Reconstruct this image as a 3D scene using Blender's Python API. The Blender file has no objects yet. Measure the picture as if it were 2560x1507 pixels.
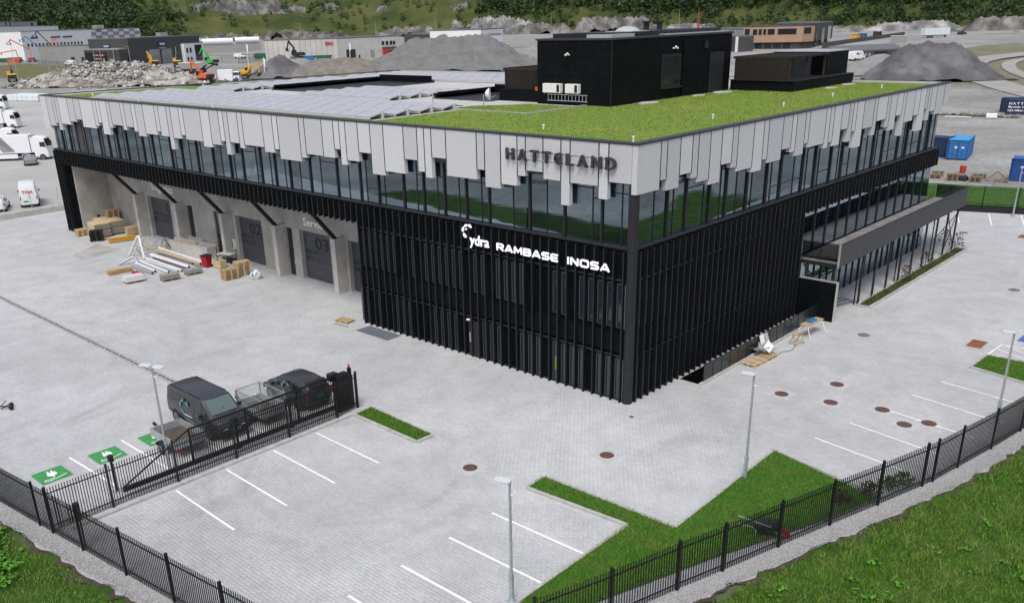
import bpy, math, random
import numpy as np
from mathutils import Vector, Matrix, noise as mnoise
from mathutils.geometry import tessellate_polygon
random.seed(7); rng = np.random.default_rng(7)
SC = bpy.context.scene; COL = SC.collection
rad = math.radians

# ------------------------------------------------------------------ camera, world, sun, exposure
yaw, pit, rol = rad(-44.1122), rad(-21.7776), rad(-1.6842)
_f = Vector((math.sin(yaw)*math.cos(pit), math.cos(yaw)*math.cos(pit), math.sin(pit)))
_r0 = Vector((math.cos(yaw), -math.sin(yaw), 0)); _u0 = _r0.cross(_f)
_r = _r0*math.cos(rol)+_u0*math.sin(rol); _u = -_r0*math.sin(rol)+_u0*math.cos(rol)
cam_d = bpy.data.cameras.new('camera'); cam = bpy.data.objects.new('camera', cam_d); COL.objects.link(cam)
CAMP = Vector((24.007, -35.689, 19.0))
cam.matrix_world = Matrix(((_r.x, _u.x, -_f.x, CAMP.x), (_r.y, _u.y, -_f.y, CAMP.y), (_r.z, _u.z, -_f.z, CAMP.z), (0, 0, 0, 1)))
cam_d.sensor_width = 36.0; cam_d.lens = 2205.32/2560*36.0
cam_d.shift_x = 73.3/2560; cam_d.shift_y = 180.0/2560
cam_d.clip_start = 0.5; cam_d.clip_end = 6000
SC.camera = cam

SUN_AZ, SUN_EL = rad(150), rad(58)          # azimuth clockwise from +Y
W = bpy.data.worlds.new('World'); SC.world = W; W.use_nodes = True
nt = W.node_tree; nt.nodes.clear()
sky = nt.nodes.new('ShaderNodeTexSky'); sky.sky_type = 'NISHITA'; sky.sun_disc = False
sky.sun_elevation = SUN_EL; sky.sun_rotation = SUN_AZ; sky.dust_density = 4.0; sky.air_density = 1.0
hs = nt.nodes.new('ShaderNodeHueSaturation'); hs.inputs['Saturation'].default_value = 0.66
bg = nt.nodes.new('ShaderNodeBackground'); bg.inputs['Strength'].default_value = 0.13
wo = nt.nodes.new('ShaderNodeOutputWorld')
nt.links.new(sky.outputs[0], hs.inputs['Color']); nt.links.new(hs.outputs[0], bg.inputs[0]); nt.links.new(bg.outputs[0], wo.inputs[0])
sun_d = bpy.data.lights.new('sun', 'SUN'); sun_d.energy = 1.4; sun_d.angle = rad(24); sun_d.color = (1.0, 0.98, 0.95)
sun = bpy.data.objects.new('sun', sun_d); COL.objects.link(sun)
_sd = Vector((math.sin(SUN_AZ)*math.cos(SUN_EL), math.cos(SUN_AZ)*math.cos(SUN_EL), math.sin(SUN_EL)))
sun.rotation_euler = _sd.to_track_quat('Z', 'Y').to_euler(); sun.location = (0, -30, 80)
SC.view_settings.view_transform = 'Standard'; SC.view_settings.look = 'None'
SC.view_settings.exposure = 0.33; SC.view_settings.gamma = 1.0; SC.view_settings.use_curve_mapping = False
try:
    SC.cycles.max_bounces = 6; SC.cycles.transparent_max_bounces = 12
except Exception: pass

# ------------------------------------------------------------------ materials
M = {}
def mat(name, col, rough=0.7, metal=0.0, var=0.0, vscale=1.0, bump=0.0, bscale=8.0, spec=0.5, var2=None, col2=None, c2scale=0.3, c2lo=.45, c2hi=.6, emit=0, alpha=None, detail=4, streak=None):
    m = bpy.data.materials.new(name); m.use_nodes = True; M[name] = m
    n = m.node_tree; b = n.nodes['Principled BSDF']; L = n.links.new
    b.inputs['Roughness'].default_value = rough; b.inputs['Metallic'].default_value = metal
    b.inputs['Specular IOR Level'].default_value = spec
    c4 = (*col, 1)
    b.inputs['Base Color'].default_value = c4
    geo = None
    def pos():
        nonlocal geo
        if geo is None: geo = n.nodes.new('ShaderNodeNewGeometry')
        return geo.outputs['Position']
    cur = None
    if col2 is not None:
        t = n.nodes.new('ShaderNodeTexNoise'); t.inputs['Scale'].default_value = c2scale; t.inputs['Detail'].default_value = 6; L(pos(), t.inputs['Vector'])
        r = n.nodes.new('ShaderNodeMapRange'); r.inputs[1].default_value = c2lo; r.inputs[2].default_value = c2hi; L(t.outputs[0], r.inputs[0])
        mx = n.nodes.new('ShaderNodeMix'); mx.data_type = 'RGBA'; mx.inputs[6].default_value = c4; mx.inputs[7].default_value = (*col2, 1); L(r.outputs[0], mx.inputs[0]); cur = mx.outputs[2]
    if var > 0:
        t = n.nodes.new('ShaderNodeTexNoise'); t.inputs['Scale'].default_value = vscale; t.inputs['Detail'].default_value = detail
        if streak:
            mp = n.nodes.new('ShaderNodeMapping'); mp.inputs['Scale'].default_value = streak; L(pos(), mp.inputs[0]); L(mp.outputs[0], t.inputs['Vector'])
        else: L(pos(), t.inputs['Vector'])
        r = n.nodes.new('ShaderNodeMapRange'); r.inputs[1].default_value = .3; r.inputs[2].default_value = .7; r.inputs[3].default_value = 1-var; r.inputs[4].default_value = 1+var; L(t.outputs[0], r.inputs[0])
        mv = n.nodes.new('ShaderNodeVectorMath'); mv.operation = 'SCALE'
        if cur is None: mv.inputs[0].default_value = col
        else: L(cur, mv.inputs[0])
        L(r.outputs[0], mv.inputs['Scale']); cur = mv.outputs[0]
    if cur is not None: L(cur, b.inputs['Base Color'])
    if bump > 0:
        t = n.nodes.new('ShaderNodeTexNoise'); t.inputs['Scale'].default_value = bscale; t.inputs['Detail'].default_value = 5; L(pos(), t.inputs['Vector'])
        bn = n.nodes.new('ShaderNodeBump'); bn.inputs['Strength'].default_value = bump; bn.inputs['Distance'].default_value = 0.05; L(t.outputs[0], bn.inputs['Height']); L(bn.outputs[0], b.inputs['Normal'])
    if emit:
        b.inputs['Emission Color'].default_value = c4; b.inputs['Emission Strength'].default_value = emit
    return m

def glass(name, tint=(.30, .38, .38), refl=1.5, rough=0.0, base=0.08, wave=0.0):
    m = bpy.data.materials.new(name); m.use_nodes = True; M[name] = m
    n = m.node_tree; n.nodes.clear(); L = n.links.new
    o = n.nodes.new('ShaderNodeOutputMaterial'); tr = n.nodes.new('ShaderNodeBsdfTransparent'); tr.inputs[0].default_value = (*tint, 1)
    g = n.nodes.new('ShaderNodeBsdfGlossy'); g.inputs['Roughness'].default_value = rough; g.inputs['Color'].default_value = (.66, .82, .94, 1)
    fr = n.nodes.new('ShaderNodeFresnel'); fr.inputs['IOR'].default_value = refl
    ad = n.nodes.new('ShaderNodeMath'); ad.operation = 'ADD'; ad.use_clamp = True; ad.inputs[1].default_value = base; L(fr.outputs[0], ad.inputs[0])
    mx = n.nodes.new('ShaderNodeMixShader'); L(ad.outputs[0], mx.inputs[0]); L(tr.outputs[0], mx.inputs[1]); L(g.outputs[0], mx.inputs[2]); L(mx.outputs[0], o.inputs[0])
    if wave:
        ge = n.nodes.new('ShaderNodeNewGeometry'); t = n.nodes.new('ShaderNodeTexNoise'); t.inputs['Scale'].default_value = .55; t.inputs['Detail'].default_value = 1; L(ge.outputs['Position'], t.inputs['Vector'])
        bn = n.nodes.new('ShaderNodeBump'); bn.inputs['Strength'].default_value = wave; bn.inputs['Distance'].default_value = .04; L(t.outputs[0], bn.inputs['Height']); L(bn.outputs[0], g.inputs['Normal']); 
    return m

def leafmat(name, c1, c2, c3=None, rough=.6, lscale=.5, trans=0.0):
    """foliage: random per leaf/blade between c1 and c2, patches of c3"""
    m = bpy.data.materials.new(name); m.use_nodes = True; M[name] = m
    n = m.node_tree; b = n.nodes['Principled BSDF']; L = n.links.new
    b.inputs['Roughness'].default_value = rough; b.inputs['Specular IOR Level'].default_value = .25
    ge = n.nodes.new('ShaderNodeNewGeometry')
    mx = n.nodes.new('ShaderNodeMix'); mx.data_type = 'RGBA'; mx.inputs[6].default_value = (*c1, 1); mx.inputs[7].default_value = (*c2, 1); L(ge.outputs['Random Per Island'], mx.inputs[0])
    cur = mx.outputs[2]
    if c3 is not None:
        t = n.nodes.new('ShaderNodeTexNoise'); t.inputs['Scale'].default_value = lscale; t.inputs['Detail'].default_value = 5; L(ge.outputs['Position'], t.inputs['Vector'])
        r = n.nodes.new('ShaderNodeMapRange'); r.inputs[1].default_value = .42; r.inputs[2].default_value = .66; L(t.outputs[0], r.inputs[0])
        m2 = n.nodes.new('ShaderNodeMix'); m2.data_type = 'RGBA'; L(cur, m2.inputs[6]); m2.inputs[7].default_value = (*c3, 1); L(r.outputs[0], m2.inputs[0]); cur = m2.outputs[2]
    L(cur, b.inputs['Base Color'])
    return m

mat('fin_black', (.0062, .0076, .0098), .6, var=.35, vscale=1.2, spec=.22)
mat('fin_edge', (.020, .022, .026), .55, spec=.3)
mat('clad_black', (.0036, .0044, .0060), .6, var=.4, vscale=1.5, spec=.12)
mat('steel_dark', (.018, .020, .024), .5, var=.15, vscale=2, spec=.35)
mat('frame_dark', (.016, .018, .021), .45)
mat('header_grey', (.055, .052, .057), .6)
mat('fascia', (.52, .525, .54), .8, var=.06, vscale=9.0, bump=.25, bscale=30, detail=8)
mat('fascia_b', (.475, .48, .50), .8, var=.06, vscale=9.0, bump=.25, bscale=30, detail=8)
mat('fascia_c', (.56, .565, .575), .8, var=.06, vscale=9.0, bump=.25, bscale=30, detail=8)
mat('coping', (.035, .037, .04), .5)
mat('concrete', (.33, .32, .30), .85, var=.16, vscale=.9, bump=.15, bscale=12, detail=8, col2=(.39, .38, .365), c2scale=.35)
mat('concrete_light', (.44, .43, .41), .85, var=.14, vscale=1.4, bump=.2, bscale=15, detail=8)
mat('door_grey', (.055, .062, .072), .5, var=.1, vscale=2)
mat('number_black', (.005, .006, .007), .6)
mat('letter_white', (.82, .82, .82), .5)
mat('sign_lit', (.85, .87, .90), .5, emit=.35)
mat('letter_dark', (.035, .035, .038), .45)
mat('membrane', (.46, .455, .45), .8, var=.07, vscale=.5)
mat('roof_soil', (.14, .22, .03), .95, var=.25, vscale=2.5, col2=(.24, .22, .05), c2scale=.35, c2lo=.54, c2hi=.74)
mat('solar', (.40, .40, .43), .3, var=.05, vscale=3, spec=.7)
mat('alu', (.62, .63, .64), .4, metal=.6)
mat('galv', (.44, .48, .50), .45, metal=.5, var=.12, vscale=6)
mat('white_paint', (.78, .78, .78), .55, var=.05, vscale=3)
mat('lamp_white', (.55, .60, .63), .45)
mat('line_paint', (.80, .80, .80), .7, var=.10, vscale=5)
mat('green_paint', (.045, .26, .075), .75, var=.13, vscale=3)
mat('blue_paint', (.06, .12, .36), .7)
mat('kerb', (.40, .40, .39), .85, var=.14, vscale=2.5, bump=.1, bscale=20)
mat('rust', (.105, .060, .048), .85, var=.25, vscale=9, bump=.2, bscale=40)
mat('rust_plate', (.22, .075, .035), .85, var=.2, vscale=3)
mat('manhole_ring', (.445, .448, .455), .85, var=.1, vscale=4)
mat('fence_black', (.006, .0065, .007), .45, spec=.5)
mat('gravel_strip', (.40, .40, .40), .95, var=.45, vscale=22, bump=1.0, bscale=28, detail=8)
mat('gravel_dark', (.16, .155, .15), .95, var=.3, vscale=14, bump=.6, bscale=25)
mat('soil', (.055, .042, .03), .95, var=.35, vscale=4, bump=.6, bscale=12)
mat('turf', (.06, .13, .018), .95, var=.35, vscale=3.5, col2=(.05, .065, .02), c2scale=.45, c2lo=.5, c2hi=.68)
mat('lawn', (.045, .12, .014), .95, var=.3, vscale=4)
mat('van_paint', (.034, .035, .040), .22, spec=.7)
mat('car_glass', (.006, .009, .011), .04, spec=.9)
mat('wind_glass', (.10, .14, .135), .08, spec=.9)
mat('tyre', (.012, .012, .013), .8)
mat('rim', (.20, .20, .21), .4, metal=.6)
mat('plastic_black', (.012, .012, .013), .6)
mat('chrome', (.7, .7, .7), .2, metal=.9)
mat('lamp_clear', (.6, .62, .64), .15)
mat('lamp_red', (.30, .012, .010), .3)
mat('plate_green', (.01, .22, .13), .5)
mat('decal_teal', (.11, .25, .29), .5)
mat('white_body', (.74, .75, .77), .35, spec=.6)
mat('grey_body', (.22, .23, .25), .3, spec=.6)
mat('wood', (.44, .31, .165), .8, var=.25, vscale=3, streak=(1, 6, 6))
mat('wood_pale', (.52, .40, .235), .8, var=.2, vscale=3, streak=(1, 6, 6))
mat('wood_old', (.23, .15, .09), .85, var=.3, vscale=3)
mat('wood_grey', (.25, .24, .20), .85, var=.2, vscale=5, streak=(1, 1, 9))
mat('plywood', (.40, .27, .13), .8, var=.2, vscale=2)
mat('cardboard', (.46, .34, .22), .75)
mat('pipe_white', (.66, .66, .68), .35)
mat('red_plastic', (.36, .012, .015), .4)
mat('yellow', (.62, .33, .02), .5, var=.08, vscale=2)
mat('orange', (.62, .13, .035), .5, var=.08, vscale=2)
mat('red', (.45, .03, .025), .5)
mat('blue_mach', (.03, .17, .36), .45)
mat('green_mach', (.06, .40, .07), .45)
mat('green_dark', (.02, .12, .06), .5)
mat('black_mach', (.025, .025, .028), .5)
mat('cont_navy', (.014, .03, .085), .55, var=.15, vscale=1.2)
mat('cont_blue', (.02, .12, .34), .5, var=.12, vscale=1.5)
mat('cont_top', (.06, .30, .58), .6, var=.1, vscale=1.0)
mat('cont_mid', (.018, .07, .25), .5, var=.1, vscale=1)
mat('bale', (.62, .69, .71), .35, var=.08, vscale=1.5)
mat('timber_slat', (.020, .0155, .012), .8, var=.5, vscale=3, streak=(5, 5, .4))
mat('deck', (.20, .185, .175), .85, var=.22, vscale=1.1, bump=.2, bscale=14)
mat('mesh_panel', (.048, .049, .053), .6)
mat('floor_int', (.30, .32, .34), .35, var=.12, vscale=.4)
mat('wall_int', (.06, .07, .068), .8, var=.4, vscale=.25)
mat('ceil_int', (.03, .03, .032), .8)
mat('desk_top', (.55, .56, .55), .5)
mat('hivis', (.16, .26, .02), .6)
mat('b_dark', (.055, .054, .056), .6, var=.08, vscale=.2)
mat('b_white', (.72, .73, .75), .6, var=.04, vscale=.1)
mat('b_conc', (.48, .47, .45), .8, var=.1, vscale=.25)
mat('b_grey', (.27, .27, .27), .7, var=.06, vscale=.2)
mat('b_wood', (.36, .23, .15), .7, var=.1, vscale=.5, streak=(6, 6, .4))
mat('b_roof', (.12, .125, .135), .7)
mat('b_win', (.015, .018, .022), .12, spec=.8)
mat('b_win_pale', (.22, .28, .31), .15, spec=.8)
mat('sign_blue', (.02, .025, .14), .5)
mat('sign_red', (.5, .02, .03), .5)
mat('heap_gravel', (.15, .15, .15), .95, var=.16, vscale=.35, bump=.7, bscale=1.6, detail=9)
mat('heap_dark', (.085, .085, .09), .95, var=.2, vscale=.3, bump=.6, bscale=2, col2=(.14, .14, .145), c2scale=.12, detail=9)
mat('heap_brown', (.17, .155, .138), .95, var=.25, vscale=.5, bump=.7, bscale=1.6, detail=9)
mat('heap_pale', (.22, .22, .22), .95, var=.12, vscale=.5, bump=.5, bscale=2, detail=9)
mat('rock', (.075, .072, .068), .9, var=.45, vscale=.16, bump=1.0, bscale=.7, detail=10, col2=(.19, .185, .175), c2scale=.09, c2lo=.40, c2hi=.62)
mat('rubble', (.34, .325, .295), .95, var=.35, vscale=.8, col2=(.17, .15, .12), c2scale=.25)
mat('road', (.30, .29, .275), .95, var=.1, vscale=.15)
mat('yard_asphalt', (.37, .365, .355), .9, var=.10, vscale=.12, detail=8)
glass('glass', tint=(.42, .50, .52), refl=1.6, base=.30, wave=.10)
glass('glass_b', tint=(.30, .36, .38), refl=1.6, base=.36, wave=.16)
glass('glass_c', tint=(.52, .60, .60), refl=1.55, base=.22, wave=.06)
mat('blind', (.42, .43, .43), .8)
glass('glass_block', tint=(.10, .13, .15), refl=1.5, base=.05)
glass('glass_rail', tint=(.42, .43, .44), refl=1.45, base=.02)
leafmat('blade', (.035, .11, .009), (.15, .30, .03), (.15, .23, .04), lscale=.7)
leafmat('blade_lawn', (.04, .145, .010), (.115, .275, .026), (.13, .21, .03), lscale=1.2)
leafmat('blade_roof', (.135, .225, .024), (.185, .28, .034), (.235, .27, .045), lscale=.3)
leafmat('weed', (.045, .16, .012), (.10, .27, .025), None)
leafmat('canopy', (.016, .036, .012), (.038, .068, .020), (.055, .085, .026), lscale=.03)
leafmat('shrub_red', (.035, .022, .018), (.06, .045, .02), None)
leafmat('shrub', (.03, .08, .015), (.10, .14, .03), None)

def noise_ground():
    m = bpy.data.materials.new('terrain'); m.use_nodes = True; M['terrain'] = m
    n = m.node_tree; b = n.nodes['Principled BSDF']; L = n.links.new; b.inputs['Roughness'].default_value = .95; b.inputs['Specular IOR Level'].default_value = .2
    ge = n.nodes.new('ShaderNodeNewGeometry'); at = n.nodes.new('ShaderNodeVertexColor'); at.layer_name = 'cover'
    sp = n.nodes.new('ShaderNodeSeparateColor'); L(at.outputs[0], sp.inputs[0])
    def tex(scale, lo, hi, a, c, det=8):
        t = n.nodes.new('ShaderNodeTexNoise'); t.inputs['Scale'].default_value = scale; t.inputs['Detail'].default_value = det; L(ge.outputs['Position'], t.inputs['Vector'])
        r = n.nodes.new('ShaderNodeMapRange'); r.inputs[1].default_value = lo; r.inputs[2].default_value = hi; L(t.outputs[0], r.inputs[0])
        x = n.nodes.new('ShaderNodeMix'); x.data_type = 'RGBA'; x.inputs[6].default_value = (*a, 1); x.inputs[7].default_value = (*c, 1); L(r.outputs[0], x.inputs[0]); return x.outputs[2]
    gravel = tex(.07, .35, .68, (.225, .222, .215), (.35, .345, .335))
    gr2 = tex(1.3, .3, .7, (.75, .75, .75), (1.15, 1.15, 1.15))
    mg = n.nodes.new('ShaderNodeMix'); mg.data_type = 'RGBA'; mg.blend_type = 'MULTIPLY'; mg.inputs[0].default_value = 1; L(gravel, mg.inputs[6]); L(gr2, mg.inputs[7])
    grass = tex(.03, .36, .64, (.036, .054, .014), (.088, .095, .030))
    brown = tex(.4, .3, .7, (.10, .105, .04), (.17, .155, .08))
    x1 = n.nodes.new('ShaderNodeMix'); x1.data_type = 'RGBA'; L(sp.outputs[0], x1.inputs[0]); L(mg.outputs[2], x1.inputs[6]); L(grass, x1.inputs[7])
    x2 = n.nodes.new('ShaderNodeMix'); x2.data_type = 'RGBA'; L(sp.outputs[1], x2.inputs[0]); L(x1.outputs[2], x2.inputs[6]); L(brown, x2.inputs[7])
    x3 = n.nodes.new('ShaderNodeMix'); x3.data_type = 'RGBA'; L(sp.outputs[2], x3.inputs[0]); L(x2.outputs[2], x3.inputs[6]); L(tex(1.1, .35, .65, (.026, .055, .009), (.05, .10, .016)), x3.inputs[7])
    L(x3.outputs[2], b.inputs['Base Color'])
    t = n.nodes.new('ShaderNodeTexNoise'); t.inputs['Scale'].default_value = .6; t.inputs['Detail'].default_value = 8; L(ge.outputs['Position'], t.inputs['Vector'])
    bn = n.nodes.new('ShaderNodeBump'); bn.inputs['Strength'].default_value = .5; bn.inputs['Distance'].default_value = .3; L(t.outputs[0], bn.inputs['Height']); L(bn.outputs[0], b.inputs['Normal'])
noise_ground()

PX, PY = 0.24, 0.16     # paver module
def paving_mat(name, joints=True, k=1.0):
    m = bpy.data.materials.new(name); m.use_nodes = True; M[name] = m
    n = m.node_tree; b = n.nodes['Principled BSDF']; L = n.links.new; b.inputs['Roughness'].default_value = .88; b.inputs['Specular IOR Level'].default_value = .25
    ge = n.nodes.new('ShaderNodeNewGeometry'); P = ge.outputs['Position']
    # per-block tone: white noise on the snapped cell (running bond along x)
    sx = n.nodes.new('ShaderNodeSeparateXYZ'); L(P, sx.inputs[0])
    def ma(op, a, bb=None):
        q = n.nodes.new('ShaderNodeMath'); q.operation = op
        for i, v in enumerate((a, bb)):
            if v is None: continue
            if isinstance(v, (int, float)): q.inputs[i].default_value = v
            else: L(v, q.inputs[i])
        return q.outputs[0]
    row = ma('FLOOR', ma('DIVIDE', sx.outputs[1], PY))
    off = ma('MULTIPLY', ma('MODULO', row, 2.0), .5)
    cx = ma('ADD', ma('DIVIDE', sx.outputs[0], PX), off); ccol = ma('FLOOR', cx)
    cb = n.nodes.new('ShaderNodeCombineXYZ'); L(ccol, cb.inputs[0]); L(row, cb.inputs[1])
    wn = n.nodes.new('ShaderNodeTexWhiteNoise'); L(cb.outputs[0], wn.inputs[0])
    v1 = n.nodes.new('ShaderNodeMapRange'); v1.inputs[3].default_value = .94; v1.inputs[4].default_value = 1.05; L(wn.outputs[0], v1.inputs[0])
    def nz(sc, lo, hi, a, c, det=6, st=None):
        t = n.nodes.new('ShaderNodeTexNoise'); t.inputs['Scale'].default_value = sc; t.inputs['Detail'].default_value = det
        if st:
            mp = n.nodes.new('ShaderNodeMapping'); mp.inputs['Scale'].default_value = st; L(P, mp.inputs[0]); L(mp.outputs[0], t.inputs[0])
        else: L(P, t.inputs['Vector'])
        r = n.nodes.new('ShaderNodeMapRange'); r.inputs[1].default_value = lo; r.inputs[2].default_value = hi; r.inputs[3].default_value = a; r.inputs[4].default_value = c; L(t.outputs[0], r.inputs[0]); return r.outputs[0]
    f = ma('MULTIPLY', v1.outputs[0], nz(.10, .35, .65, .93, 1.05))
    f = ma('MULTIPLY', f, nz(.6, .35, .7, 1.05, .90, 8))
    f = ma('MULTIPLY', f, nz(7.0, .3, .7, .95, 1.05, 3))
    f = ma('MULTIPLY', f, nz(.35, .60, .74, 1.0, .86, 8, (1.0, .35, 1)))
    f = ma('MULTIPLY', f, nz(1.7, .70, .78, 1.0, .80, 2)); f = ma('MULTIPLY', f, nz(.045, .40, .62, .95, 1.04, 3)); f = ma('MULTIPLY', f, nz(.9, .66, .74, 1.0, 1.07, 4))
    # tyre scuffs: faint worn rings where trucks and cars turn
    def ring(x, y, R, w, d):
        dx = ma('SUBTRACT', sx.outputs[0], x); dy = ma('SUBTRACT', sx.outputs[1], y)
        dd = ma('SQRT', ma('ADD', ma('MULTIPLY', dx, dx), ma('MULTIPLY', dy, dy)))
        e = ma('ABSOLUTE', ma('SUBTRACT', dd, R)); r = n.nodes.new('ShaderNodeMapRange'); r.inputs[1].default_value = 0; r.inputs[2].default_value = w; r.inputs[3].default_value = d; r.inputs[4].default_value = 0; L(e, r.inputs[0])
        g = ma('MULTIPLY', r.outputs[0], nz(.25, .42, .62, 0, 1, 4)); return ma('SUBTRACT', 1.0, g)
    for a in ((-33, -24, 10.5, .4, .13), (-33, -24, 12.3, .4, .12), (-36, -22, 14.5, .5, .11), (-5.6, -13.8, 5.0, .3, .14), (-5.6, -13.8, 6.5, .35, .10), (-2, -16, 4.0, .4, .07), (-30, -20, 9.2, .35, .10), (-45, -12, 8, .4, .08), (5, 3, 9, .4, .06), (7, 24, 8, .5, .07)):
        f = ma('MULTIPLY', f, ring(*a))
    if joints:
        fx = ma('FRACT', cx); fy = ma('FRACT', ma('DIVIDE', sx.outputs[1], PY))
        jx = ma('LESS_THAN', fx, .05); jy = ma('LESS_THAN', fy, .075)
        j = ma('MAXIMUM', jx, jy); f = ma('MULTIPLY', f, ma('SUBTRACT', 1.0, ma('MULTIPLY', j, .16)))
    sc = n.nodes.new('ShaderNodeVectorMath'); sc.operation = 'SCALE'; sc.inputs[0].default_value = (.452*k, .458*k, .468*k); L(f, sc.inputs['Scale']); L(sc.outputs[0], b.inputs['Base Color'])
    t = n.nodes.new('ShaderNodeTexNoise'); t.inputs['Scale'].default_value = 40; L(P, t.inputs['Vector']); bn = n.nodes.new('ShaderNodeBump'); bn.inputs['Strength'].default_value = .15; bn.inputs['Distance'].default_value = .02; L(t.outputs[0], bn.inputs['Height']); L(bn.outputs[0], b.inputs['Normal'])
paving_mat('paving', True); paving_mat('paver', False)

# ------------------------------------------------------------------ mesh helpers
class MB:
    def __init__(s): s.v = []; s.f = []; s.fm = []
    def add(s, vs, fs):
        o = len(s.v); s.v += [tuple(v) for v in vs]; s.f += [tuple(i+o for i in f) for f in fs]; return s
    def box(s, x0, x1, y0, y1, z0, z1):
        return s.add([(x0, y0, z0), (x1, y0, z0), (x1, y1, z0), (x0, y1, z0), (x0, y0, z1), (x1, y0, z1), (x1, y1, z1), (x0, y1, z1)],
                     [(3, 2, 1, 0), (4, 5, 6, 7), (0, 1, 5, 4), (1, 2, 6, 5), (2, 3, 7, 6), (3, 0, 4, 7)])
    def cbox(s, c, d, R=None):
        dx, dy, dz = d[0]/2, d[1]/2, d[2]/2
        vs = [Vector(p) for p in [(-dx, -dy, -dz), (dx, -dy, -dz), (dx, dy, -dz), (-dx, dy, -dz), (-dx, -dy, dz), (dx, -dy, dz), (dx, dy, dz), (-dx, dy, dz)]]
        if R is not None: vs = [R @ v for v in vs]
        c = Vector(c)
        return s.add([c+v for v in vs], [(3, 2, 1, 0), (4, 5, 6, 7), (0, 1, 5, 4), (1, 2, 6, 5), (2, 3, 7, 6), (3, 0, 4, 7)])
    def bar(s, p, q, w, h=None):
        p, q = Vector(p), Vector(q); d = q-p; L = d.length; h = h or w
        R = d.to_track_quat('X', 'Z').to_matrix()
        return s.cbox((p+q)/2, (L, w, h), R)
    def cyl(s, p, q, r, n=12, r2=None, caps=True):
        p, q = Vector(p), Vector(q); d = (q-p).normalized(); r2 = r if r2 is None else r2
        a = d.orthogonal().normalized(); b = d.cross(a)
        vs = []
        for k in range(n):
            t = 2*math.pi*k/n; e = a*math.cos(t)+b*math.sin(t); vs.append(p+e*r); vs.append(q+e*r2)
        fs = [(2*k, 2*((k+1) % n), 2*((k+1) % n)+1, 2*k+1) for k in range(n)]
        if caps: fs += [tuple(2*k for k in range(n))[::-1], tuple(2*k+1 for k in range(n))]
        return s.add(vs, fs)
    def tube(s, pts, r, n=8):
        pts = [Vector(p) for p in pts]; vs = []; fs = []; m = len(pts)
        for i, p in enumerate(pts):
            d = (pts[min(i+1, m-1)]-pts[max(i-1, 0)]).normalized(); a = Vector((0, 0, 1)).cross(d)
            if a.length < 1e-3: a = Vector((1, 0, 0))
            a.normalize(); b = d.cross(a)
            for k in range(n):
                t = 2*math.pi*k/n; vs.append(p+a*r*math.cos(t)+b*r*math.sin(t))
        for i in range(m-1):
            for k in range(n): fs.append((i*n+k, i*n+(k+1) % n, (i+1)*n+(k+1) % n, (i+1)*n+k))
        fs += [tuple(range(n))[::-1], tuple((m-1)*n+k for k in range(n))]
        return s.add(vs, fs)
    def prism(s, poly, a0, a1, axis='y'):
        """extrude a 2D polygon: axis y -> (x,z) polygon between y=a0..a1; z -> (x,y); x -> (y,z)"""
        n = len(poly); g = {'y': lambda u, v, a: (u, a, v), 'z': lambda u, v, a: (u, v, a), 'x': lambda u, v, a: (a, u, v)}[axis]
        vs = [g(u, v, a0) for u, v in poly]+[g(u, v, a1) for u, v in poly]
        fs = [tuple(range(n))[::-1], tuple(range(n, 2*n))]+[(i, (i+1) % n, n+(i+1) % n, n+i) for i in range(n)]
        return s.add(vs, fs)
    def quad(s, *p): return s.add(p, [tuple(range(len(p)))])
    def mesh(s, name, m, smooth=None):
        me = bpy.data.meshes.new(name); me.from_pydata(s.v, [], s.f); me.update()
        if m is not None: me.materials.append(M[m])
        if smooth is not None:
            for p in me.polygons: p.use_smooth = True
            me.set_sharp_from_angle(angle=rad(smooth))
        return me
def link(name, me, parent=None, loc=None, rz=None):
    o = bpy.data.objects.new(name, me); COL.objects.link(o)
    if parent is not None: o.parent = parent
    if loc is not None: o.location = loc
    if rz is not None: o.rotation_euler = (0, 0, rz)
    return o
def fixn(me):
    import bmesh
    b = bmesh.new(); b.from_mesh(me); bmesh.ops.recalc_face_normals(b, faces=b.faces); b.to_mesh(me); b.free()
def part(name, mb, m, parent=None, loc=None, rz=None, smooth=None, bev=0):
    me = mb.mesh(name, m, smooth); fixn(me)
    o = link(name, me, parent, loc, rz)
    if bev:
        bm_ = o.modifiers.new('bevel', 'BEVEL'); bm_.width = bev; bm_.segments = 2; bm_.limit_method = 'ANGLE'; bm_.angle_limit = rad(40)
    return o
def tag(o, label, cat, group=None):
    o['label'] = label; o['category'] = cat
    if group: o['group'] = group
    return o
def thing(name, label, cat, loc=(0, 0, 0), rz=0, group=None):
    o = bpy.data.objects.new(name, None); COL.objects.link(o); o.location = loc; o.rotation_euler = (0, 0, rz); o.empty_display_size = .3
    return tag(o, label, cat, group)
def struct(name, mb, m, smooth=None): o = part(name, mb, m, smooth=smooth); o['kind'] = 'structure'; return o
def copy_tree(o, parent=None):
    c = o.copy(); COL.objects.link(c); c.parent = parent
    for ch in list(o.children): copy_tree(ch, c)
    return c
def np_mesh(name, V, F, m):
    """V (n,3) float, F (k,3) int triangles"""
    me = bpy.data.meshes.new(name); V = np.asarray(V, np.float32); F = np.asarray(F, np.int32); k = F.shape[1]
    me.vertices.add(len(V)); me.vertices.foreach_set('co', V.ravel())
    me.loops.add(F.size); me.loops.foreach_set('vertex_index', F.ravel())
    me.polygons.add(len(F)); me.polygons.foreach_set('loop_start', np.arange(0, F.size, k, dtype=np.int32))
    try: me.polygons.foreach_set('loop_total', np.full(len(F), k, dtype=np.int32))
    except Exception: pass
    me.update(calc_edges=True); me.validate(); me.materials.append(M[m]); return me

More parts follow.
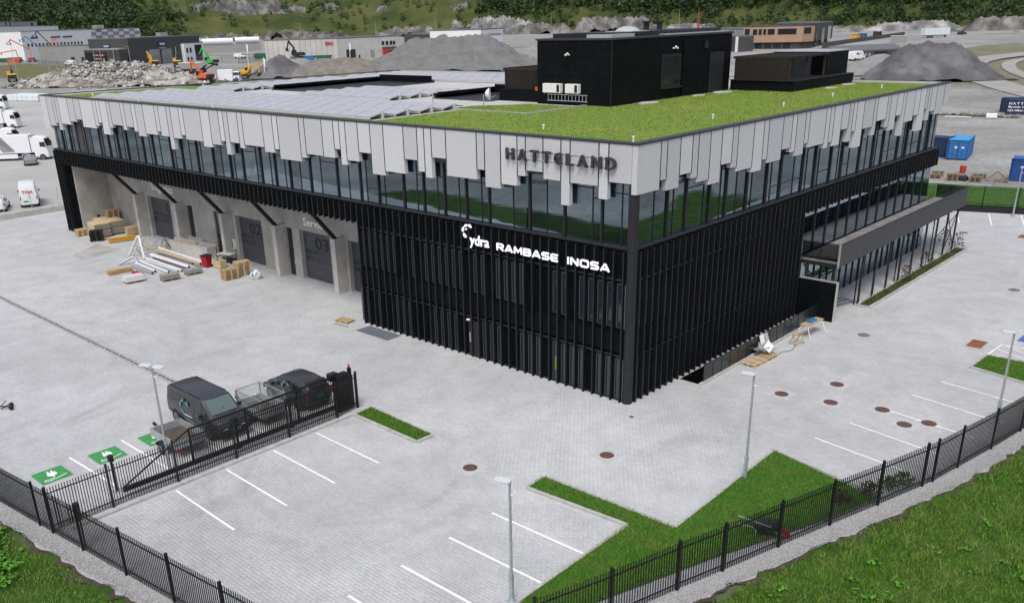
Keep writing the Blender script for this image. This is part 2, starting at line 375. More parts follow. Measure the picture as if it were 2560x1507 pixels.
_fontcache = {}
def glyph(txt, depth, bold=0.0):
    cu = bpy.data.curves.new('tmp', 'FONT'); cu.body = txt; cu.size = 1; cu.extrude = depth/2; cu.offset = bold; cu.resolution_u = 3
    o = bpy.data.objects.new('tmp', cu); COL.objects.link(o)
    dg = bpy.context.evaluated_depsgraph_get(); me = bpy.data.meshes.new_from_object(o.evaluated_get(dg))
    bpy.data.objects.remove(o); bpy.data.curves.remove(cu)
    return me
def text(name, txt, m, parent, origin, ux, uy, w, h, depth=.02, bold=0.0):
    """text as mesh, fitted to w x h; origin = lower-left corner, ux/uy = directions of writing and of height"""
    me = glyph(txt, 1.0, bold); ux, uy = Vector(ux), Vector(uy); uz = ux.cross(uy)
    xs = [v.co.x for v in me.vertices]; ys = [v.co.y for v in me.vertices]
    x0, x1, y0, y1 = min(xs), max(xs), min(ys), max(ys)
    for v in me.vertices:
        c = v.co.copy(); v.co = Vector(origin)+ux*((c.x-x0)/(x1-x0)*w)+uy*((c.y-y0)/(y1-y0)*h)+uz*(c.z*depth)
    me.materials.clear(); me.materials.append(M[m]); me.update()
    return link(name, me, parent)
def round_e(name, m, parent, o, ux, uy, w, h, depth):
    uz = ux.cross(uy); mb = MB(); n = 12; R1 = h/2; th = h*.24; P = []
    for k in range(n+1): a = rad(48+264*k/n); P.append((w/1.67*math.cos(a), R1*math.sin(a), (w/1.67-th)*math.cos(a), (R1-th)*math.sin(a)))
    cx = w*.6
    def pt(u, v, d): return o+ux*(cx+u)+uy*(h/2+v)+uz*d
    def slab(q): mb.add([pt(u, v, -depth/2) for u, v in q]+[pt(u, v, depth/2) for u, v in q], [(0, 1, 2, 3), (7, 6, 5, 4)]+[(i, (i+1) % 4, 4+(i+1) % 4, 4+i) for i in range(4)])
    for a, b in zip(P, P[1:]): slab([(a[0], a[1]), (b[0], b[1]), (b[2], b[3]), (a[2], a[3])])
    slab([(-w*.45, -th*.45), (w*.26, -th*.45), (w*.26, th*.45), (-w*.45, th*.45)])
    part(name, mb, m, parent)
STROKES = {'R': [[(0, 0), (0, 1), (.8, 1), (1, .86), (1, .6), (.8, .45), (.02, .45)], [(.5, .45), (1, 0)]], 'A': [[(0, 0), (.44, 1), (.56, 1), (1, 0)], [(.3, .24), (.78, .24)]], 'M': [[(0, 0), (.04, 1), (.5, .25), (.96, 1), (1, 0)]],
 'B': [[(0, 0), (0, 1), (.82, 1), (.97, .87), (.95, .63), (.8, .52), (0, .52)], [(.8, .52), (1, .38), (1, .14), (.85, 0), (0, 0)]], 'S': [[(.98, 1), (.15, 1), (0, .87), (0, .65), (.15, .52), (.85, .5), (1, .37), (1, .14), (.85, 0), (.02, 0)]], 'E': [[(1, 1), (.15, 1), (0, .87), (0, .13), (.15, 0), (1, 0)], [(0, .5), (.92, .5)]],
 'I': [[(.5, 0), (.5, 1)]], 'N': [[(0, 0), (0, 1), (1, 0), (1, 1)]], 'O': [[(.16, 0), (0, .16), (0, .84), (.16, 1), (.84, 1), (1, .84), (1, .16), (.84, 0), (.16, 0)]]}
def stroke_letters(chars, m, parent, w, h, th, depth, widths, gap):
    gaps = gap; unit = (w-gaps*(len(chars)-1))/sum(widths); x = 0
    for c, q in zip(chars, widths):
        mb = MB(); W_ = q*unit-th
        for st in STROKES[c]:
            pts = [Vector((x+th/2+u*W_, 0, th/2+v*(h-th))) for u, v in st]
            for a, b in zip(pts, pts[1:]):
                d = (b-a).normalized(); n_ = Vector((-d.z, 0, d.x))*th/2; e = d*th*.32; P = [a-e-n_, b+e-n_, b+e+n_, a-e+n_]; mb.prism([(p.x, p.z) for p in P], -depth, 0, 'y')
        part('letter', mb, m, parent); x += q*unit+gaps
def letters(chars, m, parent, origin, ux, uy, w, h, depth, bold=0.0, name='letter', gap=.25, widths=None):
    """separate letters spread evenly over w"""
    ws = widths or [1]*len(chars); gaps = gap*sum(ws)/len(ws); unit = w/(sum(ws)+gaps*(len(ws)-1)); x = 0
    for c, q in zip(chars, ws):
        if c == 'E' and chars[0] == 'H': round_e(name, m, parent, Vector(origin)+Vector(ux)*x, Vector(ux), Vector(uy), q*unit, h, depth)
        elif c != ' ': text(name, c, m, parent, Vector(origin)+Vector(ux)*x, ux, uy, q*unit, h, depth, bold)
        x += (q+gaps)*unit

# ------------------------------------------------------------------ terrain
AX, AY = -.696, .718
def smooth01(t): t = np.clip(t, 0, 1); return t*t*(3-2*t)
def T(x, y):
    s = (x-24)*AX+(y+35.7)*AY
    return 7*smooth01((s-170)/190)
FOOT = ([-1.2, -.64, -.26, -.12, .02, .22, .40, .60, .85], [700, 820, 950, 980, 930, 760, 600, 470, 440])
def lat(x, y):
    s = (x-24)*AX+(y+35.7)*AY; l = (x-24)*AY+(y+35.7)*-AX
    return l/np.maximum(s, 1), s
def hill(x, y):
    l, s = lat(x, y); ft = np.interp(l, *FOOT)
    d = s-ft
    base = np.maximum(d, 0)
    h = 0.23*base*smooth01(base/90)
    return np.where(s > 100, h, 0)
def fbm(x, y, sc, o=4):
    z = 0; a = 1
    for i in range(o):
        z += a*mnoise.noise((x/sc, y/sc, 3.7*i)); sc /= 2; a *= .5
    return z
def Hh(x, y):
    h = float(T(np.float64(x), np.float64(y))); q = float(hill(np.float64(x), np.float64(y)))
    if q > 0: q = q*(1+.35*fbm(x, y, 160, 3))+min(q, 8)*.35*fbm(x, y, 30, 3)
    return h+max(q, 0)

def pip(x, y, poly):
    c = False; n = len(poly)
    for i in range(n):
        x1, y1 = poly[i]; x2, y2 = poly[(i+1) % n]
        if (y1 > y) != (y2 > y) and x < (x2-x1)*(y-y1)/(y2-y1)+x1: c = not c
    return c
F1 = [(-90, -35.0), (-60, -31.4), (-32, -28.1), (-11.6, -25.68), (-10.58, -25.56), (-8.35, -25.29), (-5.39, -24.94), (-2.43, -24.58), (.5, -24.23), (3.5, -23.87), (6.5, -23.5), (8.3, -22.0)]
F2 = [(8.3, -22.0), (8.85, -18.0), (9.75, -15.1), (10.55, -12.18), (11.17, -10.1), (11.96, -7.3), (12.77, -4.53), (13.58, -1.76), (14.38, 1.03), (14.58, 1.72), (14.96, 3.75), (15.52, 6.63), (16.0, 9.5), (16.4, 12.5), (16.8, 15.5), (17.1, 18.5), (17.4, 24), (18, 40), (20, 66)]
YARD = F1+F2[1:]+[(3.4, 62.65), (-2.0, 60.8), (-40, 48), (-81, 42), (-90, 42)]
BASE_LO = [(-60, -16), (6, -16), (8, 40), (-60, 40)]

def build_terrain():
    # polar grid fanned out from behind the camera: fine near, coarse far
    rows = [-130, -100, -75, -55, -40, -34, -28, -22, -18, -14, -10, -6, -3]+list(np.arange(0, 70, 2.5))+list(np.arange(70, 100, 5.0))+list(np.arange(100, 480, 7.0))+list(np.arange(480, 1500, 14.0))+[1560, 1700, 1900, 2200]
    nl = 190; lats = np.linspace(-1, 1, nl)
    V = []; cols = []
    for s in rows:
        half = 120+max(s, 0)*.95
        for a in lats:
            l = a*half; x = 24+s*AX+l*AY; y = -35.7+s*AY+l*-AX
            z = Hh(x, y)-.03
            if pip(x, y, YARD) or pip(x, y, [(-70, 0), (0, 0), (0, 44), (-66, 44)]): z = -.25
            dmin = 99
            if pip(x, y, BASE_LO): z = -4.0
            elif s < 70 and not pip(x, y, YARD):
                # grassy bank falling away outside the south-east fences
                dmin = 1e9
                P = F1+F2
                for i in range(len(P)-1):
                    ax, ay = P[i]; bx, by = P[i+1]; dx, dy = bx-ax, by-ay; t = max(0, min(1, ((x-ax)*dx+(y-ay)*dy)/(dx*dx+dy*dy+1e-9))); q = math.hypot(x-ax-t*dx, y-ay-t*dy); dmin = min(dmin, q)
                if y < 50 and x > -80: z = -.035-.10*min(max(dmin-1.2, 0), 14)
            g = 0; b = 0
            if hill(np.float64(x), np.float64(y)) > .4: g = 1
            if s < 75 and not pip(x, y, YARD) and y < 55 and x > -60 and (dmin < 8.5 or dmin > 44): g = 1
            # rough verge along the far road and by the machine yard
            if -400 < x < -283 and 76 < y < 118: b = 1
            if -75 < x < -22 and 196 < y < 330 and (x+40)*.2+y > 205 and not False: b = .75
            V.append((x, y, z)); cols.append((g, b, 1 if (g == 1 and s < 75) else 0, 1))
    Fc = []
    for i in range(len(rows)-1):
        for j in range(nl-1):
            a = i*nl+j; Fc.append((a, a+1, a+nl+1, a+nl))
    me = np_mesh('ground', V, np.array(Fc), 'terrain')
    ca = me.color_attributes.new('cover', 'FLOAT_COLOR', 'POINT'); ca.data.foreach_set('color', np.array(cols, np.float32).ravel())
    for p in me.polygons: p.use_smooth = True
    fixn(me)
    o = link('ground', me); o['kind'] = 'structure'
build_terrain()

def sheet(name, outer, holes, z, m, th=0):
    polys = [[Vector((x, y, 0)) for x, y in outer]]+[[Vector((x, y, 0)) for x, y in h] for h in holes]
    tris = tessellate_polygon(polys); pts = [p for q in polys for p in q]
    mb = MB().add([(p.x, p.y, z) for p in pts], [tuple(t) for t in tris])
    me = mb.mesh(name, m)
    for p in me.polygons: pass
    o = link(name, me)
    fixn(me)
    if me.polygons[0].normal.z < 0: me.flip_normals()
    return o
RAMP = [(0.02, 4.95), (1.34, 4.95), (1.34, 19.6), (0.02, 19.6)]
paving = sheet('paving', YARD, [RAMP], 0.0, 'paving'); paving['kind'] = 'structure'

# painted markings, drains, manholes belong to the paving
ZP = .018
def strip(name, x0, y0, x1, y1, w, m, z=ZP):
    d = Vector((x1-x0, y1-y0, 0)).normalized(); q = Vector((-d.y, d.x, 0))*w/2
    a = Vector((x0, y0, z)); b = Vector((x1, y1, z))
    return part(name, MB().quad(a-q, b-q, b+q, a+q), m, paving)
for y in (-20.47, -17.91, -15.33, -12.78): strip('parking_line', -10.0, y+.05, -5.1, y-.02, .11, 'line_paint')
for k, y in enumerate((-12.62, -15.12, -17.67, -20.19)): strip('parking_line', 1.95, y, 6.68-.0*k, y+.08, .11, 'line_paint')
for a in ((-17.0, -22.2, -12.3, -22.0), (-16.9, -19.64, -11.9, -19.6), (-16.9, -17.05, -11.9, -17.0), (-16.8, -14.5, -11.9, -14.45), (-16.8, -11.95, -11.9, -11.9)): strip('parking_line', *a, .11, 'line_paint')
for a in ((11.11, 13.59, 14.92, 13.01), (10.59, 10.76, 15.17, 9.99), (10.51, 7.96, 14.6, 7.36), (9.51, 5.30, 13.9, 4.56), (8.95, 2.60, 13.2, 1.95)): strip('parking_line', *a, .11, 'line_paint')
for a in ((-1.83, 58.6, -.61, 55.0), (.23, 61.1, 2.0, 55.7), (2.86, 62.0, 4.6, 56.4), (5.4, 62.6, 7.0, 57.2)): strip('parking_line', *a, .12, 'line_paint')
for a in ((11.75, 19.3, 11.91, 21.86), (11.91, 21.86, 17, 21.95), (11.85, 20.9, 14.5, 19.5), (12.1, 21.8, 15.8, 19.5), (13.6, 21.85, 17, 19.6), (12.45, 25.8, 17, 26.3), (12.2, 28.6, 17, 29.1)): strip('parking_line', *a, .1, 'line_paint')
sheet_b = part('disabled_bay_marking', MB().quad((12.39, 23.15, ZP-.004), (14.2, 23.3, ZP-.004), (14.2, 24.8, ZP-.004), (12.42, 24.61, ZP-.004)), 'blue_paint', paving)
text('wheelchair_marking', 'S', 'line_paint', paving, (12.95, 23.35, ZP+.002), (1, .05, 0), (-.0, 1, 0), .9, 1.1, .002, .04)
def ev(x, y):
    part('charging_bay_marking', MB().quad((x-.72, y-.7, ZP-.004), (x+.72, y-.7, ZP-.004), (x+.72, y+.7, ZP-.004), (x-.72, y+.7, ZP-.004)), 'green_paint', paving)
    z = ZP+.001
    mb = MB()  # plug: body, two pins, cable; pins towards -x
    mb.add([(x-.30+.02*k, y+v, z) for k, v in ((0, -.14), (0, .22))]+[(x-.02, y+.26, z), (x+.1, y+.14, z), (x+.12, y+.04, z), (x+.1, y-.08, z), (x-.02, y-.2, z)], [tuple(range(7))[::-1]])
    mb.quad((x-.50, y-.08, z), (x-.29, y-.08, z), (x-.29, y-.01, z), (x-.50, y-.01, z)); mb.quad((x-.50, y+.09, z), (x-.29, y+.09, z), (x-.29, y+.16, z), (x-.50, y+.16, z))
    pts = [(.12, .02), (.26, .02), (.36, -.08), (.40, -.25), (.34, -.42), (.46, -.5), (.54, -.4), (.50, -.1), (.44, .2), (.36, .42), (.30, .55)]
    for a, b in zip(pts, pts[1:]):
        d = Vector((b[0]-a[0], b[1]-a[1], 0)).normalized(); q = Vector((-d.y, d.x, 0))*.028; A = Vector((x+a[0], y+a[1], z)); B = Vector((x+b[0], y+b[1], z)); mb.quad(A-q-d*.01, B-q+d*.01, B+q+d*.01, A+q-d*.01)
    part('plug_symbol', mb, 'line_paint', paving)
for y in (-23.5, -20.85, -18.3): ev(-15.8, y)
mat('drain_grey', (.32, .32, .33), .8, var=.2, vscale=3)
for k in range(30):
    x0 = -50+k*1.0
    part('drain_grate', MB().box(x0, x0+.97, -14.22, -13.76, .001, .012), 'drain_grey', paving)
    part('drain_slot', MB().box(x0+.08, x0+.5, -14.03, -13.94, .002, .0135), 'number_black', paving); part('drain_slot', MB().box(x0+.56, x0+.9, -14.03, -13.94, .002, .0135), 'number_black', paving)
MHL = ['rust brown manhole cover out in the lane opposite the ramp pallets', 'rust brown manhole cover closest to the finned east facade', 'rust brown manhole cover in the lane just short of the parking lines', 'rust brown manhole cover at the open end of a parking line', 'rust brown manhole cover inside a bay below the crossed parking line', 'rust brown manhole cover set on the middle of a parking line', 'rust brown manhole cover between the gate lawn strip and the near lamp post', 'rust brown manhole cover between the kinked lawn bed and the building corner', 'small round valve cover near the black corner of the building', 'dark grey manhole cover in front of the ramp end wall', 'dark grey manhole cover beyond the end of the terrace', 'dark grey manhole cover in the open paving beside the terrace planter']
for i, (x, y, r, m) in enumerate([(7.0, 9.67, .36, 'rust'), (5.32, 6.55, .36, 'rust'), (7.76, 7.11, .36, 'rust'), (10.11, 7.88, .36, 'rust'), (11.59, 6.79, .36, 'rust'), (12.44, 7.7, .36, 'rust'), (-1.53, -10.35, .34, 'rust'), (2.47, -5.3, .34, 'rust'), (.9, -1.02, .12, 'rust'), (4.95, 18.5, .36, 'gravel_dark'), (.94, 51.1, .4, 'gravel_dark'), (9.3, 34.6, .38, 'gravel_dark')]):
    t = thing('manhole_cover', MHL[i], 'manhole cover', (x, y, .004), random.random(), 'manhole covers in the paving')
    s = r*1.75 if r > .2 else .27
    if m == 'rust' or r < .2: part('surround', MB().box(-s, s, -s, s, -.01, .0100+.0006*(i % 5)), 'manhole_ring', t, rz=-t.rotation_euler.z)
    part('ring', MB().cyl((0, 0, 0), (0, 0, .0168), r, 28), m, t); mb = MB().cyl((0, 0, 0), (0, 0, .020), r*.84, 24); part('lid', mb, m, t)
    mb = MB()
    for k in range(5): mb.box(-r*.55, r*.55, -r*.5+k*r*.25-.012, -r*.5+k*r*.25+.012, .0195, .025)
    part('grip_bars', mb, m, t)
for x, y in ((10.74, 21.08), (5.5, 52.6)):
    t = thing('access_hatch', 'rusty brown square steel plate lying in the paving' if y < 30 else 'rusty steel plate in the far parking area', 'hatch', (x, y, .002)); part('plate', MB().box(-.42, .42, -.74, .74, 0, .014), 'rust_plate', t); part('rim', MB().box(-.47, .47, -.79, .79, -.005, .009), 'kerb', t)
part("patch", MB().quad((-58.1, -4.6, .006), (-55.9, -4.3, .006), (-56.8, -.4, .006), (-61.2, -.9, .006)), "concrete", paving)
t = tag(part('floor_grate', MB().box(-21.0, -17.8, -1.33, -.12, .002, .02), 'steel_dark'), 'grey steel entrance grate in the paving against the black facade', 'grate')
t.data.materials[0] = mat('grate_grey', (.13, .15, .17), .5)

# ------------------------------------------------------------------ real pavers in the near yard
def pavers():
    region = [(-9.95, -24.0), (6.6, -22.4), (7.9, -19), (6.75, -16.5), (6.7, -10.35), (1.55, -10.35), (1.4, -8.6), (8.0, -8.6), (7.9, 0), (5, 4.6), (-4, -1.2), (-5, -8.9), (-5.15, -10.45), (-9.95, -10.45)]
    cells = []
    for r in range(int(-25/PY), int(5/PY)):
        y = (r+.5)*PY; off = .5*((r) % 2)
        for c in range(int(-11/PX), int(9/PX)):
            x = (c+.5-off)*PX
            if pip(x, y, region): cells.append((x, y))
    cells = np.array(cells); d = np.hypot(cells[:, 0]-24, cells[:, 1]+35.7); idx = np.argsort(d)
    # 300 nearest that are in the picture
    inpic = [i for i in idx if cells[i, 1] > -21.5 and cells[i, 0] < 5.5][:300]
    hx, hy = PX/2-.0035, PY/2-.0035; c = .004
    base = np.array([(-hx, -hy, -.01), (hx, -hy, -.01), (hx, hy, -.01), (-hx, hy, -.01), (-hx, -hy, .008), (hx, -hy, .008), (hx, hy, .008), (-hx, hy, .008), (-hx+c, -hy+c, .012), (hx-c, -hy+c, .012), (hx-c, hy-c, .012), (-hx+c, hy-c, .012)])
    fq = np.array([(0, 1, 5, 4), (1, 2, 6, 5), (2, 3, 7, 6), (3, 0, 4, 7), (4, 5, 9, 8), (5, 6, 10, 9), (6, 7, 11, 10), (7, 4, 8, 11), (8, 9, 10, 11)])
    me = np_mesh('paver', base, fq, 'paver')
    for i in inpic: link('paver', me, paving, (cells[i, 0], cells[i, 1], rng.uniform(-.002, .002)))
    s = set(inpic); rest = np.array([cells[i] for i in range(len(cells)) if i not in s])
    off = np.zeros((len(rest), 1, 3)); off[:, 0, :2] = rest; off[:, 0, 2] = rng.uniform(-.002, .002, len(rest))
    V = (base[None]+off).reshape(-1, 3); F = (fq[None]+(np.arange(len(rest))*12)[:, None, None]).reshape(-1, 4)
    o = link('pavers', np_mesh('pavers', V, F, 'paver'), paving); o['kind'] = 'stuff'
pavers()

# ------------------------------------------------------------------ grass
def blades(name, pts, h, w, m, zf=None, lean=.5, hv=.5, parent=None):
    """two-triangle leaning blades at pts (n,3)"""
    n = len(pts); a = rng.uniform(0, 2*np.pi, n); hh = h*(1+hv*rng.normal(0, .5, n)).clip(.3, 2.2); ww = w*rng.uniform(.6, 1.3, n)
    dx, dy = np.cos(a)*ww, np.sin(a)*ww; b = rng.uniform(0, 2*np.pi, n); ln = hh*lean*rng.uniform(.2, 1.4, n)
    V = np.zeros((n, 3, 3)); V[:, 0] = pts; V[:, 1] = pts; V[:, 2] = pts
    V[:, 0, 0] -= dx; V[:, 0, 1] -= dy; V[:, 1, 0] += dx; V[:, 1, 1] += dy
    V[:, 2, 0] += np.cos(b)*ln; V[:, 2, 1] += np.sin(b)*ln; V[:, 2, 2] += hh
    V[:, :2, 2] -= .02
    o = link(name, np_mesh(name, V.reshape(-1, 3), np.arange(3*n).reshape(-1, 3), m), parent); o['kind'] = 'stuff'; return o
def scatter(poly, n, z=0.0):
    xs = [p[0] for p in poly]; ys = [p[1] for p in poly]; out = []
    A = np.column_stack([rng.uniform(min(xs), max(xs), n*3), rng.uniform(min(ys), max(ys), n*3)])
    for x, y in A:
        if pip(x, y, poly):
            out.append((x, y, z))
            if len(out) >= n: break
    return np.array(out)
def bank_z(x, y):
    P = F1+F2; dm = 1e9
    for i in range(2, len(P)-1):
        ax, ay = P[i]; bx, by = P[i+1]; dx, dy = bx-ax, by-ay; t = max(0, min(1, ((x-ax)*dx+(y-ay)*dy)/(dx*dx+dy*dy+1e-9))); dm = min(dm, math.hypot(x-ax-t*dx, y-ay-t*dy))
    return -.035-.10*min(max(dm-1.2, 0), 14), dm
def meadow():
    BR = [(11.0, -17), (24, -26), (30, -10), (26, 8), (22, 17), (17.4, 15), (16.4, 7), (14.4, -2), (12.4, -9)]
    BL = [(-24, -42), (-2, -36), (-1.2, -25.6), (-8, -26.3), (-14, -27.1), (-26, -28.6)]
    out = []
    for poly, n in ((BR, 230000), (BL, 80000)):
        for x, y, _ in scatter(poly, n):
            z, dm = bank_z(x, y)
            w = fbm(x, y, 1.1, 2)
            if dm < .85+.30*w: continue
            if dm < 1.25 and random.random() < .55: continue      # bare soil along the gravel edge
            if fbm(x+40, y, 2.6, 2) > .5 and random.random() < .6: continue
            out.append((x, y, z))
    o = blades('meadow_grass', np.array(out), .12, .014, 'blade', lean=1.0); tag(o, 'rough green meadow grass on the bank outside the black fence', 'grass')
    # taller tussocks
    t = []
    for x, y, _ in scatter(BR, 520):
        z, dm = bank_z(x, y)
        if dm < 1.8: continue
        for k in range(26): t.append((x+rng.normal(0, .12), y+rng.normal(0, .12), z))
    o = blades('grass_tussocks', np.array(t), .24, .022, 'blade', lean=.8); tag(o, 'tall grass tussocks standing up from the meadow bank', 'grass')
    # broad leaved weeds
    V = []; F = []
    def leaf(c, r, a, tilt):
        ca, sa = math.cos(a), math.sin(a); o = len(V)
        for k in range(7):
            q = 2*math.pi*k/7; u, v = r*math.cos(q)*1.15, r*math.sin(q)
            V.append((c[0]+u*ca-v*sa, c[1]+u*sa+v*ca, c[2]+u*tilt+random.uniform(-.01, .01)))
        F.extend([(o, o+k, o+k+1) for k in range(1, 6)])
    spots = []
    for x, y, _ in scatter([(-17, -31), (-7.5, -30), (-8.8, -26.9), (-12.5, -27.2), (-17, -28.2)], 46): spots.append((x, y, .6, 60))
    for x, y, _ in scatter(BR, 200): spots.append((x, y, .25, 12))
    for x, y, R, n in spots:
        z, dm = bank_z(x, y)
        if dm < 1.5: continue
        for k in range(n):
            dx, dy = rng.normal(0, R*.55, 2); leaf((x+dx, y+dy, z+.12+random.random()*.42*R), random.uniform(.035, .095)*(1 if R > .4 else .7), random.uniform(0, 6.3), random.uniform(-.8, .8))
    V2 = np.array(V); F2_ = np.array(F)
    o = link('broad_leaved_weeds', np_mesh('broad_leaved_weeds', V2, F2_, 'weed')); o['kind'] = 'stuff'; tag(o, 'bright green broad leaved weeds growing in clumps on the bank', 'weeds')
meadow()
def ribbon(name, pts, off0, off1, z, m, wob=0.0, step=.35):
    """strip that follows the polyline, off0..off1 to its right-hand (outer) side"""
    P = [Vector((x, y, 0)) for x, y in pts]; V = []; F = []; acc = []
    for a, b in zip(P, P[1:]):
        n = max(1, int((b-a).length/step))
        for k in range(n): acc.append((a.lerp(b, k/n), (b-a).normalized()))
    acc.append((P[-1], (P[-1]-P[-2]).normalized()))
    for i, (p, d) in enumerate(acc):
        q = Vector((d.y, -d.x, 0)); w = wob*fbm(p.x*3, p.y*3, 2.0, 3); w2 = wob*.4*fbm(p.x*3+50, p.y*3, 1.0, 3)
        V.append(tuple(p+q*(off0))+()); V.append(tuple(p+q*((off0+off1)/2))); V.append(tuple(p+q*(off1+w+w2)))
    V = [(v[0], v[1], z-(.0 if i % 3 < 2 else .014)) for i, v in enumerate(V)]
    for i in range(len(acc)-1):
        for j in range(2): F.append((3*i+j, 3*i+j+1, 3*i+4+j, 3*i+3+j))
    o = struct(name, MB().add(V, F), m); return o
ribbon('soil_edge', F1[2:]+F2[1:], .5, .98, -.0215, 'soil', .7)
ribbon('gravel_strip', F1[2:]+F2[1:], -.35, .82, .006, 'gravel_strip', .25)
ribbon('inner_gravel_strip', F2[0:7], -1.0, -.3, .010, 'gravel_strip', .0)
# loose pebbles give the gravel strip its grain
def pebbles(name, cen, r0, r1, m, label, cat, flat=.7):
    n = len(cen); O = np.array([(1, 0, 0), (-1, 0, 0), (0, 1, 0), (0, -1, 0), (0, 0, 1), (0, 0, -1)], float); Fo = np.array([(0, 2, 4), (2, 1, 4), (1, 3, 4), (3, 0, 4), (2, 0, 5), (1, 2, 5), (3, 1, 5), (0, 3, 5)])
    V = np.zeros((n, 6, 3)); r = rng.uniform(r0, r1, n)
    V[:] = O[None]*(r[:, None, None]*rng.uniform(.6, 1.35, (n, 6, 1))); V[:, :, 2] *= flat
    a = rng.uniform(0, 6.28, n); ca, sa = np.cos(a), np.sin(a); X = V[:, :, 0]*ca[:, None]-V[:, :, 1]*sa[:, None]; Y = V[:, :, 0]*sa[:, None]+V[:, :, 1]*ca[:, None]; V[:, :, 0] = X; V[:, :, 1] = Y
    V += cen[:, None, :]; F = (Fo[None]+(np.arange(n)*6)[:, None, None]).reshape(-1, 3)
    o = link(name, np_mesh(name, V.reshape(-1, 3), F, m)); o['kind'] = 'stuff'; tag(o, label, cat); return o
leafmat('pebble', (.24, .24, .245), (.46, .46, .47), None, rough=.9)
def strip_pts(pts, n, o0, o1, z):
    P = [Vector((x, y, 0)) for x, y in pts]; out = []
    Ls = [(b-a).length for a, b in zip(P, P[1:])]; tot = sum(Ls)
    for (a, b), L in zip(zip(P, P[1:]), Ls):
        d = (b-a).normalized(); q = Vector((d.y, -d.x, 0))
        for k in range(int(n*L/tot)): p = a.lerp(b, random.random())+q*random.uniform(o0, o1); out.append((p.x, p.y, z))
    return np.array(out)
pebbles('gravel', strip_pts([(-26, -27.4)]+F1[3:]+F2[1:15], 46000, -.3, .80, .012), .012, .028, 'pebble', 'loose pale grey gravel in the strip along the black fences', 'gravel')

# ------------------------------------------------------------------ main building
B = thing('office_building', 'large black finned warehouse and office block with pale panel crown and green roof', 'building')
ZT = 13.45; SILL = 8.30; XW = -70.1; YN = 44.0; YG = .32; FD = .32
def bp(name, mb, m, parent=None, **k): return part(name, mb, m, parent or B, **k)
def bx(name, x0, x1, y0, y1, z0, z1, m, parent=None, **k): return bp(name, MB().box(x0, x1, y0, y1, z0, z1), m, parent, **k)
LEFT = [(-70.18, 3.06), (-68.79, 2.74), (-67.38, 2.43), (-66.73, 3.07), (-66.04, 2.45), (-63.94, 2.12), (-62.55, 1.87), (-61.21, 2.49), (-58.49, 2.23), (-57.79, 1.92), (-57.11, 2.88), (-55.74, 2.25), (-55.06, 1.96), (-53.06, 2.29), (-52.42, 1.99), (-51.06, 2.29), (-50.38, 2.63), (-49.03, 2.37), (-47.01, 2.07), (-46.38, 2.38), (-45.05, 3.35), (-44.4, 2.42), (-43.08, 2.11), (-42.43, 2.41), (-39.82, 2.77), (-38.51, 2.52), (-37.21, 2.2), (-36.58, 3.13), (-35.94, 2.21), (-34.64, 2.53), (-34.02, 2.26), (-31.47, 2.56), (-30.21, 2.29), (-29.6, 2.91), (-27.08, 2.63), (-26.46, 2.35), (-24.57, 2.38), (-23.33, 1.79), (-22.72, 2.73), (-22.1, 2.41), (-20.86, 1.82), (-19.65, 3.06), (-18.41, 2.79), (-16.58, 1.9), (-15.38, 2.52), (-14.78, 2.82), (-14.17, 1.62), (-12.97, 2.56), (-10.55, 1.99), (-9.95, 2.89), (-8.76, 2.62), (-7.57, 2.06), (-6.99, 1.74), (-5.79, 2.07), (-4.61, 3.28), (-4.02, 2.1), (-2.24, 2.71), (-1.65, 1.83)]
RIGHT = [(0.0, 2.2), (1.98, 1.89), (2.55, 2.48), (3.75, 1.88), (4.9, 2.21), (5.49, 2.49), (6.67, 2.78), (7.85, 1.89), (9.01, 2.2), (9.61, 2.47), (11.38, 2.76), (12.54, 2.2), (13.14, 2.46), (14.91, 1.91), (16.09, 2.19), (16.68, 2.49), (17.87, 1.89), (18.44, 2.18), (20.78, 2.49), (21.39, 2.21), (21.99, 2.5), (23.18, 1.59), (24.34, 2.49), (24.97, 1.89), (25.55, 3.02), (26.75, 1.9), (28.5, 2.5), (29.11, 1.6), (30.88, 2.2), (31.47, 2.48), (32.67, 1.57), (33.84, 3.09), (34.45, 2.19), (36.26, 1.87), (37.36, 3.11), (38.58, 1.59), (39.17, 2.48), (39.78, 1.87), (40.96, 2.18), (42.72, 1.58)]
FM = ['fascia', 'fascia_b', 'fascia_c']
ends = [a for a, _ in LEFT[1:]]+[-.30]
G = .034
for (x0, dz), x1 in zip(LEFT, ends):
    bx('fascia_panel', x0+G, x1-G if x1 < -.5 else x1, -.02, .26, ZT-.1-dz, ZT-.1, random.choice(FM), bev=.006)
ends = [a for a, _ in RIGHT[1:]]+[YN]
for k, ((y0, dz), y1) in enumerate(zip(RIGHT, ends)):
    bx('fascia_panel', -.28, .02, (y0+G) if k else -.02, y1-G, ZT-.1-dz-(.12 if k == 0 else 0), ZT-.1, random.choice(FM), bev=.006)
jm = MB()
for (_, d0), (x0, d1) in zip(LEFT, LEFT[1:]): jm.box(x0-G+.003, x0+G-.003, -.024, .2, ZT-.1-min(d0, d1), ZT-.103)
for (_, d0), (y0, d1) in zip(RIGHT, RIGHT[1:]): jm.box(-.2, .024, y0-G+.003, y0+G-.003, ZT-.1-min(d0, d1), ZT-.103)
bp('panel_joints', jm, 'fin_black')['kind'] = 'stuff'
# backing behind the panels, so joints read dark
bx('fascia_backing', XW+.1, -.3, .2, .40, 11.75, ZT-.12, 'coping'); bx('fascia_backing', -.40, -.22, .3, YN-.1, 11.75, ZT-.12, 'coping')
bx('window_header', XW+.1, -.3, .28, .455, 11.42, 11.85, 'header_grey'); bx('window_header', -.455, -.30, .3, YN-.2, 11.6, 11.85, 'header_grey')
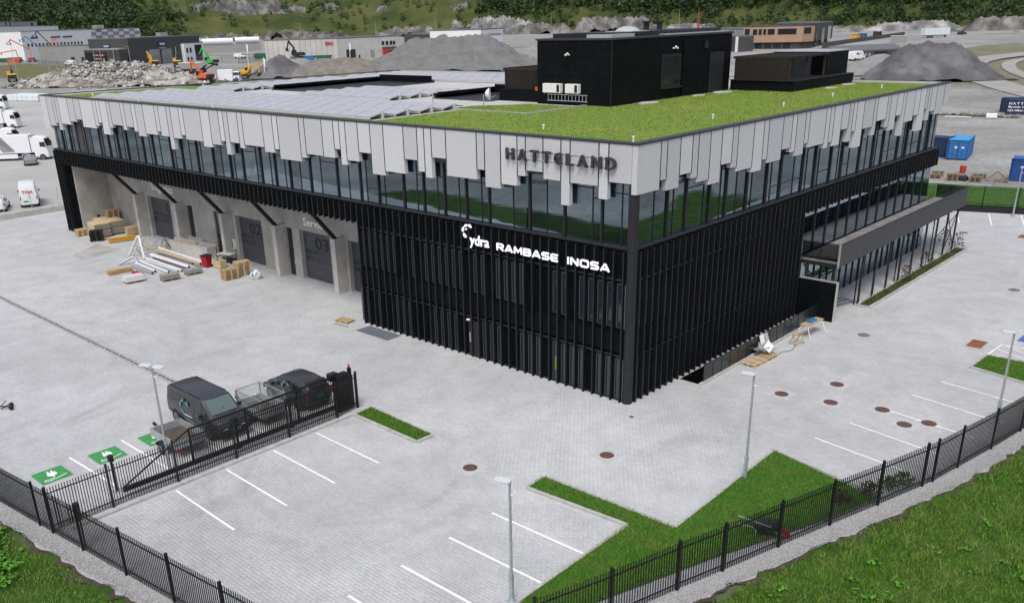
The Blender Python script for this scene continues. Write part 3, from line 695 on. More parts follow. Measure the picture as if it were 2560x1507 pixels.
# coping
cp = MB(); cp.box(XW-.1, .06, -.06, .42, ZT-.09, ZT); cp.box(-.42, .06, .42, YN+.05, ZT-.09, ZT-.001); cp.box(-66.2, -.42, YN-.35, YN+.04, ZT-.09, ZT+.0005)
cp.prism([(XW-.1, .42), (XW+.3, .42), (-65.7, YN-.35), (-66.2, YN-.35)], ZT-.09, ZT-.0015, 'z'); bp('coping', cp, 'coping')
bx('north_upstand', -66, -.5, YN-.62, YN-.36, ZT-.25, ZT-.03, 'membrane')

# roof surfaces
roof = bp('roof', MB().prism([(XW+.1, .3), (-.3, .3), (-.3, YN-.3), (-65.9, YN-.3)], 12.6, 13.22, 'z'), 'membrane')
def green(name, poly, z=13.26):
    o = sheet(name, poly, [], z, 'roof_soil'); o.parent = B; return o
GREEN = [[(-21.2, .45), (-.45, .45), (-.45, YN-.62), (-7.6, YN-.62), (-7.6, 31.9), (-13.1, 31.9), (-13.1, 15.9), (-15.1, 15.9), (-15.1, 9.5), (-21.2, 9.5)],
         [(-69.7, .45), (-21.2, .45), (-21.2, 1.75), (-69.5, 1.75)], [(-69.5, 1.75), (-64.5, 1.75), (-62.5, 7), (-60.8, YN-1), (-65.6, YN-1)], [(-65.4, 40.2), (-24.5, 40.2), (-24.5, YN-.7), (-65.6, YN-.7)],
         [(-22.6, 9.7), (-15.4, 9.7), (-15.4, 15.2), (-20.0, 15.2), (-20.5, 14.0), (-22.6, 12.2)]]
rp = []
for g, n in zip(GREEN, (60000, 9000, 9000, 6000, 5000)):
    green('green_roof', g)
    rp.append(scatter(g, n, 13.27))
blades('roof_grass', np.concatenate(rp), .05, .020, 'blade_roof', lean=1.4, parent=B)
mb = MB(); mb.box(-22.75, -15.2, 9.52, 9.62, 13.2, 13.34); mb.box(-15.32, -15.22, 9.62, 16.2, 13.2, 13.335); bp('gravel_edging', mb, 'alu')
for x, y, s in ((-12.4, 19.4, 1.0), (-12.4, 26.2, .7), (-12.3, 29.6, 1.1), (-6.6, 36.5, .7), (-6.9, 40.5, .8)):
    bp('roof_outlet_gravel', MB().prism([(x+s*math.cos(t)*.6*(1+.2*math.sin(3*t)), y+s*math.sin(t)*(1+.15*math.cos(5*t))) for t in np.linspace(0, 6.1, 14)], 13.2, 13.31, 'z'), 'concrete_light')

# --- walls
bx('facade_wall', -22.0, -FD, YG, .9, 0, SILL-.1, 'clad_black'); bx('facade_wall', -.9, -FD, .9, 19.7, 0, SILL-.1, 'clad_black')
bx('facade_wall', XW+.05, -22.0, YG, .9, 6.92, SILL-.1, 'clad_black'); bx('facade_wall', -.9, -FD, 19.7, YN-.1, 6.85, SILL-.1, 'clad_black')
bx('facade_wall', XW+.05, -68.25, YG, YN, 0, 6.92, 'clad_black')
bp('facade_wall', MB().prism([(XW+.1, .9), (XW+.5, .9), (-65.8, YN-.1), (-66.2, YN-.1)], 0.01, 12.6, 'z'), 'clad_black'); bx('facade_wall', -66, -.9, YN-.5, YN-.1, 0, 12.6, 'clad_black')
bx('soffit', -68.2, -22.0, .9, 4.9, 6.93, 7.1, 'concrete'); bx('block_side_wall', -22.3, -22.0, .9, 4.6, 0, 6.93, 'clad_black')
bx('sill', XW+.05, -.3, .22, .60, SILL-.1, SILL, 'frame_dark'); bx('sill', -.60, -.22, .60, YN-.1, SILL-.1, SILL, 'frame_dark')
# --- corner column
bp('corner_column', MB().prism([(-.30+.27*math.cos(t), .30+.27*math.sin(t)) for t in np.linspace(0, 2*math.pi, 25)[:-1]], 0, 11.9, 'z'), 'steel_dark', smooth=40)

# --- fins
fin_long = MB().prism([(0, 0), (FD, 0), (FD, 8.14), (0, 8.14)], -.028, .028, 'x').mesh('fin', 'fin_black'); fixn(fin_long)
fin_short = MB().prism([(0, 6.86), (FD, 6.86), (FD, 8.14), (0, 8.14)], -.028, .028, 'x').mesh('fin', 'fin_black'); fixn(fin_short)
fin_end = fin_long
cap_l = MB().box(-.032, .032, -.012, .0, .0, 8.15).mesh('fin_edge', 'fin_edge'); cap_s = MB().box(-.032, .032, -.012, 0, 6.85, 8.15).mesh('fin_edge', 'fin_edge'); fixn(cap_l); fixn(cap_s)
def fin(x, y, rz, long):
    o = link('fin', fin_long if long else fin_short, B, (x+random.uniform(-.006, .006), y+random.uniform(-.006, .006), random.uniform(0, .012)), rz+random.uniform(-.012, .012))
    link('fin_edge', cap_l if long else cap_s, o)
x = -.62
while x > -69.95:
    fin(x, 0, 0, x > -22.05 or x < -68.3); x -= .6
y = .62
while y < YN-.1:
    fin(0, y, rad(90), y < 19.7); y += .6
# horizontal rails behind the fins
for z in (2.48, 6.56): bx('cladding_rail', -21.9, -.5, .18, FD, z, z+.10, 'fin_edge'); bx('cladding_rail', -FD, -.18, .5, 19.6, z, z+.10, 'fin_edge')
bx('cladding_rail', -21.9, -.5, .22, FD, 0.0, .09, 'fin_edge'); bx('cladding_rail', -FD, -.22, .5, 4.9, 0, .09, 'fin_edge')
bx('spandrel', -21.95, -.5, .14, FD, 2.75, 3.85, 'clad_black'); bx('spandrel', -FD, -.14, .5, 19.6, 2.75, 3.85, 'clad_black')

# --- slit windows between the fins of the black block
def slit(x0, x1, z0, z1, side=0):
    if side == 0:
        o = bx('window', x0, x1, .27, .33, z0, z1, 'alu_dk'); bx('pane', x0+.07, x1-.05, .255, .269, z0+.06, z1-.06, 'slit_glass', o)
    else:
        o = bx('window', -.33, -.27, x0, x1, z0, z1, 'alu_dk'); bx('pane', -.269, -.255, x0+.06, x1-.06, z0+.06, z1-.06, 'slit_glass', o)
mat('alu_dk', (.06, .073, .088), .4)
mat('slit_glass', (.016, .022, .030), .05, spec=1.0)
for k in range(36):
    xa = -.62-.6*k; x0, x1 = xa-.6+.06, xa-.06
    if k == 0: x0 += .02
    if (k // 5) % 2 == 0 or k % 5 in (1, 2, 4):
        if k not in (9, 10, 18, 27, 28): slit(x0, x1, 4.05, 6.42)
    if k not in (3, 8, 12, 13, 17, 18, 19, 24, 25, 26, 30, 31, 33) : slit(x0, x1, .12, 2.38)
for k in range(31):
    ya = .62+.6*k
    if k in (0, 1, 2, 4): slit(ya+.06, ya+.54, 4.05, 6.42, 1)
    if k in (0, 1, 3): slit(ya+.06, ya+.54, .12, 2.38, 1)
# corner glass strip (wider pane by the column)
for z0, z1 in ((4.05, 6.42), (.12, 2.38)):
    bx('pane', -.60, -.44, .2, .212, z0, z1, 'b_win_pale'); 
# entrance door
dr = bx('entrance_door', -11.75, -10.85, .10, .16, .02, 2.3, 'plastic_black'); bx('door_handle', -11.62, -11.57, .02, .10, .95, 1.55, 'alu', dr); bx('doorstep', -12.3, -10.7, -.45, .16, .001, .03, 'concrete_light', dr)
bp('wall_lamp', MB().box(-11.72, -11.5, -.12, .02, 2.35, 2.43), 'white_paint')
bx('hivis_jacket', -5.16, -5.02, .225, .25, .7, 1.5, 'hivis', bev=.01)

# --- top floor glazing
def glaze(side):
    a, end = (0.5, 69.9) if side == 0 else (0.5, YN-.15)
    pos = [a]; seq = [.6, 1.2, 1.2, .6, 1.8, 1.2, .6, 1.2, 1.2, 1.8, .6, 1.2]; k = 0 if side == 0 else 4
    while pos[-1] < end-.4:
        pos.append(min(pos[-1]+seq[k % len(seq)], end)); k += 1 if random.random() > .25 else 2
    def pb(name, u0, u1, d0, d1, z0, z1, m, parent=None):
        if side == 0: return bx(name, -u1, -u0, d0, d1, z0, z1, m, parent)
        return bx(name, -d1, -d0, u0, u1, z0, z1, m, parent)
    for i, (p, q) in enumerate(zip(pos, pos[1:])):
        thick = i % 2 == 0
        pb('mullion', p-(.04 if thick else .022), p+(.04 if thick else .022), .36 if thick else .43, .56, SILL, 11.6, 'frame_dark')
        solid = side == 0 and p > 58 and p < 64 and i % 2
        g = pb('pane', p+.04, q-.04, .47, .482, SILL+.02, 11.6, 'header_grey' if solid else random.choice(('glass', 'glass', 'glass_b', 'glass_c')))
        if not solid and random.random() < .16: pb('blind', p+.05, q-.05, .60, .61, random.choice((9.4, 10.2, 10.8)), 11.6, 'blind')
        if random.random() < .8:
            z = random.choice((9.2, 9.2, 10.5, 10.5, 10.9)); pb('transom', p+.04, q-.04, .44, .54, z, z+.055, 'frame_dark')
        if random.random() < .35: pb('transom', p+.04, q-.04, .44, .54, 11.0, 11.055, 'frame_dark')
glaze(0); glaze(1)
# interior of the top floor
bx('floor_slab', -69.6, -.62, .62, YN-.7, 8.0, 8.22, 'floor_int'); bx('ceiling', -69.6, -.62, .62, YN-.7, 11.9, 12.1, 'ceil_int')
bx('inner_wall', -69.4, -12, 8.5, 8.7, 8.22, 11.9, 'wall_int'); bx('inner_wall', -9.7, -9.5, 10, YN-1, 8.22, 11.9, 'wall_int'); bx('inner_wall', -69.3, -69.1, .9, 8.5, 8.22, 11.9, 'wall_int')
for x in np.arange(-66, -2, 7.75): bx('inner_column', x, x+.3, 1.6, 1.9, 8.22, 11.9, 'desk_top')
for y in np.arange(8, 42, 7.5): bx('inner_column', -2.2, -1.9, y, y+.3, 8.22, 11.9, 'desk_top')
for i, (x, y) in enumerate([(-3.2, 2.0), (-6.0, 2.3), (-9.4, 2.2), (-2.2, 5.2), (-2.4, 11.5), (-13.5, 2.4)]):
    t = thing('desk', 'white office desk behind the top floor glass near the corner column' if i else 'white office desk right inside the glazed top floor corner', 'desk', (x, y, 8.22), 0 if i < 3 or i == 5 else rad(90), 'desks on the top floor')
    part('desk_top', MB().box(-.9, .9, -.4, .4, .70, .74), 'desk_top', t)
    for sx in (-.8, .8):
        for sy in (-.3, .3): part('leg', MB().box(sx-.03, sx+.03, sy-.03, sy+.03, 0, .70), 'alu', t)

# --- loading bay recess on the south side
bx('side_wall', -68.25, -67.95, .95, 4.3, 0, 6.93, 'concrete')
mat('door_win', (.034, .039, .046), .25)
doors = [(-59.4, -55.3), (-43.9, -40.0), (-34.75, -30.8)]
openings = [(-59.9, -55.5, 4.0), (-52.35, -51.3, 3.95), (-47.6, -46.75, 3.95), (-44.0, -40.0, 4.0), (-36.5, -35.65, 3.96), (-34.65, -30.7, 4.0), (-28.5, -24.4, 4.0)]
xs = -67.95
for a, b_, h in openings:
    bx('concrete_wall', xs, a, 4.3, 4.9, 0, 6.93, 'concrete'); bx('concrete_lintel', a, b_, 4.302, 4.9, h, 6.93, 'concrete'); xs = b_
bx('concrete_wall', xs, -22.3, 4.3, 4.9, 0, 6.93, 'concrete')
for i, (a, b_, h) in enumerate(openings):
    if h == 4.0:
        d = bx('loading_door', a, b_, 4.68, 4.76, 0, h, 'door_grey')
        for z in np.arange(.0, 3.9, .5):
            if 1.4 < z < 2.2: 
                for q in range(4): u0 = a+.15+(b_-a-.2)*q/4; bx('door_window', u0, u0+(b_-a)/4-.2, 4.665, 4.679, z+.08, z+.44, 'door_win', d)
            else: bx('door_section', a+.03, b_-.03, 4.66, 4.68, z+.015, z+.485, 'door_grey', d)
    else:
        d = bx('glass_door', a, b_, 4.45, 4.5, 0, h, 'frame_dark'); bx('pane', a+.09, b_-.09, 4.435, 4.449, .12, 2.1, 'b_win', d); bx('pane', a+.09, b_-.09, 4.435, 4.449, 2.22, h-.1, 'b_win', d)
        bx('door_handle', b_-.16, b_-.12, 4.37, 4.43, .95, 1.25, 'alu', d)
for s, a, b_, zz in (('01', -57.0, -55.6, 2.6), ('02', -42.5, -40.7, 2.55), ('03', -33.15, -31.35, 2.55)):
    text('door_number', s, 'number_black', B, (a, 4.652, zz), (1, 0, 0), (0, 0, 1), b_-a, .96, .008, .02)
text('wall_lettering', 'Logistics', 'letter_white', B, (-58.5, 4.29, 4.5), (1, 0, 0), (0, 0, 1), 4.0, .88, .012, .015)
text('wall_lettering', 'Service', 'letter_white', B, (-33.95, 4.29, 4.42), (1, 0, 0), (0, 0, 1), 3.0, .62, .012, .015)
for k in range(5):
    x = (-60.9, -53.0, -45.05, -37.0, -29.25)[k]
    bx('concrete_pier', x, x+.5, 3.3, 4.298, 0, 4.2, 'concrete_light', bev=.015)
    st = MB().bar((x+.25, 3.62, 4.1), (x+.25, 1.2, 7.0), .24, .28); bp('strut', st, 'steel_dark')
bp('wall_socket', MB().cyl((-67.96, 2.6, 1.3), (-67.88, 2.6, 1.3), .16, 14), 'number_black')
ac = bx('heat_pump', -44.9, -44.35, 4.02, 4.29, 1.0, 1.85, 'white_paint'); bx('fan_grille', -44.82, -44.45, 4.005, 4.02, 1.1, 1.75, 'plastic_black', ac)

# --- terrace on the east side
bx('ground_floor_room', -9, -1.1, 19.8, YN-.6, 0.01, 3.5, 'wall_int')
for k in range(21):
    y0 = 19.95+k*1.14; y1 = y0+1.14
    bx('mullion', -.34, -.22, y0-.045, y0+.045, 0, 3.5, 'frame_dark'); bx('pane', -.30, -.288, y0+.05, y1-.05, .02, 3.48, 'glass_b')
for k in range(13):
    y0 = 20.0+k*1.84; y1 = y0+1.84
    bx('mullion', -.52, -.38, y0-.06, y0+.06, 3.95, 6.85, 'frame_dark'); bx('pane', -.46, -.448, y0+.07, min(y1-.07, YN-.1), 3.97, 6.83, 'glass_b')
bx('floor_slab', -10, -.5, 19.8, YN-.6, 3.5, 3.90, 'floor_int'); bx('inner_wall', -6.2, -6.0, 19.8, YN-.7, 3.9, 6.85, 'wall_int'); bx('ceiling', -10, -.6, 19.8, YN-.6, 6.86, 7.0, 'ceil_int')
ter = bx('terrace_deck', -.29, 2.24, 19.95, 45.5, 3.80, 3.95, 'deck'); bx('terrace_edge', -.25, 2.26, 19.9, 45.55, 3.55, 3.80, 'steel_dark', ter)
for k in range(27):
    y0 = 19.95+k*.945; bx('railing_panel', 2.25, 2.265, y0+.012, y0+.933, 3.56, 5.05, 'mesh_panel')
    bx('railing_post', 2.20, 2.25, y0-.02, y0+.02, 3.9, 5.05, 'steel_dark')
bx('handrail', 2.21, 2.29, 19.92, 45.5, 5.05, 5.09, 'frame_dark')
for ya in (19.93, 45.5):
    bx('handrail', -.25, 2.21, ya-.03, ya+.03, 5.05, 5.092, 'frame_dark'); 
    for x in (-.2, 1.0, 2.2): bx('railing_post', x-.025, x+.025, ya-.02, ya+.02, 3.9, 5.05, 'frame_dark')
    bx('railing_glass', -.2, 2.18, ya-.006, ya+.006, 3.98, 5.03, 'glass_rail')
bx('corner_post', 2.2, 2.3, 19.86, 19.95, 3.55, 5.1, 'galv')
for y in (24.45, 26.9, 29.4, 31.85, 34.3, 36.75, 39.2, 41.6, 44.0): bx('terrace_column', 2.08, 2.2, y-.06, y+.06, 0, 3.55, 'steel_dark')
for y in (24.25, 31.65, 39.0): bx('downpipe', 1.92, 1.99, y-.035, y+.035, 0, 3.55, 'fin_black')
br = MB(); br.bar((2.14, 41.6, .3), (2.14, 44.0, 3.4), .05); br.bar((2.14, 44.0, .3), (2.14, 41.6, 3.4), .05); br.bar((.2, 45.3, .3), (2.1, 45.3, 3.4), .05); bp('cross_brace', br, 'steel_dark')
br = MB(); br.bar((-.1, 19.98, 3.5), (.7, 19.98, 2.7), .07); br.bar((2.1, 19.98, 3.5), (1.3, 19.98, 2.7), .07); bp('cross_brace', br, 'steel_dark')
for x in (.15, 2.05): bx('terrace_column', x-.06, x+.06, 19.9, 20.02, 2.7, 3.55, 'steel_dark')
ew = bx('ramp_end_wall', -.1, 2.42, 19.62, 19.85, -2.5, 2.64, 'clad_black'); bx('wall_coping', -.1, 2.45, 19.58, 19.9, 2.64, 2.68, 'alu', ew); bx('wall_edge', 2.42, 2.47, 19.6, 19.87, 0, 2.64, 'concrete_light', ew)
for k in range(4):
    for j in range(3): bx('cladding_panel', -.05+k*.62, .55+k*.62, 19.6, 19.618, .05+j*.87, .89+j*.87, 'clad_black', ew)
# planter bed along the terrace
pl = MB(); pl.box(2.22, 2.32, 24.1, 44.6, 0, .14); pl.box(3.05, 3.2, 24.1, 44.6, 0, .16); pl.box(2.22, 3.2, 23.98, 24.1, 0, .15); bp('planter_kerb', pl, 'concrete_light'); bx('planter_soil', 2.32, 3.05, 24.1, 44.7, 0.002, .08, 'soil')
mat('guard_dark', (.012, .015, .018), .25)
# --- basement ramp beside the black block
bx('ramp_floor', .02, 1.34, 4.95, 19.6, -2.6, -2.4, 'concrete'); bx('ramp_wall', 1.34, 1.5, 4.75, 19.6, -2.5, .14, 'concrete_light', bev=.01); bx('ramp_wall', -.3, 1.5, 4.6, 4.75, -2.5, .02, 'concrete_light'); bx('ramp_wall', -.28, .015, 4.96, 19.6, -2.5, -.01, 'clad_black')
for k in range(15):
    y0 = 5.15+k*.96
    bx('guard_panel', 1.40, 1.412, y0+.03, y0+.93, .18, 1.08, 'guard_dark'); bx('guard_post', 1.385, 1.43, y0-.02, y0+.02, .1, 1.12, 'frame_dark')
bx('guard_rail', 1.38, 1.435, 5.1, 19.55, 1.10, 1.14, 'frame_dark')

# --- rooftop: penthouse
ph = bx('penthouse', -19.75, -13.2, 16.1, 32.2, 13.2, 17.55, 'clad_black')
for face in (0, 1):
    Lf = 6.55 if face == 0 else 16.1; rows = 7; hh = 4.2/rows
    for r in range(rows):
        u = -(.7 if r % 2 else 0)
        while u < Lf:
            a, b_ = max(u, 0)+.008, min(u+1.4, Lf)-.008; u += 1.4
            if b_-a < .15: continue
            z0 = 13.32+r*hh+.008; z1 = z0+hh-.016
            if face == 1 and ((7.0 < (a+b_)/2 < 9.2 and z0 > 13.7 and z1 < 16.2) or (12.9 < (a+b_)/2 < 14.6 and z1 < 16.4)): continue
            if face == 0: bx('cladding_panel', -19.75+a, -19.75+b_, 16.075, 16.105, z0, z1, 'clad_panel' if 'clad_panel' in M else 'clad_black', ph)
            else: bx('cladding_panel', -13.205, -13.175, 16.1+a, 16.1+b_, z0, z1, 'clad_black', ph)
bx('roof_trim', -19.85, -13.1, 16.0, 32.3, 17.55, 17.68, 'coping', ph); bx('roof_deck', -18.9, -14, 16.8, 31.8, 17.68, 17.98, 'steel_dark', ph); bx('corner_trim', -13.2, -13.16, 16.06, 16.1, 13.3, 17.55, 'steel_dark', ph)
w = bx('window', -13.25, -13.15, 22.2, 24.8, 14.05, 16.35, 'frame_dark', ph); bx('pane', -13.149, -13.14, 22.35, 24.65, 14.25, 16.2, 'wind_glass', w).data.materials[0] = M['b_win']; bx('window_ledge', -13.2, -12.95, 22.15, 24.85, 13.98, 14.05, 'steel_dark', w)
bx('door', -13.22, -13.15, 29.0, 31.1, 13.3, 16.25, 'door_dk' if 'door_dk' in M else 'steel_dark', ph); bx('downpipe', -13.17, -13.05, 25.0, 25.12, 13.3, 17.3, 'clad_black', ph)
dm = MB(); n = 14
for r in range(5):
    a0 = rad(90*r/5); a1 = rad(90*(r+1)/5)
    for k in range(n):
        t0, t1 = 2*math.pi*k/n, 2*math.pi*(k+1)/n
        P_ = lambda a, t: (-15.4+.95*math.cos(a)*math.cos(t), 21.0+.95*math.cos(a)*math.sin(t), 17.90+.45*math.sin(a))
        dm.quad(P_(a0, t0), P_(a0, t1), P_(a1, t1), P_(a1, t0))
bp('dome_skylight', dm, 'b_win_pale', smooth=60).data.materials[0] = mat('dome', (.40, .44, .46), .25); bx('skylight_kerb', -16.5, -14.3, 19.9, 22.1, 17.9, 18.03, 'membrane', ph)
bx('roof_flashing', -15.5, -13.3, 23, 32, 17.66, 17.74, 'alu', ph); bx('roof_flashing', -15.5, -13.4, 16.3, 19.0, 17.66, 17.9, 'alu', ph)
for x in (-17.8, -16.6): bp('roof_vent', MB().cyl((x, 27, 17.9), (x, 27, 18.5), .22, 10).cyl((x, 27, 18.5), (x, 27, 18.62), .36, 10), 'plastic_black')
bp('roof_mast', MB().cyl((-14.4, 29.0, 17.6), (-14.4, 29.0, 19.4), .08, 8, .02), 'red')
def cam_(x, y, z, dx, dy): 
    o = bp('security_camera', MB().cyl((x, y, z), (x+dx*.3, y+dy*.3, z), .05, 8).cyl((x+dx*.3-.12*dy, y+dy*.3-.12*dx, z+.12), (x+dx*.35+.12*dy, y+dy*.35+.12*dx, z-.02), .07, 8), 'white_paint')
cam_(-16.8, 16.07, 16.6, 0, -1); cam_(-13.16, 23.6, 16.75, 1, 0)
bx('wall_light', -13.14, -13.06, 28.0, 28.4, 16.6, 17.1, 'steel_dark', ph)
for x, w_ in ((-18.95, 1.6), (-16.9, 1.15)):
    t = thing('heat_pump_unit', 'larger white heat pump unit hung on the black penthouse wall' if w_ > 1.3 else 'smaller white heat pump unit hung on the black penthouse wall', 'heat pump', (x, 15.75, 14.06), 0, 'heat pumps on the penthouse')
    part('casing', MB().box(0, w_, -.05, .30, 0, .62), 'white_paint', t, bev=.02); part('fan_grille', MB().box(w_-.30, w_-.06, -.065, -.05, .06, .56), 'plastic_black', t); part('bracket', MB().box(.1, .16, .0, .34, -.08, 0).box(w_-.16, w_-.1, 0, .34, -.08, 0), 'galv', t)
t = thing('cable_ladder', 'galvanised cable ladder running below the white heat pumps', 'cable ladder', (-18.6, 15.85, 13.5))
part('rail', MB().box(0, 3.6, -.02, .02, 0, .05).box(0, 3.6, -.02, .02, .42, .47), 'galv', t)
for k in range(12): part('rung', MB().box(.05+k*.31, .09+k*.31, -.015, .015, .05, .42), 'galv', t)
t = thing('satellite_dish', 'white satellite dish on a short stand on the roof', 'satellite dish', (-21.3, 12.1, 13.28), rad(35))
dish = MB(); 
for r in range(3):
    for k in range(14):
        t0, t1 = 2*math.pi*k/14, 2*math.pi*(k+1)/14; r0, r1 = .45*r/3, .45*(r+1)/3
        q = lambda rr, tt: (.35*rr*rr/.2, rr*math.cos(tt), .85+rr*math.sin(tt)); dish.quad(q(r0, t0), q(r0, t1), q(r1, t1), q(r1, t0))
part('dish', dish, 'white_paint', t, smooth=60); part('stand', MB().cyl((-.1, 0, 0), (-.1, 0, .8), .04, 8), 'galv', t); part('feed_arm', MB().bar((.05, 0, .45), (.8, 0, .75), .03), 'galv', t)
t = thing('vent_pipe', 'bent grey vent pipe beside the satellite dish on the roof', 'vent pipe', (-26.2, 11.6, 13.25)); part('pipe', MB().tube([(0, 0, 0), (0, 0, .7), (.06, 0, .82), (.2, 0, .88), (.5, 0, .88)], .05), 'galv', t)
for i, (x, y) in enumerate([(-1.3, 1.5), (-3.2, 12.4), (-3.0, 21.0), (-3.2, 29), (-3.0, 37.5), (-8.6, 3.4), (-40, 1.3), (-52, 1.2), (-64, 2.6), (-30, 41.3), (-45, 41.3)]):
    t = thing('roof_anchor', 'small white fall arrest post standing on the roof edge', 'roof anchor', (x, y, 13.28), 0, 'fall arrest posts on the roof')
    part('post', MB().cyl((0, 0, 0), (0, 0, .2), .045, 8), 'white_paint', t); part('cap', MB().cyl((0, 0, .2), (0, 0, .27), .08, 8), 'white_paint', t)
# --- slatted plant screens
def screen(x0, x1, y0, y1, z0, z1, side, n):
    for k in range(n):
        u = (k+.5)/n
        if side == 's': bx('slat', x0+(x1-x0)*u-.045, x0+(x1-x0)*u+.045, y0, y0+.1, z0, z1, 'timber_slat')
        elif side == 'e': bx('slat', x1-.1, x1, y0+(y1-y0)*u-.045, y0+(y1-y0)*u+.045, z0, z1, 'timber_slat')
bx('plant_plinth', -24.3, -19.8, 16.9, 30, 13.2, 14.02, 'clad_black'); screen(-24.1, -19.9, 17.3, 20, 14.05, 15.45, 's', 26)
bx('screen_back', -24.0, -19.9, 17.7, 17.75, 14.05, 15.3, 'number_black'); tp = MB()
for k in range(12): tp.box(-24.1, -19.8, 17.3+k*.9, 17.42+k*.9, 15.45, 15.55)
tp.box(-24.15, -24.0, 17.2, 27.5, 15.4, 15.6); bp('screen_top', tp, 'timber_slat'); bx('orange_bucket', -20.75, -20.4, 17.0, 17.25, 14.03, 14.3, 'orange')
bx('plant_plinth', -13.1, -7.7, 32.3, 43.5, 13.2, 14.0, 'clad_black'); bx('plinth_coping', -13.15, -7.62, 32.2, 43.4, 14.0, 14.05, 'steel_dark')
screen(-13.0, -8.3, 32.6, 35, 14.05, 15.65, 's', 34)
for y in (32.7, 35.6, 38.8): bx('screen_post', -8.4, -8.24, y-.08, y+.08, 14.05, 15.65, 'timber_slat')
tp = MB()
for k in range(24): tp.box(-13.1, -8.2, 32.6+k*.28, 32.68+k*.28, 15.65, 15.77)
tp.box(-13.1, -12.95, 32.5, 39.4, 15.63, 15.79); tp.box(-8.4, -8.2, 32.5, 39.4, 15.63, 15.79); bp('screen_top', tp, 'timber_slat')
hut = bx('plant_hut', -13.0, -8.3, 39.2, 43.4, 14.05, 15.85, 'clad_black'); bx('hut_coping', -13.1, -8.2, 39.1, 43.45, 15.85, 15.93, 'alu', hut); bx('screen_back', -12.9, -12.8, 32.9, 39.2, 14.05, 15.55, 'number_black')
hd = bx('door', -11.2, -9.6, 39.15, 39.2, 14.05, 15.6, 'door_grey', hut)
# --- light wells in the roof
def well(x0, x1, y0, y1):
    kb = MB(); kb.box(x0-.2, x1+.2, y0-.2, y0, 13.2, 13.32); kb.box(x0-.2, x1+.2, y1, y1+.2, 13.2, 13.5); kb.box(x0-.2, x0, y0, y1, 13.2, 13.45); kb.box(x1, x1+.2, y0, y1, 13.2, 13.32); bp('well_kerb', kb, 'coping')
    bp('well_shade', MB().quad((x0, y0, 13.235), (x1, y0, 13.235), (x1, y1, 13.235), (x0, y1, 13.235)), 'number_black')  # flat black sheet on the roof, painting the shade down inside the well
    bx('well_back', x0, x1, y1-.02, y1, 13.24, 13.9, 'clad_black'); bx('well_back', x0-.02, x0, y0, y1, 13.24, 13.7, 'clad_black')
well(-53.5, -45.3, 16.0, 29.6); well(-30.4, -24.5, 15.9, 23)

# --- solar arrays: low tents, ridge along x
SP = MB().box(-.82, .82, -.475, .475, -.005, .03).mesh('panel', 'solar'); fixn(SP)
def array(label, rects):
    t = thing('solar_array', label, 'solar panels', (0, 0, 13.24))
    for x0, x1, y0, n in rects:
        m = int((x1-x0)/1.76)
        for r in range(n):
            for s in (0, 1):
                yc = y0+r*2.2+(.53 if s == 0 else 1.63); ang = rad(11)*(1 if s == 0 else -1)
                for k in range(m):
                    o = link('panel', SP, t, (x0+.88+k*1.76, yc, .24)); o.rotation_euler = (ang, 0, 0)
        fr = MB()
        for r in range(n):
            yr = y0+r*2.2+1.08
            fr.box(x0, x0+m*1.76, yr-.03, yr+.03, .02, .30); fr.box(x0+m*1.76-.02, x0+m*1.76+.1, yr-.07, yr+.07, .0, .42); fr.box(x0, x0+m*1.76, yr-1.07, yr-1.03, .02, .14)
        for r in range(n):
            for s_ in (0, 1):
                yc = y0+r*2.2+(.53 if s_ == 0 else 1.63); an = rad(11)*(1 if s_ == 0 else -1); fr.cbox(((x0+x0+m*1.76)/2, yc, .222), (m*1.76, 1.05, .012), Matrix.Rotation(an, 3, 'X'))
        part('mounting_frame', fr, 'membrane', t)
array('long solar panel array along the south edge of the green roof', [(-62.5, -21.6, 2.0, 4)])
array('solar panel array between the two roof light wells', [(-44.6, -31.4, 12.6, 4)])
array('solar panel array on the west side of the roof light well', [(-62.4, -54.2, 12.6, 8)])
array('solar panel array along the north edge of the roof', [(-62.0, -26, 31.4, 4)])

# --- signs on the facade
S = thing('letter_sign', 'dark raised HATTELAND letters on the pale crown panels', 'sign', (-8.2, -.05, 12.12))
letters('HATTELAND', 'letter_dark', S, (0, -.14, 0), (1, 0, 0), (0, 0, 1), 7.12, .60, .12, .03, gap=.42, widths=[.92, 1.05, .9, .9, .85, .75, 1.05, .98, 1.0])
bars = MB().box(.1, 6.9, .0, .03, .50, .54).box(.1, 6.9, 0, .03, .06, .10); part('mounting_rail', bars, 'alu', S)
S = thing('illuminated_sign', 'white lit ydra logo sign on the black fins', 'sign', (-11.78, -.03, 6.85))
text('lettering', 'ydra', 'sign_lit', S, (.55, -.06, .0), (1, 0, 0), (0, 0, 1), 1.52, .78, .06, .012)
def petal(cx, cz, r, a0, a1, w):
    mb = MB(); n = 7; inn = []; out = []
    for k in range(n):
        t = k/(n-1); a = rad(a0+(a1-a0)*t); ww = w*math.sin(math.pi*(.12+.8*t)); out.append((cx+(r+ww/2)*math.cos(a), cz+(r+ww/2)*math.sin(a))); inn.append((cx+(r-ww/2)*math.cos(a), cz+(r-ww/2)*math.sin(a)))
    for k in range(n-1): mb.prism([out[k], out[k+1], inn[k+1], inn[k]], -.09, -.03, 'y')
    return mb
for a0, a1, r, w_ in ((250, 200, .38, .17), (190, 145, .40, .16), (135, 95, .36, .15), (85, 40, .38, .15), (160, 120, .18, .10)): part('swirl', petal(.42, .92, r, a0, a1, w_), 'sign_lit', S)
S = thing('illuminated_sign', 'white lit RAMBASE sign on the black fins', 'sign', (-9.15, -.03, 7.0)); stroke_letters('RAMBASE', 'sign_lit', S, 4.42, .42, .095, .06, [1, 1.1, 1.15, 1, 1.1, 1, .95], .10)
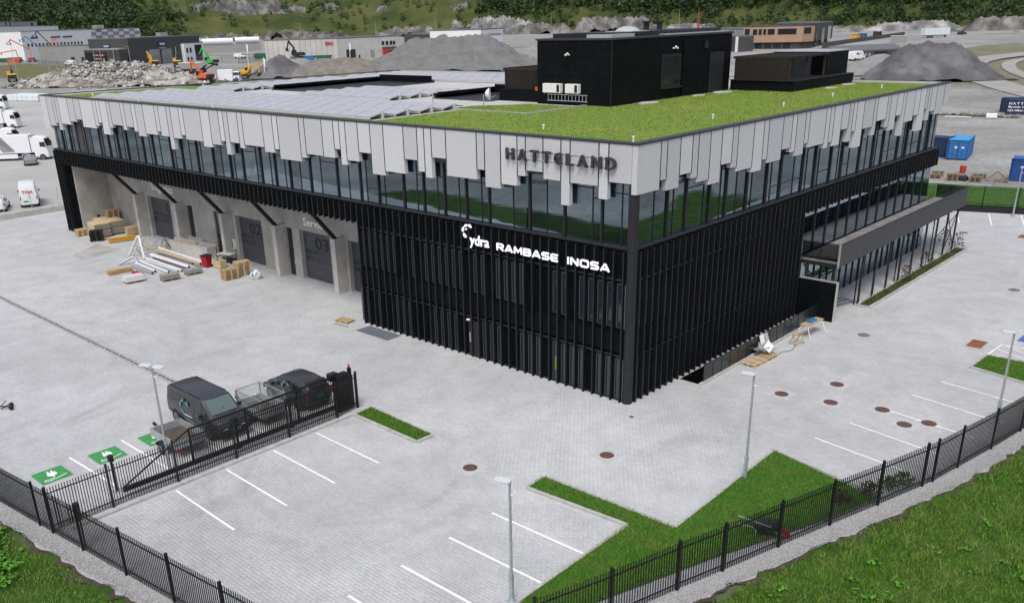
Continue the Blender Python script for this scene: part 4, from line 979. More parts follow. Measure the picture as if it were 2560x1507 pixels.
S = thing('illuminated_sign', 'white lit INOSA sign on the black fins next to the corner', 'sign', (-4.1, -.03, 7.0)); stroke_letters('INOSA', 'sign_lit', S, 2.70, .42, .095, .06, [.2, 1, 1.1, 1, 1.1], .10)

# ------------------------------------------------------------------ kerbs and lawn beds
def bed(label, poly, kerbs, n, zt=.12):
    t = thing('lawn_bed', label, 'lawn', (0, 0, 0))
    o = sheet('turf', poly, [], zt-.03, 'lawn'); o.parent = t
    for k in kerbs:
        for a, b in zip(k, k[1:]):
            d = Vector((b[0]-a[0], b[1]-a[1], 0)); L = d.length; d.normalize(); m = max(1, round(L/1.0))
            for i in range(m):
                p = Vector((*a, 0))+d*(L*i/m); q = Vector((*a, 0))+d*(L*(i+1)/m-.012)
                c = MB().bar((p.x, p.y, zt/2-.02), (q.x, q.y, zt/2-.02), .15, zt+.04); part('kerbstone', c, 'kerb', t, bev=.012)
    b = blades('grass', scatter(poly, n, zt-.02), .085, .014, 'blade_lawn', lean=.9); b.parent = t
    return t
bed('narrow lawn strip with kerb at the end of the sliding gate', [(-10.1, -10.05), (-5.4, -10.1), (-5.35, -9.2), (-10.2, -9.0)], [[(-10.2, -10.15), (-5.3, -10.2), (-5.25, -9.15)]], 7000)
bed('kinked lawn bed running down beside the southern parking bays', [(1.75, -10.05), (6.75, -9.75), (6.9, -16.4), (7.95, -18.0), (8.8, -14.9), (9.75, -12.0), (9.5, -10.6), (8.36, -8.75), (1.65, -8.95)], [[(1.65, -8.9), (1.7, -10.15), (6.78, -9.82), (6.78, -16.5)], [(1.65, -8.85), (8.3, -8.75)]], 24000)
bed('triangular lawn with a lamp post inside the eastern fence', [(8.19, -.05), (13.35, -1.35), (12.55, -4.2), (11.55, -6.9), (10.5, -9.7), (9.75, -12.0), (9.5, -10.6), (8.36, -8.75)], [[(8.3, -8.75), (8.12, .05), (13.4, -1.0)]], 26000, .12)
bed('lawn bed with kerb beside the hatched parking bay', [(11.75, 16.85), (17.0, 15.6), (17.2, 19.4), (11.85, 19.2)], [[(11.8, 19.25), (11.66, 16.72), (17.0, 15.45)]], 12000)
# planter along the terrace: grasses and small shrubs
pg = scatter([(2.36, 24.2), (3.1, 24.2), (3.1, 44.7), (2.36, 44.7)], 2600, .08); pg = np.array([p for p in pg if fbm(p[0], p[1], 1.3, 2) > -.22])
o = blades('planter_grass', pg, .26, .02, 'shrub', lean=.7); tag(o, 'straggly grasses filling the planter along the terrace columns', 'grass')
def shrub(name, label, x, y, z, h, r, n, m, grp=None):
    t = thing(name, label, 'shrub', (x, y, z), 0, grp)
    st = MB()
    for k in range(5): a = random.random()*6.3; st.cyl((0, 0, 0), (r*.5*math.cos(a), r*.5*math.sin(a), h*random.uniform(.6, .9)), .016, 5, .006)
    part('stems', st, 'wood_old', t)
    V = []; F = []
    for k in range(n):
        a = random.random()*6.3; q = random.random()**.5*r; zz = h*random.uniform(.25, 1.0); q *= math.sin(math.pi*min(.95, .2+zz/h*.7)); c = Vector((q*math.cos(a), q*math.sin(a), zz)); s = random.uniform(.04, .08)
        d = Vector((random.gauss(0, 1), random.gauss(0, 1), random.gauss(0, .6))).normalized(); e = d.orthogonal()*s*.6; i = len(V); V += [c-e, c+e, c+d*s*1.6+e*.4, c+d*s*1.6-e*.4]; F.append((i, i+1, i+2, i+3))
    link('leaves', np_mesh('leaves', np.array([tuple(v) for v in V]), np.array(F), m), t)
for y, s in ((31.8, 1.0), (36.0, 1.15), (43.2, 1.3)): shrub('planter_shrub', 'dark red leaved young shrub growing in the terrace planter', 2.7, y, .08, 1.25*s, .5*s, 150, 'shrub_red', 'red leaved shrubs in the terrace planter')
shrub('planter_shrub', 'green shrub at the foot of the terrace column beyond the planter', 1.2, 45.2, .0, 1.4, .6, 160, 'shrub')
for x, y in ((13.0, -1.2), (13.4, -.2), (12.4, -2.6), (13.75, .6)): shrub('fence_shrub', 'reddish bush growing against the inside of the eastern fence', x, y, .02, .6, .45, 130, 'shrub_red' if x < 13.2 else 'shrub', 'bushes along the eastern fence')

# ------------------------------------------------------------------ fences
pale_me = MB().box(-.016, .016, -.012, .012, .06, 1.98).mesh('pale', 'fence_black'); fixn(pale_me)
post_me = MB().box(-.045, .045, -.045, .045, 0, 2.06).box(-.052, .052, -.052, .052, 2.06, 2.075).mesh('post', 'fence_black'); fixn(post_me)
def fence(label, pts, posts=True, sp=.115, z=0, maxp=300, one=False, h=1.0):
    t = thing('palisade_fence', label, 'fence', (pts[0][0], pts[0][1], z)); O = Vector((pts[0][0], pts[0][1], 0)); npal = 0; extra = []
    for a, b in zip(pts, pts[1:]):
        A = Vector((*a, 0))-O; Bv = Vector((*b, 0))-O; d = (Bv-A); L = d.length; d.normalize(); rz = math.atan2(d.y, d.x)
        for zz in (.28, 1.74): part('rail', MB().bar((A.x, A.y, zz*h), (Bv.x, Bv.y, zz*h), .035, .04), 'fence_black', t)
        n = int(L/sp)
        for k in range(1, n):
            p = A+d*(L*k/n)
            if npal < maxp and not one: link('pale', pale_me, t, (p.x, p.y, 0), rz); npal += 1
            else: extra.append(p)
    for p in pts: 
        o = link('post', post_me, t, (p[0]-O.x, p[1]-O.y, 0)); o.scale = (1, 1, h)
    if extra:
        mb = MB()
        for p in extra: mb.box(p.x-.014, p.x+.014, p.y-.014, p.y+.014, .06, 1.98*h)
        o = part('pales', mb, 'fence_black', t); o['kind'] = 'stuff'
    return t
fence('black steel fence along the southern grass bank', F1[2:])
fence('black steel fence curving along the eastern meadow bank', F2[1:10], maxp=300)
fence('black steel fence past the eastern parking bays', F2[9:17])
GX = -10.68
fence('black steel fence dividing the yard from the parking bays', [(GX-.0, -25.5), (GX-.03, -22.93), (GX, -19.91), (GX+.02, -16.89), (GX+.04, -13.9), (GX+.02, -10.9), (GX-.2, -9.35)])
lb = thing('letter_box', 'black box mounted on a post of the southern fence', 'box', (-8.35, -25.22, 0)); part('casing', MB().box(-.1, .1, -.05, .12, 1.35, 2.1), 'fence_black', lb); part('pole', MB().box(-.04, .04, .02, .09, 0, 1.35), 'fence_black', lb)
gm = ribbon('gravel_margin', [(-10.75, -25.2), (-10.75, -9.0)], -.55, .32, .004, 'gravel_strip', .1)
mb_ = None
kt = thing('kerb_line', 'long pale kerb along the foot of the dividing fence', 'kerb', (0, 0, 0))
for k in range(15): part('kerbstone', MB().box(-10.38, -10.2, -24.9+k*1.0, -24.9+k*1.0+.985, -.02, .12), 'kerb', kt, bev=.012)
# cantilever sliding gate, parked behind the fence
g = thing('sliding_gate', 'black cantilever sliding gate with diagonal brace parked behind the dividing fence', 'gate', (-11.25, -22.2, 0))
part('bottom_beam', MB().box(-.06, .06, 0, 12.2, .22, .44), 'fence_black', g); part('top_rail', MB().box(-.035, .035, 3.4, 12.2, 2.0, 2.08), 'fence_black', g); part('brace', MB().bar((0, .05, .44), (0, 3.45, 2.04), .05, .06), 'fence_black', g)
part('middle_rail', MB().box(-.02, .02, 3.4, 12.2, 1.60, 1.65), 'fence_black', g)
for k in range(76):
    o = link('pale', pale_me, g, (0, 3.45+k*.115, .36)); o.scale = (1, 1, .83)
for y in (3.42, 6.4, 9.4, 12.15): part('upright', MB().box(-.04, .04, y-.04, y+.04, .44, 2.0), 'fence_black', g)
for y in (6.0, 9.1): 
    t = thing('gate_guide', 'short black guide post behind the sliding gate', 'post', (-11.6, -22.2+y, 0), 0, 'guide posts of the sliding gate'); part('pole', MB().box(-.05, .05, -.05, .05, 0, 1.5), 'fence_black', t); part('base_plate', MB().box(-.13, .13, -.13, .13, 0, .03), 'fence_black', t); part('roller_box', MB().box(-.1, .12, -.12, .12, 1.2, 1.6), 'fence_black', t)
t = thing('gate_guide', 'black post with a box on top at the tail of the sliding gate', 'post', (-11.95, -22.2, 0)); part('pole', MB().cyl((0, 0, 0), (0, 0, 1.6), .06, 10), 'fence_black', t); part('box', MB().box(-.13, .13, -.1, .1, 1.5, 1.8), 'plastic_black', t, bev=.02); part('base_plate', MB().box(-.16, .16, -.16, .16, 0, .03), 'galv', t)
t = thing('gate_motor', 'black gate drive cabinet with red warning lamp at the gate opening', 'gate motor', (-11.3, -10.15, 0)); part('portal', MB().box(-.2, .25, -.3, .55, 0, 2.05), 'fence_black', t, bev=.02); part('cabinet', MB().box(-.35, .0, -.5, .0, 1.75, 2.15), 'plastic_black', t, bev=.02); part('post', MB().box(.0, .16, .6, .76, 0, 2.25), 'fence_black', t); part('warning_lamp', MB().cyl((.08, .68, 2.25), (.08, .68, 2.42), .05, 10), 'lamp_red', t)

# ------------------------------------------------------------------ lamp posts
def lamp(label, x, y, h, az, double=False):
    t = thing('lamp_post', label, 'lamp post', (x, y, 0))
    part('base_sleeve', MB().cyl((0, 0, 0), (0, 0, 1.15), .085, 14), 'galv', t, smooth=40); part('pole', MB().cyl((0, 0, 1.15), (0, 0, h), .058, 12, .045), 'galv', t, smooth=40); part('base_plate', MB().box(-.16, .16, -.16, .16, 0, .03), 'galv', t)
    for a in ([az, az+180] if double else [az]):
        R = Matrix.Rotation(rad(a), 3, 'Z'); mb = MB(); p = [(-.05, -.09), (.1, -.16), (.50, -.145), (.54, 0), (.50, .145), (.1, .16), (-.05, .09)]
        b = MB().prism(p, h+.02, h+.09, 'z'); b.v = [tuple(R @ Vector((v[0]+(.12 if double else 0), v[1], v[2]))) for v in b.v]; part('luminaire', b, 'lamp_white', t, bev=.015)
    part('bracket', MB().cyl((0, 0, h-.05), (0, 0, h+.06), .06, 10), 'galv', t); part('sensor', MB().cyl((.06, 0, h-.45), (.16, 0, h-.42), .035, 8), 'white_paint', t)
lamp('slim grey lamp post at the edge of the kinked lawn bed', 6.55, -16.55, 4.72, 200)
lamp('slim grey lamp post at the corner of the triangular lawn', 8.4, -3.27, 4.9, 190)
lamp('slim grey lamp post by the hatched bay and eastern fence', 14.85, 9.9, 4.6, 190)
lamp('grey lamp post with two heads beside the open trailer', -11.97, -19.63, 5.15, 20, True)
lamp('slim grey lamp post by the far boundary fence', 2.4, 61.0, 4.6, 100)

# ------------------------------------------------------------------ vehicles
def ring_pts(s, nose=1.0):
    x, zl, zb, zt, w, wt = s
    h = [(0, zl), (w*.86, zl), (w*.98, zl+.16), (w, zl+.40*(zb-zl)+.05), (w*.985, zb), (wt, zt-.07), (wt-.10, zt), (0, zt+.025)]
    return [(x, y, z) for y, z in h]+[(x, -y, z) for y, z in h[-2:0:-1]]
def wheel(t, x, y, r, w=.22, s=1):
    o = part('wheel', MB().cyl((x, y-s*w, r), (x, y+s*.012, r), r, 22), 'tyre', t, smooth=35); part('rim', MB().cyl((x, y-s*.02, r), (x, y+s*.022, r), r*.64, 16), 'rim', o); part('hub', MB().cyl((x, y, r), (x, y+s*.03, r), r*.2, 8), 'plastic_black', o)
def vehicle(name, label, cat, loc, rz, st, body, wheels, side_win=(), front=None, rear=None, wr=.33, plate=None, front_lamps=True, group=None, mirrors=None, glassm='car_glass'):
    t = thing(name, label, cat, loc, rz, group); R = [ring_pts(s) for s in st]; n = len(R[0]); mb = MB()
    mb.v = [p for r in R for p in r]
    for i in range(len(R)-1):
        for k in range(n): mb.f.append((i*n+k, i*n+(k+1) % n, (i+1)*n+(k+1) % n, (i+1)*n+k))
    mb.f += [tuple(range(n))[::-1], tuple((len(R)-1)*n+k for k in range(n))]
    part('body', mb, body, t, smooth=32)
    hw = max(s[4] for s in st)
    def lerp(a, b, q): return Vector(a)*(1-q)+Vector(b)*q
    for (x0, x1, lo, hi) in side_win:
        def at(x, q):
            for i in range(len(st)-1):
                if st[i][0] <= x <= st[i+1][0]:
                    u = (x-st[i][0])/(st[i+1][0]-st[i][0]); P4 = lerp(R[i][4], R[i+1][4], u); P5 = lerp(R[i][5], R[i+1][5], u); return lerp(P4, P5, q)
        c = [at(x0, lo), at(x1, lo), at(x1-(.0), hi), at(x0, hi)]
        for sgn in (1, -1): part('side_window', MB().quad(*[(v.x, sgn*(v.y+.007), v.z) for v in c]), glassm, t)
    def cross(i, j, a, b, name, m, inset=.84):
        P, Q = st[i], st[j]; A = Vector((P[0], 0, P[3])); Bq = Vector((Q[0], 0, Q[3])); nrm = Vector((-(Bq.z-A.z), 0, Bq.x-A.x)).normalized()
        if nrm.z < 0: nrm = -nrm
        u, v = A.lerp(Bq, a)+nrm*.035, A.lerp(Bq, b)+nrm*.035; wu = (P[5]*(1-a)+Q[5]*a)*inset; wv = (P[5]*(1-b)+Q[5]*b)*inset
        part(name, MB().quad((u.x, -wu, u.z), (u.x, wu, u.z), (v.x, wv, v.z), (v.x, -wv, v.z)), m, t)
    if front: cross(*front, 'windscreen', 'wind_glass')
    if rear: cross(*rear, 'rear_window', glassm)
    for x in wheels:
        for s in (1, -1):
            part('wheel_arch', MB().cyl((x, s*(hw-.25), wr), (x, s*(hw+.004), wr), wr*1.18, 20), 'plastic_black', t); wheel(t, x, s*(hw+.012), wr, .2, s)
    x1 = st[-1][0]; x0 = st[0][0]
    if front_lamps:
        zf = st[-1][3]*.82
        for s in (1, -1): part('headlight', MB().box(x1-.16, x1+.012, s*hw*.55-.16, s*hw*.55+.16, zf-.10, zf+.06), 'lamp_clear', t, bev=.02); part('tail_light', MB().box(x0-.012, x0+.05, s*hw*.86-.06, s*hw*.86+.06, st[0][2]-.25, st[0][2]+.15), 'lamp_red', t)
        part('grille', MB().box(x1-.05, x1+.015, -hw*.38, hw*.38, zf-.16, zf+.02), 'plastic_black', t); part('bumper', MB().box(x1-.1, x1+.05, -hw*.92, hw*.92, st[-1][1]+.02, st[-1][1]+.26), 'plastic_black', t, bev=.03)
    if plate:
        part('number_plate', MB().box(x1+.05, x1+.062, -.26, .26, st[-1][1]+.10, st[-1][1]+.22), plate, t); part('number_plate', MB().box(x0-.022, x0-.01, -.26, .26, .72, .84), plate, t)
    if mirrors:
        for s in (1, -1): part('door_mirror', MB().box(mirrors[0]-.06, mirrors[0]+.06, s*(hw+.14)-.10, s*(hw+.14)+.10, mirrors[1], mirrors[1]+.18), 'plastic_black', t, bev=.03)
    return t
VAN = [(-2.5, .45, 1.10, 1.62, .90, .74), (-2.46, .36, 1.12, 1.84, .94, .80), (-2.2, .30, 1.14, 1.90, .96, .82), (-.6, .30, 1.14, 1.93, .965, .83), (.75, .30, 1.13, 1.90, .965, .81), (1.02, .30, 1.12, 1.86, .962, .79), (1.72, .30, 1.10, 1.18, .95, .86), (2.15, .32, 1.0, 1.08, .93, .82), (2.42, .34, .86, .93, .86, .72), (2.52, .40, .70, .78, .76, .62)]
v = vehicle('van', 'black panel van with teal swirl decals parked behind the gate', 'van', (-15.05, -15.72, .012), 0, VAN, 'van_paint', (-1.62, 1.62), [(-2.25, -1.0, .12, .80), (-.9, .25, .12, .80), (.33, 1.0, .1, .82)], (6, 5, .06, .93), (0, 1, .1, .6), .35, 'plate_green', mirrors=(1.25, 1.12))
part('roof_stripe', MB().box(-2.2, .7, .70, .76, 1.895, 1.925).box(-2.2, .7, -.76, -.70, 1.895, 1.925), 'plastic_black', v); part('wiper', MB().bar((1.66, -.5, 1.245), (1.5, .1, 1.45), .02), 'plastic_black', v)
def decal(t, x, y, z, s, ny, m='decal_teal'):
    for a0, a1, r in ((250, 200, .38), (190, 145, .40), (135, 95, .36), (70, 20, .36)):
        q = petal(0, 0, r*s, a0, a1, .16*s); q.v = [(x+p[0]*(1 if ny < 0 else -1), y+ny*.012+(p[1]+.06)*.1, z+p[2]) for p in q.v]; part('decal', q, m, t)
for xx in (-.95, .29, 1.06): part('panel_gap', MB().box(xx-.008, xx+.008, -.972, -.960, .42, 1.12), 'number_black', v)
part('side_rail', MB().box(-2.3, 1.0, -.976, -.958, .60, .63), 'plastic_black', v)
decal(v, -.55, -.968, 1.15, 1.05, -1); part('door_lettering', MB().box(-.75, .05, -.974, -.966, .73, .77), 'letter_white', v)
CAR = [(-2.05, .45, .95, 1.10, .74, .60), (-1.98, .36, .98, 1.32, .82, .66), (-1.72, .28, 1.0, 1.52, .87, .66), (-.9, .26, 1.0, 1.60, .90, .68), (.1, .26, .99, 1.58, .90, .67), (.42, .26, .98, 1.53, .90, .66), (1.12, .28, .95, 1.02, .88, .78), (1.7, .30, .86, .92, .84, .72), (2.02, .34, .72, .78, .74, .60), (2.1, .42, .60, .66, .62, .48)]
c_ = vehicle('car', 'black compact car with teal decals parked nose in behind the gate motor', 'car', (-14.3, -10.75, .012), rad(180), CAR, 'van_paint', (-1.28, 1.3), [(-1.55, -.75, .1, .80), (-.65, .35, .08, .82), (.42, .95, .1, .55)], (6, 5, .06, .92), (1, 2, -.1, .85), .32, 'plate_green', mirrors=(.75, .98))
decal(c_, -.3, .905, 1.05, .9, 1)
part('spoiler', MB().box(-1.85, -1.6, -.62, .62, 1.50, 1.55), 'plastic_black', c_, bev=.02); part('aerial', MB().cyl((.2, 0, 1.6), (.05, 0, 1.85), .012, 6), 'plastic_black', c_)
mat('trailer_floor', (.075, .06, .05), .8, var=.2, vscale=2)
# trailers
def trailer(label, loc, rz, L, Wd, floor, side, cage=0, body='galv', plank='trailer_floor'):
    t = thing('car_trailer', label, 'trailer', loc, rz)
    part('floor', MB().box(-L/2, L/2, -Wd/2, Wd/2, floor-.06, floor), plank, t)
    for s in (1, -1): part('side_board', MB().box(-L/2, L/2, s*Wd/2-.02, s*Wd/2+.02, floor-.05, floor+side), body, t)
    part('front_board', MB().box(L/2-.02, L/2+.02, -Wd/2, Wd/2, floor-.05, floor+side), body, t); part('tail_board', MB().box(-L/2-.02, -L/2+.02, -Wd/2, Wd/2, floor-.05, floor+side), body, t)
    part('drawbar', MB().bar((L/2, .4, floor-.1), (L/2+1.2, 0, floor-.1), .07).bar((L/2, -.4, floor-.1), (L/2+1.2, 0, floor-.1), .07), 'galv', t); part('jockey_wheel', MB().cyl((L/2+1.0, .03, .1), (L/2+1.0, .09, .1), .10, 10).cyl((L/2+1.0, .12, .1), (L/2+1.0, .12, .8), .03, 8), 'black_mach', t); part('coupling', MB().box(L/2+1.1, L/2+1.4, -.05, .05, floor-.12, floor), 'black_mach', t)
    for s in (1, -1):
        wheel(t, 0, s*(Wd/2+.2), .29, .18, s); part('mudguard', MB().prism([(-.36, .40), (-.36, .56), (-.2, .66), (.2, .66), (.36, .56), (.36, .40), (.32, .40), (.30, .54), (.18, .62), (-.18, .62), (-.30, .54), (-.32, .40)], s*(Wd/2+.02), s*(Wd/2+.24), 'y'), 'plastic_black', t); part('tail_light', MB().box(-L/2-.05, -L/2-.02, s*(Wd/2-.2)-.1, s*(Wd/2-.2)+.1, floor-.2, floor-.08), 'lamp_red', t)
    for sx in (1, -1):
        for sy in (1, -1): part('corner_post', MB().box(sx*L/2-.03, sx*L/2+.03, sy*Wd/2-.03, sy*Wd/2+.03, floor-.05, floor+side+.01+cage), 'galv', t)
    if cage:
        rim = MB(); z = floor+side+cage
        rim.box(-L/2, L/2, Wd/2-.02, Wd/2+.02, z, z+.03).box(-L/2, L/2, -Wd/2-.02, -Wd/2+.02, z, z+.03).box(L/2-.02, L/2+.02, -Wd/2, Wd/2, z, z+.03).box(-L/2-.02, -L/2+.02, -Wd/2, Wd/2, z, z+.03); part('cage_rim', rim, 'galv', t)
        w = MB(); k = -L/2
        while k < L/2: w.box(k-.004, k+.004, Wd/2-.004, Wd/2+.004, floor+side, z); w.box(k-.004, k+.004, -Wd/2-.004, -Wd/2+.004, floor+side, z); k += .1
        k = -Wd/2
        while k < Wd/2: w.box(L/2-.004, L/2+.004, k-.004, k+.004, floor+side, z); w.box(-L/2-.004, -L/2+.004, k-.004, k+.004, floor+side, z); k += .1
        for q in np.arange(floor+side+.1, z, .1): w.box(-L/2, L/2, Wd/2-.003, Wd/2+.003, q-.004, q+.004).box(-L/2, L/2, -Wd/2-.003, -Wd/2+.003, q-.004, q+.004).box(L/2-.003, L/2+.003, -Wd/2, Wd/2, q-.004, q+.004)
        o = part('cage_mesh', w, 'galv', t)
    return t
trailer('open galvanised box trailer parked on the green charging bay', (-13.8, -18.1, .012), rad(180), 2.35, 1.55, .60, .36)
trailer('grey trailer with high wire mesh sides between the black van and car', (-13.68, -13.45, .012), rad(180), 2.25, 1.45, .56, .32, .62)
t = thing('jockey_frame', 'small folded metal trolley lying alone on the yard paving', 'trolley', (-25.75, -22.05, .012), .4)
part('frame', MB().bar((-.5, 0, .1), (.5, .1, .14), .05).bar((.1, -.3, .12), (.2, .35, .2), .05).bar((-.3, .1, .1), (-.1, .3, .35), .04), 'black_mach', t); part('wheel', MB().cyl((.5, -.05, .12), (.5, .08, .12), .12, 12), 'tyre', t); part('wheel', MB().cyl((.15, .3, .12), (.15, .42, .12), .12, 12), 'tyre', t)

# trucks and vans in the western yard
def box_truck(label, loc, rz, tl=11.0, cabc='white_body', decal_panel=False, grp=None):
    t = thing('lorry', label, 'lorry', loc, rz, grp)
    part('trailer_box', MB().box(-tl, 0, -1.25, 1.25, 1.15, 4.0), 'white_body', t, bev=.06); part('chassis', MB().box(-tl+.3, 2.6, -.45, .45, .75, 1.14), 'black_mach', t); part('side_skirt', MB().box(-tl*.62, -2.2, -1.22, -1.16, .45, 1.12).box(-tl*.62, -2.2, 1.16, 1.22, .45, 1.12), 'white_body', t)
    CAB = [(.55, .75, 2.1, 3.4, 1.22, 1.16), (.6, .5, 2.1, 3.75, 1.24, 1.15), (1.6, .45, 2.1, 3.7, 1.25, 1.14), (2.25, .45, 2.05, 3.45, 1.25, 1.10), (2.55, .42, 2.0, 2.2, 1.24, 1.14), (2.68, .45, 1.3, 1.4, 1.18, 1.05)]
    R = [ring_pts(s) for s in CAB]; n = len(R[0]); mb = MB(); mb.v = [p for r in R for p in r]
    for i in range(len(R)-1):
        for k in range(n): mb.f.append((i*n+k, i*n+(k+1) % n, (i+1)*n+(k+1) % n, (i+1)*n+k))
    mb.f += [tuple(range(n))[::-1], tuple((len(R)-1)*n+k for k in range(n))]; part('cab', mb, cabc, t, smooth=35)
    part('windscreen', MB().quad((2.33, -1.0, 3.3), (2.33, 1.0, 3.3), (2.60, 1.08, 2.15), (2.60, -1.08, 2.15)), 'car_glass', t)
    for s in (1, -1):
        part('side_window', MB().quad((1.55, s*1.262, 2.15), (2.3, s*1.262, 2.12), (2.18, s*1.20, 2.85), (1.55, s*1.20, 2.9)), 'car_glass', t); part('air_deflector', MB().box(.12, .55, s*1.1-.03, s*1.1+.03, 1.3, 3.6), 'white_body', t); part('mirror', MB().box(2.3, 2.42, s*1.38-.1, s*1.38+.1, 2.1, 2.9), 'plastic_black', t)
        for x in (1.75, -.9, -tl+1.6, -tl+2.9, -tl+4.2): wheel(t, x, s*1.24, .50, .3, s); part('mudguard', MB().prism([(x-.62, .6), (x-.55, 1.0), (x-.2, 1.12), (x+.2, 1.12), (x+.55, 1.0), (x+.62, .6), (x+.56, .6), (x+.5, .95), (x+.18, 1.07), (x-.18, 1.07), (x-.5, .95), (x-.56, .6)], s*.92, s*1.25, 'y'), 'white_body', t)
        part('side_marker', MB().box(-tl, 0, s*1.25-.004, s*1.25+.004, 1.15, 1.25), 'sign_blue', t)
    if decal_panel:
        part('printed_panel', MB().quad((-6.2, -1.258, 3.75), (-4.2, -1.258, 3.75), (-2.4, -1.258, 1.4), (-4.4, -1.258, 1.4)), 'b_grey', t)
        for k in range(8): x = -5.2+k*.24; part('printed_line', MB().quad((x-.2, -1.262, 3.4-k*.22), (x+1.0, -1.262, 3.4-k*.22), (x+1.04, -1.262, 3.34-k*.22), (x-.16, -1.262, 3.34-k*.22)), 'letter_dark', t)
    return t
box_truck('white articulated lorry with slanted grey printed panel in the western yard', (-129.8, 20.0, 0), rad(47), 12, decal_panel=True)
box_truck('white lorry parked side on behind the lorry with the printed panel', (-184.2, 35.3, .3), rad(45), 9)
box_truck('white lorry at the back of the western yard near the wrapped bales', (-221.2, 46.4, 1.6), rad(45), 8)
box_truck('white semi trailer parked close behind the lorry with the printed panel', (-149.0, 22.0, 0), rad(47), 12)
SALOON = [(-2.35, .45, .85, .98, .80, .66), (-2.2, .34, .92, 1.06, .88, .70), (-1.7, .28, .95, 1.30, .91, .64), (-.9, .26, .95, 1.46, .92, .66), (.2, .26, .94, 1.46, .92, .65), (.5, .26, .93, 1.40, .92, .64), (1.15, .28, .90, .98, .90, .76), (1.9, .30, .80, .88, .86, .70), (2.25, .34, .68, .74, .76, .6), (2.35, .42, .58, .64, .64, .48)]
vehicle('car', 'grey estate car standing beside the lorry with the printed panel', 'car', (-124.5, 17.2, 0), rad(160), SALOON, 'grey_body', (-1.4, 1.4), [(-1.6, -.8, .1, .8), (-.7, .3, .08, .82), (.4, .95, .1, .6)], (6, 5, .06, .9), (1, 3, .25, .95), .33)
SPR = [(-3.0, .5, 1.25, 2.45, .96, .80), (-2.9, .42, 1.25, 2.68, .99, .84), (-1.0, .40, 1.25, 2.75, 1.0, .85), (1.2, .40, 1.25, 2.70, 1.0, .83), (1.6, .40, 1.22, 2.55, .99, .80), (2.25, .40, 1.2, 1.42, .97, .86), (2.75, .42, 1.0, 1.12, .92, .78), (2.95, .48, .8, .88, .82, .66)]
tv = vehicle('van', 'white high roof delivery van with red TNA lettering behind the low wall', 'van', (-88.8, 3.5, 0), rad(159), SPR, 'white_body', (-1.85, 1.85), [(1.25, 1.9, .05, .62)], (5, 4, .06, .92), None, .36, mirrors=(1.7, 1.3))
part('rear_door_gap', MB().box(-3.012, -3.0, -.01, .01, .6, 2.3), 'plastic_black', tv); text('lettering', 'TNA', 'red', tv, (-3.02, .62, 1.72), (0, -1, 0), (0, 0, 1), 1.2, .36, .01, .03); part('number_plate', MB().box(-3.03, -3.0, .1, .6, .75, .92), 'plate_green', tv); part('door_handle', MB().box(-3.03, -3.0, -.25, -.1, 1.28, 1.33), 'plastic_black', tv); text('lettering', 'TNA', 'red', tv, (.9, 1.008, 1.6), (-1, 0, 0), (0, 0, 1), .8, .3, .01, .03)
vehicle('car', 'white estate car parked beside the red lettered delivery van', 'car', (-88.2, -.2, 0), rad(155), [(a*.98, b, c+.12, d+.18, e, f) for a, b, c, d, e, f in SALOON], 'white_body', (-1.4, 1.4), [(-1.6, -.8, .1, .8), (-.7, .3, .08, .82)], (6, 5, .06, .9), (1, 3, .25, .95), .34)
for x, y in ((-83.9, 7.5),): pass
wl = thing('low_wall', 'long low concrete wall along the western edge of the yard', 'wall', (-81.5, 0, 0))
for k in range(14): part('wall_block', MB().box(-.25, .2, -30+k*3.0, -30+k*3.0+2.98, -.1, .62), 'concrete_light', wl, bev=.02)
mf = thing('mesh_fence', 'thin galvanised posts with wire on the low concrete wall', 'fence', (-81.4, 0, .62))
for k in range(14): part('post', MB().cyl((0, -29+k*3.0, 0), (0, -29+k*3.0, 2.0), .035, 8), 'galv', mf)
for z in (.6, 1.3, 1.95): part('wire', MB().box(-.004, .004, -30, 11, z-.004, z+.004), 'galv', mf)
for k in range(11):
    i, j = k % 6, k // 6; x, y = -236+i*1.5+j*.6, 55.8+i*.75+j*2.6; z = float(T(x, y))
    t = thing('wrapped_bale', 'pallet load wrapped in pale shiny plastic in the row by the rubble heap', 'wrapped bale', (x, y, z), .45, 'wrapped pallet loads')
    part('load', MB().box(-.85, .85, -1.1, 1.1, .14, 1.75), 'bale', t, bev=.18); part('pallet', MB().box(-.8, .8, -1.0, 1.0, 0, .13), 'wood_old', t)

# ------------------------------------------------------------------ loading bay clutter
def pallet_mesh():
    mb = MB()
    for k in range(5): mb.box(-.6, .6, -.4+k*.175, -.4+k*.175+.1, .122, .144)
    for y in (-.4, -.05, .3):
        mb.box(-.6, .6, y, y+.1, 0, .022)
        for x in (-.6, -.07, .46): mb.box(x, x+.14, y, y+.1, .022, .10)
    for x in (-.6, -.07, .46): mb.box(x, x+.14, -.4, .4, .1, .122)
    me = mb.mesh('pallet', 'wood'); fixn(me); return me
PAL = pallet_mesh(); PALM = {}
def pal_me(m):
    if m not in PALM: PALM[m] = PAL.copy(); PALM[m].materials[0] = M[m]
    return PALM[m]
def stack(label, x, y, n, rz=0, m='wood', z=0, s=1.0):
    for k in range(n):
        o = link('pallet', pal_me(m), None, (x+random.uniform(-.02, .02), y+random.uniform(-.02, .02), z+.012+k*.146*s), rz+random.uniform(-.03, .03)); o.scale = (s, s, s)
        tag(o, label, 'pallet', label[:40])
stack('pale wooden pallet in the left of two stacks by loading door 02', -39.3, .35, 6, rad(83))
stack('pale wooden pallet in the taller right stack by loading door 02', -39.6, 1.75, 8, rad(83), 'wood_pale')
stack('wooden pallet in the stack on top of the timber packs by the concrete side wall', -66.4, 3.4, 6, rad(80), z=1.1)
stack('black plastic pallet in the stack beside the timber packs', -62.45, -.25, 7, rad(60), 'plastic_black')
